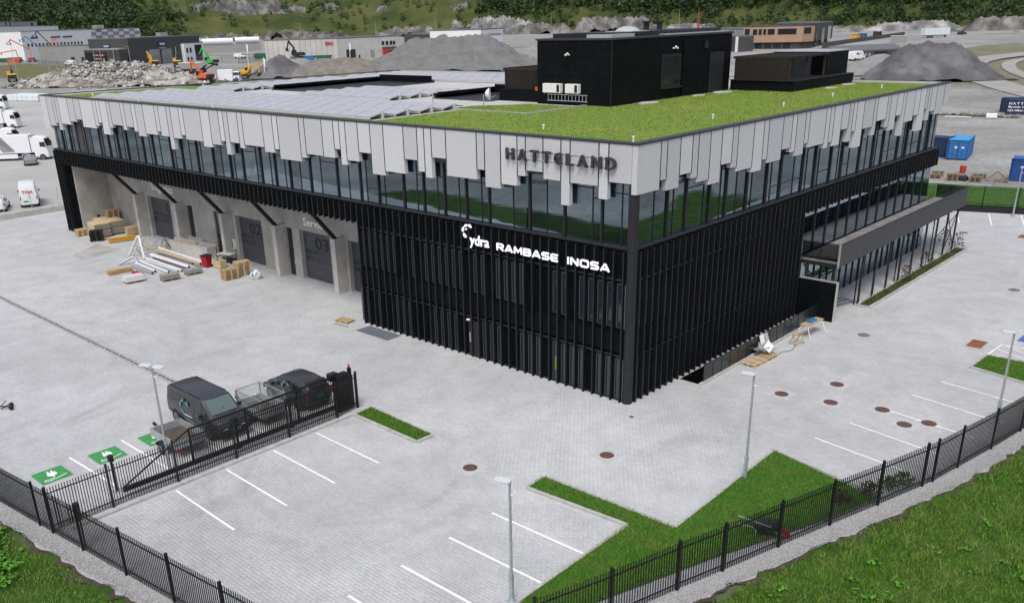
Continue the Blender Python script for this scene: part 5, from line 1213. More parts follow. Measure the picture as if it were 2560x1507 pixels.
stack('small wooden pallet in the low stack at the end of the fins', -66.0, -.2, 5, rad(85), 'wood_pale', s=.92)
stack('wooden pallet lying by the corner of the black block', -23.1, -.6, 1, rad(5))
stack('wooden pallet lying by the glass guard of the ramp', 2.05, 9.75, 1, rad(84), 'wood_pale', s=1.1); stack('wooden pallet loaded with grey offcuts by the ramp guard', 2.15, 11.0, 1, rad(86), 'wood')
t = thing('bag_of_film', 'crumpled white and blue plastic film bag beside the pallets', 'bag', (-37.55, 1.75, .012)); mb = MB()
def blob(mb, c, r, sub=2, j=.2, sq=(1, 1, 1)):
    import bmesh
    b = bmesh.new(); bmesh.ops.create_icosphere(b, subdivisions=sub, radius=1)
    vs = []
    for v in b.verts:
        q = 1+j*mnoise.noise(v.co*1.7+Vector(c)); vs.append((c[0]+v.co.x*r*q*sq[0], c[1]+v.co.y*r*q*sq[1], c[2]+v.co.z*r*q*sq[2]))
    mb.add(vs, [tuple(v.index for v in f.verts) for f in b.faces]); b.free(); return mb
part('bag', blob(MB(), (0, 0, .38), .42, 2, .5), 'bale', t); part('blue_film', blob(MB(), (.05, -.2, .45), .25, 1, .6), 'blue_mach', t)
t = thing('wheelie_bin', 'red wheeled rubbish bin with black lid near the pipes', 'bin', (-44.3, 1.2, .012), rad(15)); part('body', MB().add([(-.26, -.28, .08), (.26, -.28, .08), (.26, .28, .08), (-.26, .28, .08), (-.34, -.36, 1.0), (.34, -.36, 1.0), (.34, .36, 1.0), (-.34, .36, 1.0)], [(3, 2, 1, 0), (4, 5, 6, 7), (0, 1, 5, 4), (1, 2, 6, 5), (2, 3, 7, 6), (3, 0, 4, 7)]), 'red_plastic', t, bev=.03); part('lid', MB().box(-.37, .37, -.42, .38, 1.0, 1.07), 'plastic_black', t, bev=.02)
for s in (-.25, .25): part('wheel', MB().cyl((s, .34, .1), (s+.06, .34, .1), .1, 10), 'tyre', t)
t = thing('wooden_crate', 'small pale wooden crate next to the red bin', 'crate', (-43.3, 1.85, .012), .2)
for k in range(3):
    for s in (-1, 1): part('board', MB().box(-.45, .45, s*.35-.015, s*.35+.015, .08+k*.2, .25+k*.2), 'wood_pale', t); part('board', MB().box(s*.45-.015, s*.45+.015, -.33, .33, .08+k*.2, .25+k*.2), 'wood_pale', t)
part('base', MB().box(-.44, .44, -.34, .34, .03, .07), 'wood_pale', t)
t = thing('platform_trolley', 'black two level platform trolley beside loading door 02', 'trolley', (-44.3, 3.2, .012), rad(20))
part('deck', MB().box(-.8, .7, -.4, .4, .75, .80), 'desk_top', t); part('lower_deck', MB().box(-.8, .7, -.4, .4, .26, .30), 'black_mach', t)
for x in (-.77, .67):
    for y in (-.37, .37): part('leg', MB().box(x-.025, x+.025, y-.025, y+.025, .16, .76 if x > 0 else 1.45), 'black_mach', t); part('castor', MB().cyl((x, y-.03, .09), (x, y+.03, .09), .09, 10), 'tyre', t)
part('handle', MB().box(-.8, -.75, -.4, .4, 1.42, 1.47).box(-.8, -.75, -.4, .4, 1.1, 1.14), 'black_mach', t)
for i, (x, y, rz) in enumerate([(-49.6, 3.0, 0), (-51.3, 4.0, 0)]):
    t = thing('concrete_trough', ('long grey concrete trough in front of the pier' if i == 0 else 'grey concrete trough tucked behind the front trough'), 'concrete element', (x, y-.3*i, .012), rad(5))
    L = 2.9 if i == 0 else 1.7; part('front_slab', MB().box(-L, L, -.62, -.5, 0, 1.05), 'concrete_light', t); part('back_slab', MB().box(-L, L, .5, .62, 0, 1.05), 'concrete_light', t); part('end_slab', MB().box(L-.12, L, -.5, .5, 0, 1.04), 'concrete_light', t); part('base_slab', MB().box(-L, L-.12, -.5, .5, 0, .12), 'concrete_light', t)
t = thing('plank', 'long brown plank lying on the concrete trough', 'plank', (-49.8, 2.45, 1.07), rad(5)); part('board', MB().box(-2.3, 2.3, -.12, .12, 0, .05), 'wood', t)
for i, (a, b, r, m) in enumerate([((-51.3, -.85), (-44.6, -1.0), .11, 'pipe_white'), ((-51.0, -.5), (-44.2, -.55), .12, 'pipe_white'), ((-51.4, -.1), (-43.8, -.15), .13, 'cardboard'), ((-52.3, .25), (-45.6, .15), .10, 'pipe_white'), ((-52.6, .7), (-44.4, .65), .12, 'cardboard'), ((-53.0, 1.3), (-44.6, 1.05), .12, 'pipe_white'), ((-52.4, .98), (-46.2, .88), .10, 'pipe_white'), ((-50.5, -1.75), (-45.0, -2.0), .12, 'pipe_white'), ((-50.1, -1.45), (-44.6, -1.45), .07, 'galv'), ((-50.6, -1.2), (-44.9, -1.22), .07, 'pipe_white'), ((-49.9, -2.9), (-45.8, -3.05), .12, 'galv'), ((-50.2, -2.3), (-46.2, -2.6), .12, 'pipe_white'), ((-49.3, -3.4), (-47.4, -3.6), .10, 'galv')]):
    z = .012+r+(.26 if i in (1, 4, 5) else 0)
    t = thing('ventilation_pipe', {'pipe_white': 'long white plastic pipe in the heap of pipes in front of the loading doors', 'cardboard': 'long brown cardboard wrapped tube in the heap of pipes', 'galv': 'shorter grey metal pipe at the front of the heap of pipes'}[m], 'pipe', (a[0], a[1], z), 0, {'pipe_white': 'white pipes in the heap', 'cardboard': 'brown tubes in the heap', 'galv': 'metal pipes in the heap'}[m])
    d = Vector((b[0]-a[0], b[1]-a[1], 0)); part('tube', MB().cyl((0, 0, 0), d, r, 12), m, t, smooth=40); e = d.normalized(); part('bore', MB().cyl(d-e*.01, d+e*.004, r*.84, 12), 'number_black', t)
t = thing('bent_pipe', 'tall white bent pipe standing up like an arch over the heap', 'pipe', (0, 0, .012)); part('tube', MB().tube([(-53.7, -1.2, .12), (-53.0, -.9, 1.2), (-52.6, -.75, 1.75), (-52.35, -.7, 1.9), (-52.15, -.72, 1.75), (-51.9, -.8, 1.2), (-51.35, -.95, .15)], .11, 10), 'pipe_white', t, smooth=50)
t = thing('bent_pipe', 'low white bent pipe lying at the front of the heap', 'pipe', (0, 0, .012)); part('tube', MB().tube([(-51.0, -3.5, .12), (-50.9, -2.4, .5), (-50.8, -2.2, .56), (-50.6, -2.1, .5), (-50.2, -2.2, .14)], .11, 10), 'galv', t, smooth=50)
def slabs(label, x, y, rz, n, L, Wd, th, m, z0=.15, base=True, gap=.006):
    t = thing('slab_stack', label, 'stack', (x, y, .012), rz)
    if base: o = link('pallet', pal_me('wood_old'), t, (0, 0, 0)); o.scale = (L/1.2, Wd/.8, 1)
    for k in range(n): part('slab', MB().box(-L/2, L/2, -Wd/2, Wd/2, z0+k*th, z0+(k+1)*th-gap), m, t, loc=(random.uniform(-.02, .02), random.uniform(-.02, .02), 0))
slabs('stack of pale insulation sheets on a pallet at the front of the pipes', -44.9, -5.1, rad(82), 6, 1.5, .8, .07, 'pipe_white'); slabs('stack of grey green sheets on a pallet in front of the pipes', -43.1, -2.9, rad(82), 5, 1.4, .8, .07, 'wood_grey'); slabs('low stack of grey slabs on a pallet near the red bin', -43.3, -.7, rad(82), 4, 1.3, .8, .07, 'b_grey'); slabs('long stack of brown boards at the left of the pipes', -48.6, -4.6, rad(84), 5, 1.9, .6, .07, 'plywood', .02, False)
for i, (x, y, z) in enumerate([(-64.2, .9, .1), (-64.4, 2.5, .1), (-64.2, .9, .78), (-64.4, 2.5, .78), (-66.8, 2.6, .1), (-66.8, 2.6, .55)]):
    t = thing('timber_pack', 'pack of sawn timber wrapped in grey and yellow film by the side wall', 'timber', (x, y, z+.012), rad(84), 'wrapped timber packs'); part('pack', MB().box(-.78, .78, -.95, 1.1, 0, .62), 'wood_pale', t, bev=.06); part('end_wrap', MB().box(-.76, .76, -.97, -.95, .03, .56), 'wood_grey', t); part('bearer', MB().box(-.7, .7, -.5, -.4, -.09, 0).box(-.7, .7, .5, .6, -.09, 0), 'wood_old', t)
    for k in range(7): part('end_wrap', MB().box(-.72+k*.21, -.70+k*.21, -.985, -.97, .04, .54), 'wood_old', t)
slabs('stack of rough boards leaning to the first concrete pier', -62.0, 3.5, rad(85), 7, 1.8, .8, .11, 'wood_pale', .1, False, .02)
t = thing('lifting_beam', 'yellow steel lifting beam lying by the timber packs', 'beam', (-60.4, 1.3, .012), rad(78)); part('beam', MB().box(-1.25, 1.25, -.14, .14, .08, .32), 'yellow', t); part('flange', MB().box(-1.28, 1.28, -.19, .19, .32, .36).box(-1.28, 1.28, -.19, .19, .04, .08), 'yellow', t)
t = thing('steel_flat', 'grey steel bar lying beside the yellow lifting beam', 'steel bar', (-59.8, 1.3, .012), rad(78)); part('bar', MB().box(-1.4, 1.2, -.1, .1, 0, .06), 'b_grey', t)
t = thing('scrap_heap', 'tangle of metal frames and scrap behind the bent pipe', 'scrap', (-53.4, 1.0, .012))
for k in range(26):
    a = Vector((random.uniform(-1.4, 1.3), random.uniform(-1.3, 1.3), random.uniform(.05, .5))); b = a+Vector((random.uniform(-1, 1), random.uniform(-1, 1), random.uniform(.1, 1.0))); part('scrap_piece', MB().bar(a, b, random.choice((.04, .06, .12)), .04), random.choice(('galv', 'b_grey', 'black_mach', 'plywood')), t)
for i in range(7):
    t = thing('loose_plank', 'brown loose plank in the pile between the scrap and the troughs', 'plank', (-53.0+i*.25, 2.3+.25*i, .05+.09*i), rad(20+random.uniform(-12, 12)), 'loose planks'); part('board', MB().box(-1.6, 1.6, -.13, .13, 0, .06), random.choice(('plywood', 'wood')), t)
t = thing('red_tarp', 'crumpled dark red tarpaulin bundle under the front pipes', 'tarpaulin', (-46.6, -3.9, .012)); part('bundle', blob(MB(), (0, 0, .12), .55, 2, .5, (1.4, .7, .35)), 'red_plastic', t)
t = thing('steel_profile', 'thin pale steel profiles lying on the paving by the black block', 'steel bar', (-22.6, -1.35, .012), rad(4)); part('bar', MB().box(-.7, .7, -.03, .03, 0, .04).box(-.6, .6, .08, .12, 0, .04), 'galv', t)
# by the ramp guard: offcuts, saw horse, work bench
t = thing('offcut_pile', 'pile of grey metal sheet offcuts leaning on the ramp guard', 'offcuts', (1.95, 11.4, .16))
for k in range(6): part('sheet', MB().cbox((random.uniform(-.3, .2), random.uniform(-.5, .5), .22+.04*k), (.5, .9, .012), Matrix.Rotation(random.uniform(-.3, 1.1), 3, 'Y') @ Matrix.Rotation(random.uniform(-.7, .7), 3, 'Z')), random.choice(('alu', 'b_grey', 'white_paint')), t)
part('sheet', MB().cbox((-.35, .2, .5), (.02, .5, 1.0), Matrix.Rotation(-.3, 3, 'Y')), 'white_paint', t); part('sheet', MB().cbox((-.38, .8, .5), (.02, .45, .95), Matrix.Rotation(-.35, 3, 'Y')), 'alu', t)
t = thing('saw_horse', 'small wooden saw horse with a cable on the paving by the ramp', 'saw horse', (2.45, 14.4, .012), rad(80))
part('beam', MB().box(-.45, .45, -.06, .06, .58, .68), 'wood', t)
for x in (-.38, .38):
    for s in (-1, 1): part('leg', MB().bar((x, 0, .6), (x, s*.3, 0), .05), 'wood', t)
part('brace', MB().bar((-.4, -.2, .2), (.4, -.2, .2), .05), 'wood_pale', t)
t = thing('work_bench', 'folding work bench with a blue tool and long white legs by the ramp end wall', 'work bench', (2.35, 16.6, .012), rad(86))
part('top', MB().box(-1.0, 1.0, -.28, .28, .80, .85), 'wood', t); part('tool', MB().box(-.4, .3, -.18, .18, .85, 1.0), 'blue_mach', t, bev=.02)
for x in (-.9, .9):
    for s in (-1, 1): part('leg', MB().bar((x, s*.2, .8), (x*1.08, s*.5, 0), .035), 'white_paint', t)
t = thing('power_cable', 'black power cable snaking from the saw horse to the offcuts', 'cable', (0, 0, 0)); part('cord', MB().tube([(2.5, 14.0, .03), (2.7, 13.6, .03), (2.75, 13.0, .03), (2.45, 12.4, .03), (2.5, 11.9, .05)], .012, 6), 'plastic_black', t)
t = thing('rail_parts', 'loose bundle of steel railings lying under the terrace end', 'steel bar', (.9, 24.0, .012), rad(75))
for k in range(14): part('bar', MB().box(-1.3+random.uniform(-.2, .2), 1.3, -.7+k*.1, -.67+k*.1, .02, .05), random.choice(('black_mach', 'galv')), t)
part('sheet', MB().box(-1.0, 1.0, -.3, -.18, .05, .08).box(-.9, .9, .1, .22, .05, .08), 'alu', t)
t = thing('wheelbarrow', 'black wheelbarrow standing inside the eastern fence', 'wheelbarrow', (11.2, -7.0, .05), rad(30))
part('tray', MB().add([(-.25, -.2, .3), (.3, -.2, .28), (.3, .2, .28), (-.25, .2, .3), (-.45, -.33, .6), (.55, -.33, .62), (.55, .33, .62), (-.45, .33, .6)], [(3, 2, 1, 0), (0, 1, 5, 4), (1, 2, 6, 5), (2, 3, 7, 6), (3, 0, 4, 7)]), 'black_mach', t)
for s in (-1, 1): part('handle', MB().bar((.75, s*.1, .2), (-1.0, s*.3, .62), .04), 'galv', t); part('leg', MB().bar((-.3, s*.2, .42), (-.38, s*.22, 0), .035), 'galv', t)
part('wheel', MB().cyl((.78, -.04, .2), (.78, .04, .2), .2, 14), 'red_plastic', t)

# ------------------------------------------------------------------ north boundary and gravel yard beyond
nb = thing('retaining_kerb', 'low black retaining wall at the far end of the parking area', 'wall', (0, 0, 0))
for k in range(9):
    a = Vector((-9.6+k*3.0, 58.35+k*1.03, 0)); b = a+Vector((2.97, 1.02, 0)); part('wall_block', MB().bar((a.x, a.y, .22), (b.x, b.y, .22), .3, .54), 'fence_black', nb)
fence('black steel fence on the low wall at the far parking area', [(-20, 56.0), (-12, 58.6), (-6.6, 60.4), (-3.7, 61.4), (-.8, 62.4), (2.1, 63.4), (5, 64.4), (10, 66.1)], z=.35, one=True, sp=.13)
nv = struct('verge', MB().quad((-22, 56.2, .32), (12, 67.2, .32), (9, 79.5, .06), (-26, 71, .06)), 'lawn')
o = blades('verge_grass', np.array([(x, y, .3-.02*(y-62)) for x, y, _ in scatter([(-14, 59), (9, 66.6), (7.5, 76), (-16, 70)], 9000)]), .16, .03, 'blade_lawn', lean=.8); tag(o, 'bright green grass verge behind the far boundary fence', 'grass')

def Tz(x, y): return float(T(np.float64(x), np.float64(y)))
def container(label, x, y, rz, m, top=None, L=6.06, Wd=2.44, H=2.59, lettering=None):
    t = thing('shipping_container', label, 'container', (x, y, Tz(x, y)), rz)
    mb = MB(); n = int(L/.28); zz = [.16, H-.16]
    for s in (1, -1):   # corrugated sides
        pts = []
        for k in range(n): u0 = -L/2+.1+(L-.2)*k/n; du = (L-.2)/n; pts += [(u0, .0), (u0+du*.3, .0), (u0+du*.45, .035), (u0+du*.85, .035)]
        pts.append((L/2-.1, 0))
        for (a, d0), (b, d1) in zip(pts, pts[1:]): mb.quad((a, s*(Wd/2-.01-d0), .16), (b, s*(Wd/2-.01-d1), .16), (b, s*(Wd/2-.01-d1), H-.12), (a, s*(Wd/2-.01-d0), H-.12))
    mb.box(-L/2, -L/2+.04, -Wd/2+.05, Wd/2-.05, .1, H-.1); part('side_wall', mb, m, t)
    fr = MB()
    for s in (1, -1):
        fr.box(-L/2, L/2, s*Wd/2-.05, s*Wd/2+.02, 0, .16); fr.box(-L/2, L/2, s*Wd/2-.05, s*Wd/2+.02, H-.12, H)
        for q in (-1, 1): fr.box(q*L/2-.08, q*L/2+.02, s*Wd/2-.08, s*Wd/2+.025, 0, H+.01)
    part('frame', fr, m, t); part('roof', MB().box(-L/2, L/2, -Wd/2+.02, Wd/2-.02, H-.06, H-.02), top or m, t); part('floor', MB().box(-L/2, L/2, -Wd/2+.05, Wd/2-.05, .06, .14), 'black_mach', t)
    for s in (1, -1):
        d = part('door', MB().box(L/2-.03, L/2+.01, min(s*.02, s*(Wd/2-.1)), max(s*.02, s*(Wd/2-.1)), .16, H-.14), m, t)
        for q in (.3, .85): part('lock_bar', MB().cyl((L/2+.04, s*q, .2), (L/2+.04, s*q, H-.18), .022, 8), top or 'galv', d)
        for z in (.7, 1.3, 1.9): part('door_rib', MB().box(L/2+.01, L/2+.025, min(s*.06, s*(Wd/2-.14)), max(s*.06, s*(Wd/2-.14)), z-.04, z+.04), m, d)
        part('decal', MB().box(L/2+.011, L/2+.03, s*.42, s*.42+.3, 1.5, 1.75), 'white_paint', d)
    return t
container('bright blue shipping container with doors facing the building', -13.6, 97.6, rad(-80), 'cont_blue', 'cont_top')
container('dark navy shipping container beside the bright blue one', -17.6, 97.0, rad(4), 'cont_navy')
ct = container('navy shipping container with white HATTELAND lettering', -20.6, 158.0, rad(10), 'cont_navy', None)
letters('HATTELAND', 'letter_white', ct, (-2.75, -1.235, 1.75), (1, 0, 0), (0, 0, 1), 5.4, .45, .015, .02, name='lettering', gap=.35); text('lettering', 'Bygger rom for', 'letter_white', ct, (-2.8, -1.235, 1.05), (1, 0, 0), (0, 0, 1), 4.6, .5, .015, .02); text('lettering', 'nye idéer.', 'letter_white', ct, (-2.8, -1.235, .45), (1, 0, 0), (0, 0, 1), 2.6, .5, .015, .02)
container('rust streaked container end behind the lettered navy one', -22.6, 161.5, rad(10), 'cont_navy')
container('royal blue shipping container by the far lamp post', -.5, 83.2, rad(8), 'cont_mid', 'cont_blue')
for i, (x, y, n) in enumerate([(-8.6, 78.6, 5), (-8.2, 80.6, 3), (-6.2, 79.0, 4), (-6.4, 80.4, 5), (-10.6, 79, 3), (-10.9, 80.8, 4), (-6.5, 82, 3)]): stack('weathered wooden pallet in the stack ' + ('in front of the black tarpaulin', 'just left of the red drum', 'next to the flat grey sheet', 'behind the flat grey sheet', 'against the terrace end view', 'nearest the navy container', 'between the trestle and the blue containers')[i], x, y, n, random.random()*.5, 'wood_grey' if i % 2 else 'wood_old')
t = thing('red_drum', 'red plastic drum between the pallet stacks', 'drum', (-9.2, 84.4, 0)); part('drum', MB().cyl((0, 0, 0), (0, 0, .85), .34, 14).cyl((0, 0, .25), (0, 0, .3), .37, 14).cyl((0, 0, .55), (0, 0, .6), .37, 14), 'red', t, smooth=40)
t = thing('dark_tarp', 'black tarpaulin heap lying by the pallet stacks', 'tarpaulin', (-7.9, 79.3, 0)); part('bundle', blob(MB(), (0, 0, .15), .8, 2, .5, (1.4, .8, .4)), 'number_black', t)
t = thing('sheet_stack', 'grey sheet lying flat behind the boundary fence', 'sheet', (-4.7, 76.4, .02), .3); part('sheet', MB().box(-1.0, 1.0, -.6, .6, 0, .12), 'b_grey', t); part('battens', MB().box(-.9, -.8, -.7, .7, -.02, 0).box(.8, .9, -.7, .7, -.02, 0), 'wood_old', t)
t = thing('wooden_trestle', 'angular wooden trestle frame standing on the gravel', 'trestle', (-4.4, 80.6, 0), .6)
part('beam', MB().bar((-1.2, 0, 0), (0, 0, 1.1), .12).bar((0, 0, 1.1), (1.4, .2, 0), .12), 'wood_old', t); part('beam', MB().bar((-.6, -.8, .1), (.9, -1.2, .1), .14).bar((-.3, -.4, .2), (.7, -1.4, .2), .12), 'wood_old', t)
t = thing('water_tank', 'white plastic tank lying on the gravel', 'tank', (-23.5, 147.8, 0), .2); part('body', MB().box(-.9, .9, -.5, .5, .05, .9), 'white_paint', t, bev=.15); part('lid', MB().cyl((0, 0, .9), (0, 0, 1.0), .25, 10), 'b_grey', t)
t = thing('beam_bundle', 'pale blue steel beams lying on the gravel', 'steel bar', (-29, 147.3, 0), .15)
for k in range(3): part('beam', MB().box(-2.2, 2.2, -.3+k*.25, -.15+k*.25, .03, .2), 'bale', t)
# stony windrow on the gravel
pebbles('stone_windrow', np.array([(-36+i*.018+rng.normal(0, .2), 150+i*.0015+rng.normal(0, .55), .12+abs(rng.normal(0, .12))) for i in range(900)]), .10, .32, 'rubble', 'low row of broken stones across the gravel yard', 'stones')

# ------------------------------------------------------------------ heaps and rubble
def heap(label, x, y, rx, ry, h, m, rz=0, top=.12, seed=1, n=56, cat='gravel heap', ridge=0.0, rough=.06):
    V = []; F = []; z0 = Tz(x, y); ca, sa = math.cos(rz), math.sin(rz)
    for i in range(n+1):
        for j in range(n+1):
            u, v = -1+2*i/n, -1+2*j/n; r = math.hypot(u, v*(1 if abs(u) > ridge else 1))
            uu = max(abs(u)-ridge, 0)/(1-ridge); r = math.hypot(uu, v)
            ang = math.atan2(v, u); rr = r*(1+.12*fbm(u*2+seed, v*2, .8, 2))
            q = max(0, 1-max(rr-top, 0)/(1-top)); z = h*q*(1+.0)+h*rough*(.6*fbm(u*3+seed*7, v*3, .5, 5)-.5*abs(fbm(u*9+seed*3, v*2, .6, 3))*.6)*min(1, q*3)-.3*(q == 0)
            X, Y = u*rx*1.05, v*ry*1.05; V.append((x+X*ca-Y*sa, y+X*sa+Y*ca, z0+z))
    for i in range(n):
        for j in range(n): a = i*(n+1)+j; F.append((a, a+n+1, a+n+2, a+1))
    me = np_mesh('heap', np.array(V), np.array(F), m)
    for p in me.polygons: p.use_smooth = True
    fixn(me)
    o = link('gravel_heap' if 'ravel' in cat else 'rubble_heap', me); tag(o, label, cat); return o
R_ = rad(46)
heap('largest grey gravel heap beyond the roof', -186, 171, 28, 16, 9.6, 'heap_gravel', R_, .08, 3, 110, ridge=.32, rough=.22)
heap('pale grey gravel heap to the right of the largest heap', -176, 199, 17, 11, 5.6, 'heap_pale', R_, .05, 5)
heap('pale gravel heap half hidden behind the penthouse', -160, 206, 17, 12, 6.2, 'heap_pale', R_, .05, 9)
heap('small dark conical gravel heap by the machine yard', -221, 131, 10, 9, 6.3, 'heap_dark', R_, .02, 2)
heap('long brown earth heap in front of the concrete hall', -207, 143, 21, 9, 4.6, 'heap_brown', R_, .1, 8, 70, 'earth heap', ridge=.2, rough=.16)
heap('flat topped dark gravel heap behind the right end of the roof', -58.5, 219, 16.5, 11.5, 8.3, 'heap_dark', R_, .10, 4, 100, ridge=.28, rough=.14)
heap('low pale gravel ridge beside the flat topped heap', -74, 226, 13, 9, 4.5, 'heap_pale', R_, .1, 11)
for i, (x, y, h) in enumerate([(-237, 150, 3), (-232, 128, 2.2), (-262, 128, 2.0)]): heap('small low heap of grey stone near the excavators', x, y, 9, 6, h, 'heap_pale', R_, .1, 20+i, 30)['group'] = 'small stone heaps'
heap('broad core of the demolition rubble mound', -250, 91, 31, 9, 4.6, 'rubble', rad(38), .1, 6, 80, 'rubble heap', ridge=.35, rough=.3)
cen = []
for k in range(2600):
    u = rng.normal(0, .45); v = rng.normal(0, .42); x = -250+u*29*math.cos(rad(38))-v*9*math.sin(rad(38)); y = 91+u*29*math.sin(rad(38))+v*9*math.cos(rad(38)); q = max(0, 1-max(abs(u)-.3, 0)/.9)*max(0, 1-abs(v)/1.1)
    cen.append((x, y, Tz(x, y)+5.2*q*(.8+.4*rng.random())))
leafmat('rubble_stone', (.13, .125, .115), (.50, .49, .46), None, rough=.95)
pebbles('broken_stones', np.array(cen), .35, .95, 'rubble_stone', 'jumble of pale broken stones covering the demolition mound', 'rubble', .75)

# ------------------------------------------------------------------ rock cuttings and outcrops
def rock(label, x, y, rx, ry, h, rz, z=None, seed=0, m='rock', n=72, grp=None):
    V = []; F = []; ca, sa = math.cos(rz), math.sin(rz); n2 = max(16, int(n*ry/rx*1.6))
    for i in range(n+1):
        for j in range(n2+1):
            u, v = -1+2*i/n, -1+2*j/n2; X, Y = u*rx, v*ry
            edge = fbm(X+seed*31, Y, rx*.5, 3); r = math.hypot(u, v)+.45*edge; q = float(smooth01(np.float64((1-r)*1.8)))
            rg = 1-abs(fbm(X*.8+Y*.5+seed*17, Y*1.5-X*.2, rx*.30, 3)); rg2 = 1-abs(fbm(X*1.3+seed*5, Y*1.3, 5.0, 3)); st = abs(((X*.25+Y*.6)+2.0*edge) % 3.0-1.5)/1.5
            zz = h*q*(.25+.55*rg*rg+.30*rg2*rg2+.10*st)
            X += .9*fbm(X, Y+5, 4.0, 2); Y += .9*fbm(X+9, Y, 4.0, 2); wx, wy = x+X*ca-Y*sa, y+X*sa+Y*ca
            V.append((wx, wy, Hh(wx, wy)-.7+zz))
    for i in range(n):
        for j in range(n2): a = i*(n2+1)+j; F.append((a, a+n2+1, a+n2+2, a+1))
    me = np_mesh('rock', np.array(V), np.array(F), m); fixn(me); o = link('rock_outcrop', me); tag(o, label, 'rock', grp); return o
mat('rock_pale', (.12, .118, .115), .9, var=.45, vscale=.16, bump=1.0, bscale=.7, detail=10, col2=(.30, .295, .29), c2scale=.09, c2lo=.40, c2hi=.62)
mat('rock_dark', (.07, .067, .06), .9, var=.45, vscale=.16, bump=1.0, bscale=.7, detail=10, col2=(.19, .175, .15), c2scale=.12, c2lo=.42, c2hi=.62)
LR = rad(44)
rock('dark weathered rock cutting behind the white tankers', -760, 498, 42, 9, 9, LR, seed=1, m='rock_dark'); rock('dark weathered rock cutting left of the concrete hall', -800, 462, 30, 8, 8, LR, seed=2, m='rock_dark'); rock('dark rock cutting above the concrete hall', -727, 530, 30, 8, 7, LR, seed=12, m='rock_dark')
rock('pale blasted rock face above the white tower building', -560, 590, 44, 16, 15, LR, seed=3, m='rock_pale'); rock('streaked rock face left of the pale blasted face', -640, 568, 40, 12, 9, LR, seed=4)
rock('long jagged spoil ridge behind the penthouse roof', -420, 586, 46, 15, 12, LR, seed=5); rock('low rocky slope between the spoil ridges', -505, 590, 34, 12, 9, LR, seed=6); rock('tail of the spoil ridge behind the dome', -362, 600, 30, 10, 6, LR, seed=15, m='rock_pale')
rock('grey rock cutting at the far right of the gravel plain', -120, 512, 34, 11, 7, LR, seed=7); rock('long low broken stone bank at the far gravel plain', -180, 534, 40, 10, 5.5, LR, seed=8, m='rock_pale'); rock('dark boulder slope at the far right edge', -82, 478, 26, 10, 10, LR, seed=18, m='rock_dark')
for i, (x, y, rx, ry, h) in enumerate([(-905, 548, 26, 16, 13), (-890, 580, 24, 14, 12), (-930, 520, 16, 9, 8), (-880, 610, 13, 8, 6), (-945, 560, 18, 10, 8), (-860, 640, 12, 8, 5), (-820, 470, 12, 8, 5), (-830, 720, 12, 7, 5), (-760, 760, 14, 8, 5), (-700, 690, 10, 6, 4), (-790, 660, 9, 6, 4), (-870, 690, 9, 6, 4)]):
    rock('bare grey rock outcrop in the green hillside', x, y, rx, ry, h, LR, seed=30+i, n=30, grp='bare rock outcrops on the hillside')

# ------------------------------------------------------------------ far buildings
def building(label, poly, z0, z1, m, roofm='b_roof', wins=(), rim=.25, cat='building', name='industrial_building'):
    """poly counter-clockwise seen from above or not; wins = (edge, u0, u1, za, zb, material)"""
    t = thing(name, label, cat, (poly[0][0], poly[0][1], z0)); O = poly[0]; P = [(x-O[0], y-O[1]) for x, y in poly]
    part('wall', MB().prism(P, -1.5, z1-z0, 'z'), m, t); c = (sum(p[0] for p in P)/len(P), sum(p[1] for p in P)/len(P))
    part('roof', MB().prism([(c[0]+(p[0]-c[0])*.985, c[1]+(p[1]-c[1])*.985) for p in P], z1-z0-.1, z1-z0+.12, 'z'), roofm, t)
    part('roof_edge', MB().prism([(c[0]+(p[0]-c[0])*1.004, c[1]+(p[1]-c[1])*1.004) for p in P], z1-z0-.28, z1-z0+.03, 'z'), roofm, t)
    for w in wins:
        e, u0, u1, za, zb, mm = w[:6]; nm = w[6] if len(w) > 6 else 'window'
        A = Vector((*P[e], 0)); Bq = Vector((*P[(e+1) % len(P)], 0)); d = (Bq-A).normalized(); q = Vector((d.y, -d.x, 0))
        if q.dot(Vector((c[0], c[1], 0))-A) > 0: q = -q
        a = A+d*u0; b = A+d*u1
        o = part(nm, MB().add([tuple(a+q*s+Vector((0, 0, z))) for s in (.0, .09) for z in (za, zb)]+[tuple(b+q*s+Vector((0, 0, z))) for s in (.0, .09) for z in (za, zb)], [(0, 1, 3, 2), (4, 6, 7, 5), (0, 4, 5, 1), (2, 3, 7, 6), (1, 5, 7, 3), (0, 2, 6, 4)]), 'frame_dark' if nm == 'window' else mm, t)
        if nm == 'window': part('pane', MB().add([tuple(p+q*.10+Vector((0, 0, z))) for p in (a+d*.1, b-d*.1) for z in (za+.1, zb-.1)], [(0, 2, 3, 1)]), mm, o)
    return t, P
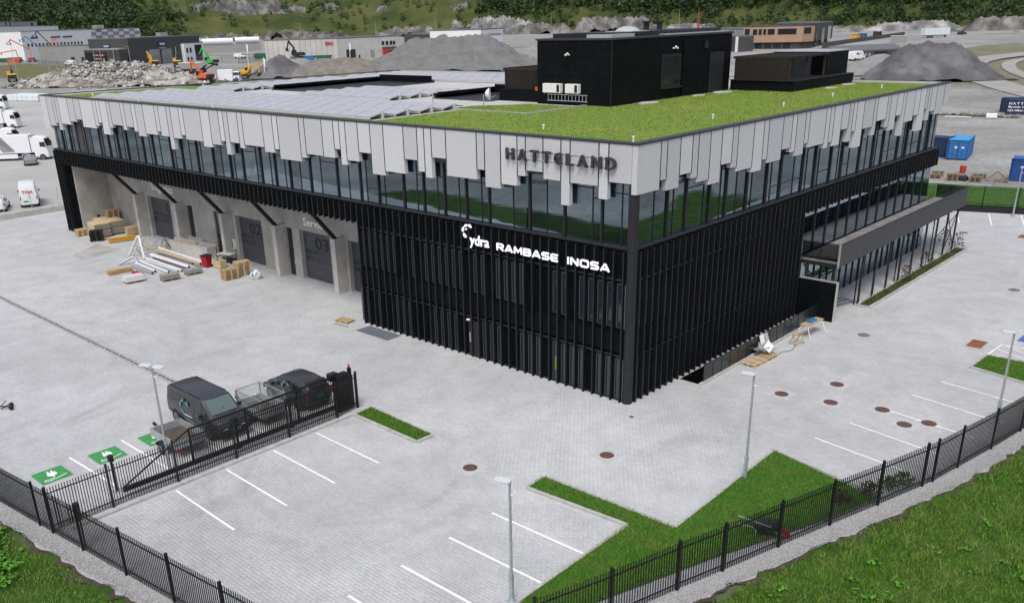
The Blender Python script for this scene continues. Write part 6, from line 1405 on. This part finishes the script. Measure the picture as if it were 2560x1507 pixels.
# dark hall with blue signs
vb, P = building('long dark grey machine hall with blue signs and roller doors', [(-319.5, 115.5), (-302, 122.2), (-325, 164), (-345, 156)], 6.9, 16.6, 'b_dark', wins=[(1, 12, 18.5, .2, 5.4, 'b_grey', 'roller_door'), (1, 20, 26.5, .2, 5.4, 'b_grey', 'roller_door'), (1, 29, 30.5, 3.6, 5.4, 'b_win'), (1, 3, 4, .6, 1.6, 'b_win'), (1, 6, 7, .6, 1.6, 'b_win'), (1, 8, 9, .6, 1.6, 'b_win')])
d = Vector((-23, 41.8, 0)).normalized(); q = Vector((d.y, -d.x, 0))
def wsign(par, base, d, q, u, z, w, h, m, txt=None, tm='letter_white', nm='sign_board'):
    a = Vector(base)+d*u+q*.15; b = a+d*w; o = part(nm, MB().add([tuple(p+q*s+Vector((0, 0, zz))) for p in (a, b) for s in (0, .15) for zz in (z, z+h)], [(0, 1, 3, 2), (4, 6, 7, 5), (0, 4, 5, 1), (2, 3, 7, 6), (1, 5, 7, 3), (0, 2, 6, 4)]), m, par)
    if txt: text('lettering', txt, tm, par, a+q*.17+Vector((0, 0, z+h*.28))+d*(w*.12), d, (0, 0, 1), w*.76, h*.46, .04, .03)
K = (-302+319.5, 122.2-115.5, 0)
wsign(vb, K, d, q, 18.4, 6.3, 4.4, 1.7, 'sign_blue', 'VOLVO'); wsign(vb, K, d, q, 18.4, 5.55, 4.4, .55, 'b_grey')
for k in range(4):
    for u in (12.4, 20.4): wsign(vb, K, d, q, u, .6+k*.75, 5.6, .38, 'b_win_pale', nm='door_window')
dl = Vector((17.5, 6.7, 0)).normalized(); ql = Vector((dl.y, -dl.x, 0)); wsign(vb, (0, 0, 0), dl, ql, 7.0, 6.5, 3.2, 1.2, 'sign_blue', 'VOLVO'); wsign(vb, (0, 0, 0), dl, ql, 7.0, 5.7, 3.2, .5, 'b_grey')
part('roof_unit', MB().box(-6, -2, 30, 33, 9.7, 11.2), 'b_grey', vb)
building('white gabled front annex of the dark machine hall', [(-316.8, 152.2), (-323.7, 164.7), (-326.4, 163.2), (-319.5, 150.8)], 6.9, 14.0, 'b_white', wins=[(0, 7.4, 12.6, .3, 6.2, 'b_win'), (0, 1.2, 2.4, 3.4, 5.2, 'b_win'), (0, 3.6, 4.8, 3.4, 5.2, 'b_win'), (0, 1.2, 2.4, .4, 1.8, 'b_win'), (0, 3.6, 4.8, .4, 1.8, 'b_win')])
sh, P = building('open fronted dark storage shed in front of the machine hall', [(-317.3, 112.3), (-294.5, 114.8), (-300.4, 120.6), (-316, 122)], 6.6, 13.2, 'b_dark', 'b_grey')
dS = Vector((22.8, 2.5, 0)).normalized(); qS = Vector((dS.y, -dS.x, 0))
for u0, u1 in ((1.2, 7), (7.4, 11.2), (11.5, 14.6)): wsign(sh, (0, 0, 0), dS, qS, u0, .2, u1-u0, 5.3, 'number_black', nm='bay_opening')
for k in range(4):
    for j in range(9): wsign(sh, (0, 0, .0), dS, qS*1.4, 6.5+j*.85+random.uniform(-.2, .2), .9+k*1.15, random.uniform(.3, .7), random.uniform(.25, .6), random.choice(('orange', 'b_white', 'b_grey', 'rust', 'wood')), nm='stored_goods')
for u in (.6, 7.1, 11.3, 19.8): wsign(sh, (0, 0, 0), dS, qS*1.6, u, 0, .3, 6.2, 'b_grey', nm='post')
wsign(sh, (0, 0, 0), dS, qS, 16.5, .2, 3.0, 3.2, 'b_grey', nm='door')
building('low grey workshop wing left of the storage shed', [(-372.3, 117.8), (-334, 124), (-338, 140), (-376, 134)], 7, 14.3, 'b_grey', wins=[(0, 22, 24.5, .8, 3, 'b_win'), (0, 29, 31, .8, 3, 'b_win'), (0, 31.6, 33.6, .8, 3, 'b_win')])
w1 = [(0, 3+k*2.6, 4.2+k*2.6, 6.2, 7.6, 'b_win') for k in range(16)]+[(0, 30+k*2.6, 31.6+k*2.6, 1.6, 3.8, 'b_win') for k in range(7)]
b1, P = building('long white industrial building with a row of small windows', [(-444.6, 139), (-469.5, 184), (-510, 165), (-485, 120)], 7, 20.3, 'b_white', 'b_grey', w1)
d1 = Vector((-24.9, 45, 0)).normalized(); q1 = Vector((d1.y, -d1.x, 0))
for u, w in ((6, 5), (20, 7), (29, 7)): text('lettering', '~~~~', 'sign_blue', b1, Vector((0, 0, 9.6))+d1*u+q1*.1, d1, (0, 0, 1), w, 1.1, .06, .05)
wsign(b1, (0, 0, 0), d1, q1, 26, 4.6, 24, .5, 'b_grey', nm='canopy')
bc, P = building('white and grey checkered warehouse at the foot of the hill', [(-486, 190), (-531, 242), (-560, 225), (-515, 175)], 7, 20.6, 'b_white', 'b_roof')
dc = Vector((-45, 52, 0)).normalized(); qc = Vector((dc.y, -dc.x, 0))
for r in range(4):
    for k in range(9):
        if (r+k) % 2: wsign(bc, (0, 0, 0), dc, qc, 1+k*7.4, 11.9-r*1.75, 7.3, 1.7, 'b_grey', nm='cladding_check')
part('roof_unit', MB().box(-12, -6, 8, 12, 13.7, 15.5), 'b_grey', bc)
building('tall white office block with dark vertical window strips', [(-505, 146), (-568, 208), (-600, 190), (-540, 125)], 7, 23.2, 'b_white', 'b_grey', [(0, 2+k*4.6+(k % 2), 3.8+k*4.6+(k % 2), 3.0, 13.2, 'b_win') for k in range(9)])
building('grey flat roofed block rising behind the white office block', [(-588, 180), (-612, 213), (-640, 200), (-620, 170)], 7, 26.5, 'b_grey', 'b_roof', [(0, 8, 9, 17, 19.4, 'b_win'), (0, 12, 13, 17, 19.4, 'b_win'), (0, 34, 36, 16.6, 18.6, 'b_win')])
# concrete hall
eb, P = building('pale concrete hall with a red logo and dark doors', [(-273.9, 161), (-252.1, 177.5), (-251.4, 205.3), (-275, 200)], 6.8, 14.5, 'b_conc', 'b_roof', [(1, 4, 8.2, .1, 3.6, 'b_win'), (1, 9.6, 10.3, .1, 1.6, 'b_win'), (1, 15.2, 17.2, .1, 3.1, 'b_grey', 'door'), (1, 21, 22.2, 4.6, 5.9, 'b_win'), (1, 23, 24.2, 4.6, 5.9, 'b_win'), (1, 25, 26.2, 4.6, 5.9, 'b_win'), (1, 26.6, 27.6, 4.6, 5.9, 'b_win')])
dE = Vector((21.8, 16.5, 0)).normalized(); qE = Vector((dE.y, -dE.x, 0))
for k in range(13): wsign(eb, (0, 0, 0), dE, qE*.4, 1.0+k*2.05, .1, .07, 7.2, 'b_grey', nm='panel_joint')
text('logo', 'EIK', 'sign_red', eb, Vector((0, 0, 5.3))+dE*23.0+qE*.12, dE, (0, 0, 1), 3.4, 1.2, .05, .04); part('roof_unit', MB().box(14, 17.5, 14, 17, 7.8, 8.9), 'b_grey', eb)
dE2 = Vector((.7, 27.8, 0)).normalized(); qE2 = Vector((dE2.y, -dE2.x, 0)); wsign(eb, (21.8, 16.5, 0), dE2, qE2*3, 21, .1, 2.6, 2.9, 'sign_red', nm='entrance_porch'); wsign(eb, (21.8, 16.5, 0), dE2, qE2*2, 21, 3.1, 7, .7, 'b_dark', nm='canopy'); wsign(eb, (21.8, 16.5, 0), dE2, qE2*2, 24, .2, 3.5, 2.4, 'b_win', nm='shop_window')
building('dark flat hall beside the white office with a tower', [(-349, 297), (-301.6, 279.3), (-310, 300), (-355, 318)], 7, 13.5, 'b_dark')
building('white office wing with a strip of windows', [(-301.4, 279), (-257, 260.6), (-262, 278), (-305, 296)], 7, 13.2, 'b_white', wins=[(0, 4+k*3.4, 6.6+k*3.4, 3.4, 4.8, 'b_win') for k in range(10)]+[(0, 40, 44, .3, 1.6, 'b_win')])
tb, P = building('white cube tower of the office building with one dark window', [(-253.3, 255.4), (-266.5, 284), (-288, 275), (-275, 246)], 7, 15.6, 'b_white', wins=[(0, 23, 26, 3.0, 6.0, 'b_win'), (0, 14, 17, .4, 1.8, 'b_win')])
dT = Vector((-13.2, 28.6, 0)).normalized(); qT = Vector((dT.y, -dT.x, 0))
for k in range(3): wsign(tb, (0, 0, 0), dT, qT*.4, 8.5, 6.4-k*.55, 7-k*2, .22, 'b_grey', nm='sign_line')
bd, P = building('black roof plant boxes on the white office wing', [(-296, 284), (-287, 280.5), (-290, 287), (-299, 290)], 13.2, 16.2, 'b_dark', wins=[(0, 1, 3, .6, 2.4, 'b_win_pale'), (0, 6, 8, .6, 2.4, 'b_win_pale')])
# timber clad office
wb, P = building('two storey office with brown timber upper floor over a dark base', [(-141.5, 277.2), (-124.6, 284.2), (-123.0, 289.8), (-131, 324), (-150, 316)], 6.5, 10.4, 'b_dark', wins=[(0, 3+k*3.2, 5.6+k*3.2, .4, 2.7, 'b_win') for k in range(4)])
wu, P = building('brown timber clad upper storey with dark windows', [(-142.6, 276.4), (-123.7, 283.6), (-122.2, 290.0), (-140.5, 298)], 10.4, 14.4, 'b_wood', 'b_dark', [(0, .5, 2.2, .7, 3.2, 'b_win'), (0, 3.3, 4.8, 1.1, 3.0, 'b_win'), (0, 5.3, 6.4, 1.1, 3.0, 'b_win'), (0, 6.9, 7.9, 1.1, 3.0, 'b_win'), (0, 8.4, 10.8, 1.1, 3.0, 'b_win'), (0, 11.9, 18.2, 1.1, 3.0, 'b_win'), (1, .8, 4.6, 1.2, 3.2, 'b_win')])
building('dark rear block of the timber clad office', [(-122.6, 290.4), (-130.4, 324.3), (-149, 316), (-141, 298)], 10.4, 15.0, 'b_dark', wins=[(0, 4, 6, -3, 3.4, 'b_win'), (0, 14, 19, -2.6, 2.8, 'b_win_pale'), (0, 26, 31, -3.4, 3.0, 'b_conc', 'door')])
building('long low hall with a blue grey roof behind the penthouse', [(-199, 321), (-154.9, 299.6), (-150, 312), (-190, 332)], 6.8, 13.2, 'b_grey', 'b_roof', [(0, 36+k*4, 38.6+k*4, 1, 4, 'b_win') for k in range(3)])
building('dark gable with a white corner strip beside the timber clad office', [(-141.5, 264), (-136.6, 262.4), (-134, 268), (-139, 270)], 6.3, 11.6, 'b_dark', wins=[(0, 3.6, 4.9, .1, 5.1, 'b_white', 'corner_strip'), (0, .8, 1.8, 2, 4, 'b_win')])
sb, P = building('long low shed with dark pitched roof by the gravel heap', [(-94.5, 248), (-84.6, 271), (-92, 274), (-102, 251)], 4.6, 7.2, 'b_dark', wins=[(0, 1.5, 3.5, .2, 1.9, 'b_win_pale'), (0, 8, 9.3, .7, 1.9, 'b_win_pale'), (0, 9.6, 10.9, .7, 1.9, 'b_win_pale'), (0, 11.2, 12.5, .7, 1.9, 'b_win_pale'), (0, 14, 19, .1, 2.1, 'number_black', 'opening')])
rv = MB(); A, Bq = Vector((-.6, -.8, 2.5)), Vector((10.4, 24.2, 2.5)); C_, D_ = Vector((-8.2, 2.6, 2.5)), Vector((2.2, 26.6, 2.5)); r1 = (A+C_)/2+Vector((0, 0, 1.6)); r2 = (Bq+D_)/2+Vector((0, 0, 1.6))
rv.quad(A, Bq, r2, r1).quad(C_, r1, r2, D_).add([A, r1, C_], [(0, 1, 2)]).add([Bq, D_, r2], [(0, 1, 2)]); part('pitched_roof', rv, 'b_roof', sb)
t = thing('boundary_wall', 'long dark screen wall running back from the timber clad office', 'wall', (-117.7, 287.4, 6.5))
for k in range(16): a = Vector((-1.42*k, 8.9*k, .03*k)); part('wall_panel', MB().bar((a.x, a.y, .9), (a.x-1.4, a.y+8.8, .93), .2, 2.2), 'b_dark', t)
for i, (x, y, m, l) in enumerate([(-128, 341, 'yellow', 'yellow'), (-134, 363, 'cont_blue', 'blue'), (-140, 395, 'black_mach', 'black'), (-131, 350, 'rust', 'rust brown')]): container('%s storage container inside the dark screen wall' % l, x, y, rad(100), m)
t = thing('site_cabin', 'small grey site cabin at the end of the dark screen wall', 'cabin', (-107.8, 331.7, 6.9), rad(15)); part('wall', MB().box(-2.6, 2.6, -1.3, 1.3, .1, 2.4), 'b_grey', t); part('roof', MB().box(-2.7, 2.7, -1.4, 1.4, 2.4, 2.5), 'b_white', t)
t = thing('semi_trailer', 'pale blue white box trailer parked on the gravel plain', 'trailer', (-113.7, 390, 7), rad(64)); part('box', MB().box(-6.8, 6.8, -1.25, 1.25, 1.0, 3.8), 'bale', t, bev=.05); part('chassis', MB().box(-6, 6, -.5, .5, .7, 1.0), 'black_mach', t)
for k in range(4): part('panel_seam', MB().box(-5+k*3.2, -4.94+k*3.2, -1.27, -1.25, 1.0, 3.8), 'b_grey', t)
for x in (-5, -3.8, -2.6, 4.5): wheel(t, x, -1.2, .5, .3, -1)
vehicle('car', 'dark car alone on the gravel plain', 'car', (-114.7, 429, 7), 1.2, SALOON, 'black_mach', (-1.4, 1.4), [(-1.6, -.8, .1, .8), (-.7, .3, .08, .82)], (6, 5, .06, .9), (1, 3, .25, .95), .33)
vehicle('camper_van', 'white camper van in front of the long low shed', 'van', (-90.2, 250.4, 4.6), rad(75), SPR, 'white_body', (-1.85, 1.85), [(1.25, 1.9, .05, .62), (-1.5, .5, .3, .7)], (5, 4, .06, .92), None, .36)
for i in range(7): x, y = -250+i*13+rng.normal(0, 3), 612-i*4+rng.normal(0, 6); t = thing('stacked_bags', 'pale wrapped stack at the edge of the far gravel plain', 'stack', (x, y, 7), .8, 'pale stacks on the far gravel plain'); part('load', MB().box(-6, 6, -2, 2, 0, 2.0+random.random()), 'bale', t, bev=.4); part('base', MB().box(-6.2, 6.2, -2.2, 2.2, 0, .3), 'b_grey', t)

# ------------------------------------------------------------------ machines
def excavator(label, x, y, rz, m, s=1.0, boom=(35, -75), z=None, grp=None, armm=None):
    t = thing('excavator', label, 'excavator', (x, y, Tz(x, y) if z is None else z), rz, grp); t.scale = (s, s, s); am = armm or m
    for q in (-1, 1):
        part('track', MB().prism([(-1.9, .25), (-1.6, 0), (1.6, 0), (1.9, .25), (1.95, .55), (1.6, .85), (-1.6, .85), (-1.95, .55)], q*1.0-.28, q*1.0+.28, 'y'), 'black_mach', t)
        for k in range(4): part('track_roller', MB().cyl((-1.2+k*.8, q*1.29, .35), (-1.2+k*.8, q*1.31, .35), .26, 10), 'b_grey', t)
    part('turntable', MB().cyl((0, 0, .8), (0, 0, 1.05), .8, 16), 'black_mach', t); part('house', MB().prism([(-2.3, 1.1), (1.1, 1.05), (1.1, 1.6), (-.4, 2.25), (-2.2, 2.2), (-2.45, 1.7)], -1.25, 1.25, 'y'), m, t, bev=.06); part('counterweight', MB().box(-2.75, -2.1, -1.2, 1.2, 1.1, 2.0), 'black_mach', t, bev=.1)
    c = part('cab', MB().prism([(-.2, 1.6), (1.25, 1.4), (1.35, 2.1), (1.0, 2.95), (-.2, 2.95)], .25, 1.22, 'y'), m, t); part('cab_window', MB().prism([(-.05, 1.9), (1.27, 1.75), (1.31, 2.1), (1.0, 2.8), (-.05, 2.8)], .23, 1.24, 'y'), 'car_glass', c)
    a = rad(boom[0]); P0 = Vector((.9, 0, 1.5)); P1 = P0+Vector((math.cos(a+.35), 0, math.sin(a+.35)))*2.4; P2 = P1+Vector((math.cos(a-.35), 0, math.sin(a-.35)))*2.6; b = rad(boom[1]); P3 = P2+Vector((math.cos(b), 0, math.sin(b)))*2.5
    part('boom', MB().bar(P0, P1, .42, .55).bar(P1-(P1-P0).normalized()*.15, P2, .40, .48), am, t); part('stick', MB().bar(P2-(P3-P2).normalized()*.5, P3, .32, .36), am, t); part('ram', MB().cyl(P0+Vector((.2, .3, 0)), P1+Vector((.2, .3, .1)), .09, 8).cyl(P1+Vector((0, 0, .4)), P2+Vector((-.2, 0, .45)), .08, 8), 'b_grey', t)
    d = (P3-P2).normalized(); part('bucket', MB().prism([(P3.x-.2, P3.z+.2), (P3.x+.3, P3.z+.1), (P3.x+.35, P3.z-.6), (P3.x-.1, P3.z-.95), (P3.x-.75, P3.z-.75), (P3.x-.2, P3.z-.45)], -.5, .5, 'y'), 'black_mach', t)
    return t
excavator('yellow and black excavator at the left edge by the grassy verge', -287, 75, rad(160), 'yellow', 1.05, (50, -60), armm='black_mach')
excavator('yellow excavator in front of the roller doors of the dark hall', -291, 125, rad(170), 'yellow', 1.1, (40, -95)); excavator('yellow excavator with a black arm beside the white annex', -281, 129, rad(150), 'yellow', 1.1, (62, -70), armm='black_mach')
excavator('bright green material handler behind the stone crusher', -274, 138, rad(190), 'green_mach', 1.1, (58, -50)); excavator('orange excavator digging at the end of the rubble mound', -226, 107, rad(190), 'orange', 1.2, (48, -85)); excavator('yellow excavator working on the conical gravel heap', -225, 120.5, rad(20), 'yellow', 1.1, (30, -90))
excavator('black excavator standing on top of the conical gravel heap', -243, 153, rad(200), 'black_mach', 1.0, (65, -70), z=8.5); excavator('small orange excavator by the concrete hall', -262, 157, rad(40), 'orange', .7, (30, -60))
t = thing('stone_crusher', 'grey mobile stone crusher with a hopper by the rubble mound', 'crusher', (-245, 115, 5.2), rad(35)); part('hopper', MB().prism([(-4.5, 3.8), (-3.8, 2.2), (2.8, 2.2), (4.2, 3.2), (3.6, 3.9)], -1.4, 1.4, 'y'), 'b_grey', t); part('frame', MB().box(-4, 3.5, -1.2, 1.2, 1.0, 2.2), 'cont_navy', t); part('conveyor', MB().bar((2.5, 0, 1.4), (7.5, 0, 3.6), .9, .3), 'black_mach', t); part('track', MB().box(-2.5, 2.5, -1.5, -1.0, 0, .9).box(-2.5, 2.5, 1.0, 1.5, 0, .9), 'black_mach', t, bev=.2); part('cover', MB().box(-4.6, 2.8, -1.5, 1.5, 3.9, 4.05), 'b_white', t)
t = thing('office_container', 'white site office with a blue window beside the orange excavator', 'cabin', (-223.5, 114, 4.3), rad(45)); part('wall', MB().box(-3, 1.4, -1.4, 1.4, .2, 3.2), 'b_white', t, bev=.08); part('cab', MB().box(1.45, 3.3, -1.2, 1.2, .4, 2.6), 'white_body', t, bev=.2); part('window', MB().box(1.6, 3.2, -1.22, -1.2, 1.5, 2.4).box(3.3, 3.32, -1.0, 1.0, 1.5, 2.4), 'sign_blue', t)
for x in (-2, 2.4): wheel(t, x, -1.3, .5, .3, -1)
def boom_lift(label, x, y, m, pts, s=1.0, basem=None):
    z = Tz(x, y); t = thing('boom_lift', label, 'boom lift', (x, y, z), rad(45))
    part('chassis', MB().box(-1.6, 1.6, -.9, .9, .45, .95), 'b_grey', t, bev=.05); part('turret', MB().box(-1.5, 1.0, -.85, .85, .98, 1.95), basem or m, t, bev=.15)
    for a in (-1.2, 1.2):
        for b in (-1, 1): wheel(t, a, b*1.05, .48, .3, b)
    Rz = Matrix.Rotation(-rad(45), 3, 'Z'); Q = [Rz @ (Vector(p)-Vector((x, y, z))) for p in pts]
    for a, b in zip(Q, Q[1:]): part('boom', MB().bar(a, b, .32, .4), m, t)
    e = Q[-1]; part('basket', MB().box(e.x-.9, e.x+.9, e.y-.45, e.y+.45, e.z-.9, e.z-.8).box(e.x-.9, e.x+.9, e.y-.45, e.y-.4, e.z-.4, e.z-.35).box(e.x-.9, e.x+.9, e.y-.45, e.y-.4, e.z+.1, e.z+.15).box(e.x-.9, e.x-.85, e.y-.45, e.y+.45, e.z-.8, e.z+.15).box(e.x+.85, e.x+.9, e.y-.45, e.y+.45, e.z-.8, e.z+.15), m, t)
boom_lift('blue boom lift with its arm raised in the machine yard', -413, 136.5, 'blue_mach', [(-413, 136.5, 8.8), (-413.6, 136, 11.5), (-415.8, 130, 18.0), (-417, 128.6, 16.6)], basem='white_body')
boom_lift('black boom lift with the tallest folded arm in the machine yard', -402.5, 137, 'black_mach', [(-402.5, 137, 8.8), (-402.7, 136.2, 13.1), (-404.7, 131.2, 20.0), (-405.6, 130.2, 18.3)], basem='red')
boom_lift('orange boom lift with a yellow arm in the machine yard', -396, 139, 'orange', [(-396, 139, 8.8), (-396.4, 138.5, 10.0), (-397.7, 135.2, 17), (-398.6, 133.8, 14.6)]); boom_lift('red boom lift with a dark arm by the machine yard fence', -422, 133.5, 'red', [(-422, 133.5, 8.8), (-424.9, 134.4, 12.2), (-427.4, 127.5, 16.8), (-428, 126.8, 15.5)])
boom_lift('orange telescopic lift with a low arm at the left edge', -455, 143, 'orange', [(-455, 143, 8.8), (-456, 142.5, 13), (-466, 135.6, 13.2)]); boom_lift('second orange telescopic lift with a low arm at the left edge', -440, 134, 'orange', [(-440, 134, 8.8), (-441, 134, 12), (-447, 128.6, 11.0)])
for i, (x, y, m, l) in enumerate([(-430, 124, 'green_dark', 'dark green'), (-436, 131, 'blue_mach', 'blue'), (-412, 122, 'orange', 'orange'), (-385, 134, 'black_mach', 'black'), (-300, 176, 'green_dark', 'green'), (-308, 182, 'green_dark', 'second green'), (-258, 168, 'blue_mach', 'small blue'), (-254, 172.5, 'green_dark', 'small green'), (-322, 116, 'cont_blue', 'deep blue')]):
    t = thing('skip_container', '%s open skip in the machine yard' % l, 'skip', (x, y, Tz(x, y)), rad(40)); part('body', MB().add([(-2.2, -1, .2), (2.2, -1, .2), (2.2, 1, .2), (-2.2, 1, .2), (-3, -1.15, 1.9), (3, -1.15, 1.9), (3, 1.15, 1.9), (-3, 1.15, 1.9)], [(3, 2, 1, 0), (0, 1, 5, 4), (1, 2, 6, 5), (2, 3, 7, 6), (3, 0, 4, 7)]), m, t); part('rim', MB().box(-3.05, 3.05, -1.2, -1.1, 1.85, 1.98).box(-3.05, 3.05, 1.1, 1.2, 1.85, 1.98), m, t)
PICK = [(a*1.1, b+.1, c+.25, max(d+.35, c+.3), e, f) for a, b, c, d, e, f in SALOON]
for i, (x, y, rz, l) in enumerate([(-348, 119.5, 200, 'white van beside the open storage shed'), (-322, 180, 20, 'white van behind the green handler'), (-312, 186, 200, 'white van beside the skips of the far yard')]): vehicle('van', l, 'van', (x, y, Tz(x, y)), rad(rz), VAN, 'white_body', (-1.62, 1.62), [(.33, 1.0, .1, .82)], (6, 5, .06, .93), None, .35)
for i, (x, y, L) in enumerate([(-424, 231, 16), (-433, 255, 13)]):
    t = thing('tanker', 'long white tank trailer with a cab below the dark rock cutting' if i == 0 else 'shorter white tank trailer below the dark rock cutting', 'tanker', (x, y, 7.0), rad(58)); part('tank', MB().cyl((-L/2, 0, 5.6), (L/2, 0, 5.6), 1.5, 18), 'white_body', t, smooth=40); part('frame', MB().box(-L/2, L/2, -.6, .6, 3.4, 4.2), 'b_grey', t)
    if i == 0: part('cab', MB().box(-L/2-3.2, -L/2-.4, -1.3, 1.3, 3.6, 7.4), 'white_body', t, bev=.3); part('cab_window', MB().box(-L/2-3.22, -L/2-1.5, -1.32, 1.1, 5.6, 6.6), 'car_glass', t)
    for q in (-5, -3.6, 4, 5.4):
        wheel(t, q, -1.2, .55, .3, -1)
    part('ramp', MB().box(-L/2-4, L/2+1, -2, 2, 0, 3.3), 'b_grey', t)
def tall_lamp(label, x, y, h, z=None, flag=False):
    z = Hh(x, y) if z is None else z; t = thing('flag_pole' if flag else 'street_lamp', label, 'flag pole' if flag else 'street lamp', (x, y, z), 0, 'flag poles' if flag else 'street lamps'); part('pole', MB().cyl((0, 0, 0), (0, 0, h), .10, 8, .06), 'b_white' if flag else 'galv', t)
    if flag: part('flag', MB().quad((.08, 0, h-.2), (.5, .3, h-.5), (.35, .2, h-2.8), (.08, 0, h-2.6)), 'b_white', t)
    else: part('luminaire', MB().box(-.15, .15, -1.1, .1, h, h+.14), 'b_grey', t)
for x, y, h in ((-235, 89.6, 11), (-284, 75.5, 11), (-295, 90, 5.2), (-294, 92.3, 6.8)): tall_lamp('tall thin street lamp beside the rubble mound', x, y, h)
for x, y, h in ((-262.6, 146, 7.3), (-219, 123.7, 6), (-238, 172, 6.6), (-256, 247, 5)): tall_lamp('white flag pole near the concrete hall', x, y, h, None, True)
for x, y, h in ((-330, 262, 13), (-312, 285, 14), (-292, 310, 14), (-276, 330, 14), (-350, 232, 13), (-221, 330, 12), (-212, 345, 14)): tall_lamp('street lamp along the road behind the concrete hall', x, y, h)
tall_lamp('single white flag pole on the verge of the curving road', -59, 245.4, 4.2, None, True)
t = fence('thin wire fence in front of the machine yard', [(-400, 118), (-370, 116), (-345, 113), (-322, 110)], one=True, sp=.6, z=7); t = fence('wire fence along the yard of the concrete hall', [(-300, 158), (-285, 166), (-275, 150), (-262, 158)], one=True, sp=.6, z=6.8)

# curving road on the right
def road(name, pts, w, m, dz=.12):
    P = []
    for i in range(len(pts)-1):
        p0, p1, p2, p3 = [Vector((*pts[max(0, min(len(pts)-1, i+k))], 0)) for k in (-1, 0, 1, 2)]
        for k in range(8):
            t = k/8; P.append(.5*((2*p1)+(-p0+p2)*t+(2*p0-5*p1+4*p2-p3)*t*t+(-p0+3*p1-3*p2+p3)*t**3))
    V = []; F = []
    for i, p in enumerate(P):
        d = (P[min(i+1, len(P)-1)]-P[max(i-1, 0)]).normalized(); q = Vector((-d.y, d.x, 0))*w/2
        for s in (-1, -.33, .33, 1): c = p+q*s; V.append((c.x, c.y, max(Tz(c.x, c.y), Tz(p.x, p.y))+dz))
    for i in range(len(P)-1):
        for j in range(3): F.append((4*i+j, 4*i+j+1, 4*i+5+j, 4*i+4+j))
    struct(name, MB().add(V, F), m)
road('road', [(-8, 168), (-24, 190), (-38, 209), (-50, 228), (-58, 248), (-60, 268), (-54, 290), (-44, 312), (-30, 340)], 8.5, 'road'); road('path', [(-28, 215), (-42, 237), (-49, 254), (-51, 268), (-47, 284), (-38, 300)], 3.5, 'road', .14)
road('yard_road', [(-81, 15), (-110, 18), (-150, 30), (-200, 46), (-250, 62)], 46, 'yard_asphalt', .06)
road('far_road', [(-420, 190), (-360, 215), (-310, 250), (-270, 300), (-235, 345), (-190, 380)], 9, 'road', .15)

# ------------------------------------------------------------------ forest on the hillside
def forest():
    V = []; Fs = []; tri = []
    cnt = 0; tries = 0
    cs = []
    while cnt < 10500 and tries < 90000:
        tries += 1
        l = random.uniform(-.80, .66); s = float(np.interp(l, *FOOT))+abs(random.gauss(0, 1))*230; x = 24+s*AX+l*s*AY; y = -35.7+s*AY+l*s*-AX
        h = float(hill(np.float64(x), np.float64(y)))
        if h < 1.5: continue
        n_ = fbm(x, y, 120, 3)
        l_ = l+.06*n_
        dens = max(.09, min(1, (-.30-l_)*12)) if l_ < -.20 else max(.09, min(1, (l_+.02)*12))
        if h < 14 and l > -.3: dens *= .35
        if random.random() > dens*(.75+.9*n_+.25): continue
        cs.append((x, y, Hh(x, y), random.uniform(3.0, 6.2)*(1.0 if dens > .5 else .6))); cnt += 1
    for x, y, z, r in cs:
        n = 44
        d = rng.normal(0, 1, (n, 3)); d /= np.linalg.norm(d, axis=1)[:, None]; rr = r*(.55+.5*rng.random(n)); c = d*rr[:, None]*np.array([1, 1, 1.15])+np.array([x, y, z+r*1.0])
        a = rng.normal(0, 1, (n, 3, 3))*(r*.26)
        tri.append(c[:, None, :]+a)
    A = np.concatenate(tri).reshape(-1, 3); o = link('forest', np_mesh('forest', A, np.arange(len(A)).reshape(-1, 3), 'canopy')); o['kind'] = 'stuff'; tag(o, 'dense dark green wood covering the hillside behind the industrial area', 'forest')
forest()
# low scrub on the open hillside
def scrub():
    tri = []
    for k in range(5200):
        l = random.uniform(-.5, .75); s = random.uniform(440, 1250); x = 24+s*AX+l*s*AY; y = -35.7+s*AY+l*s*-AX
        if float(hill(np.float64(x), np.float64(y))) < .6 or fbm(x+300, y, 70, 2) < -.05: continue
        z = Hh(x, y); r = random.uniform(.5, 1.5); n = 14; c = rng.normal(0, .5, (n, 3))*r*np.array([1.3, 1.3, .6])+np.array([x, y, z+.3*r]); tri.append(c[:, None, :]+rng.normal(0, 1, (n, 3, 3))*r*.3)
    A = np.concatenate(tri).reshape(-1, 3); o = link('scrub', np_mesh('scrub', A, np.arange(len(A)).reshape(-1, 3), 'canopy')); o['kind'] = 'stuff'; tag(o, 'scattered heather and scrub on the open green hillside', 'scrub')
scrub()
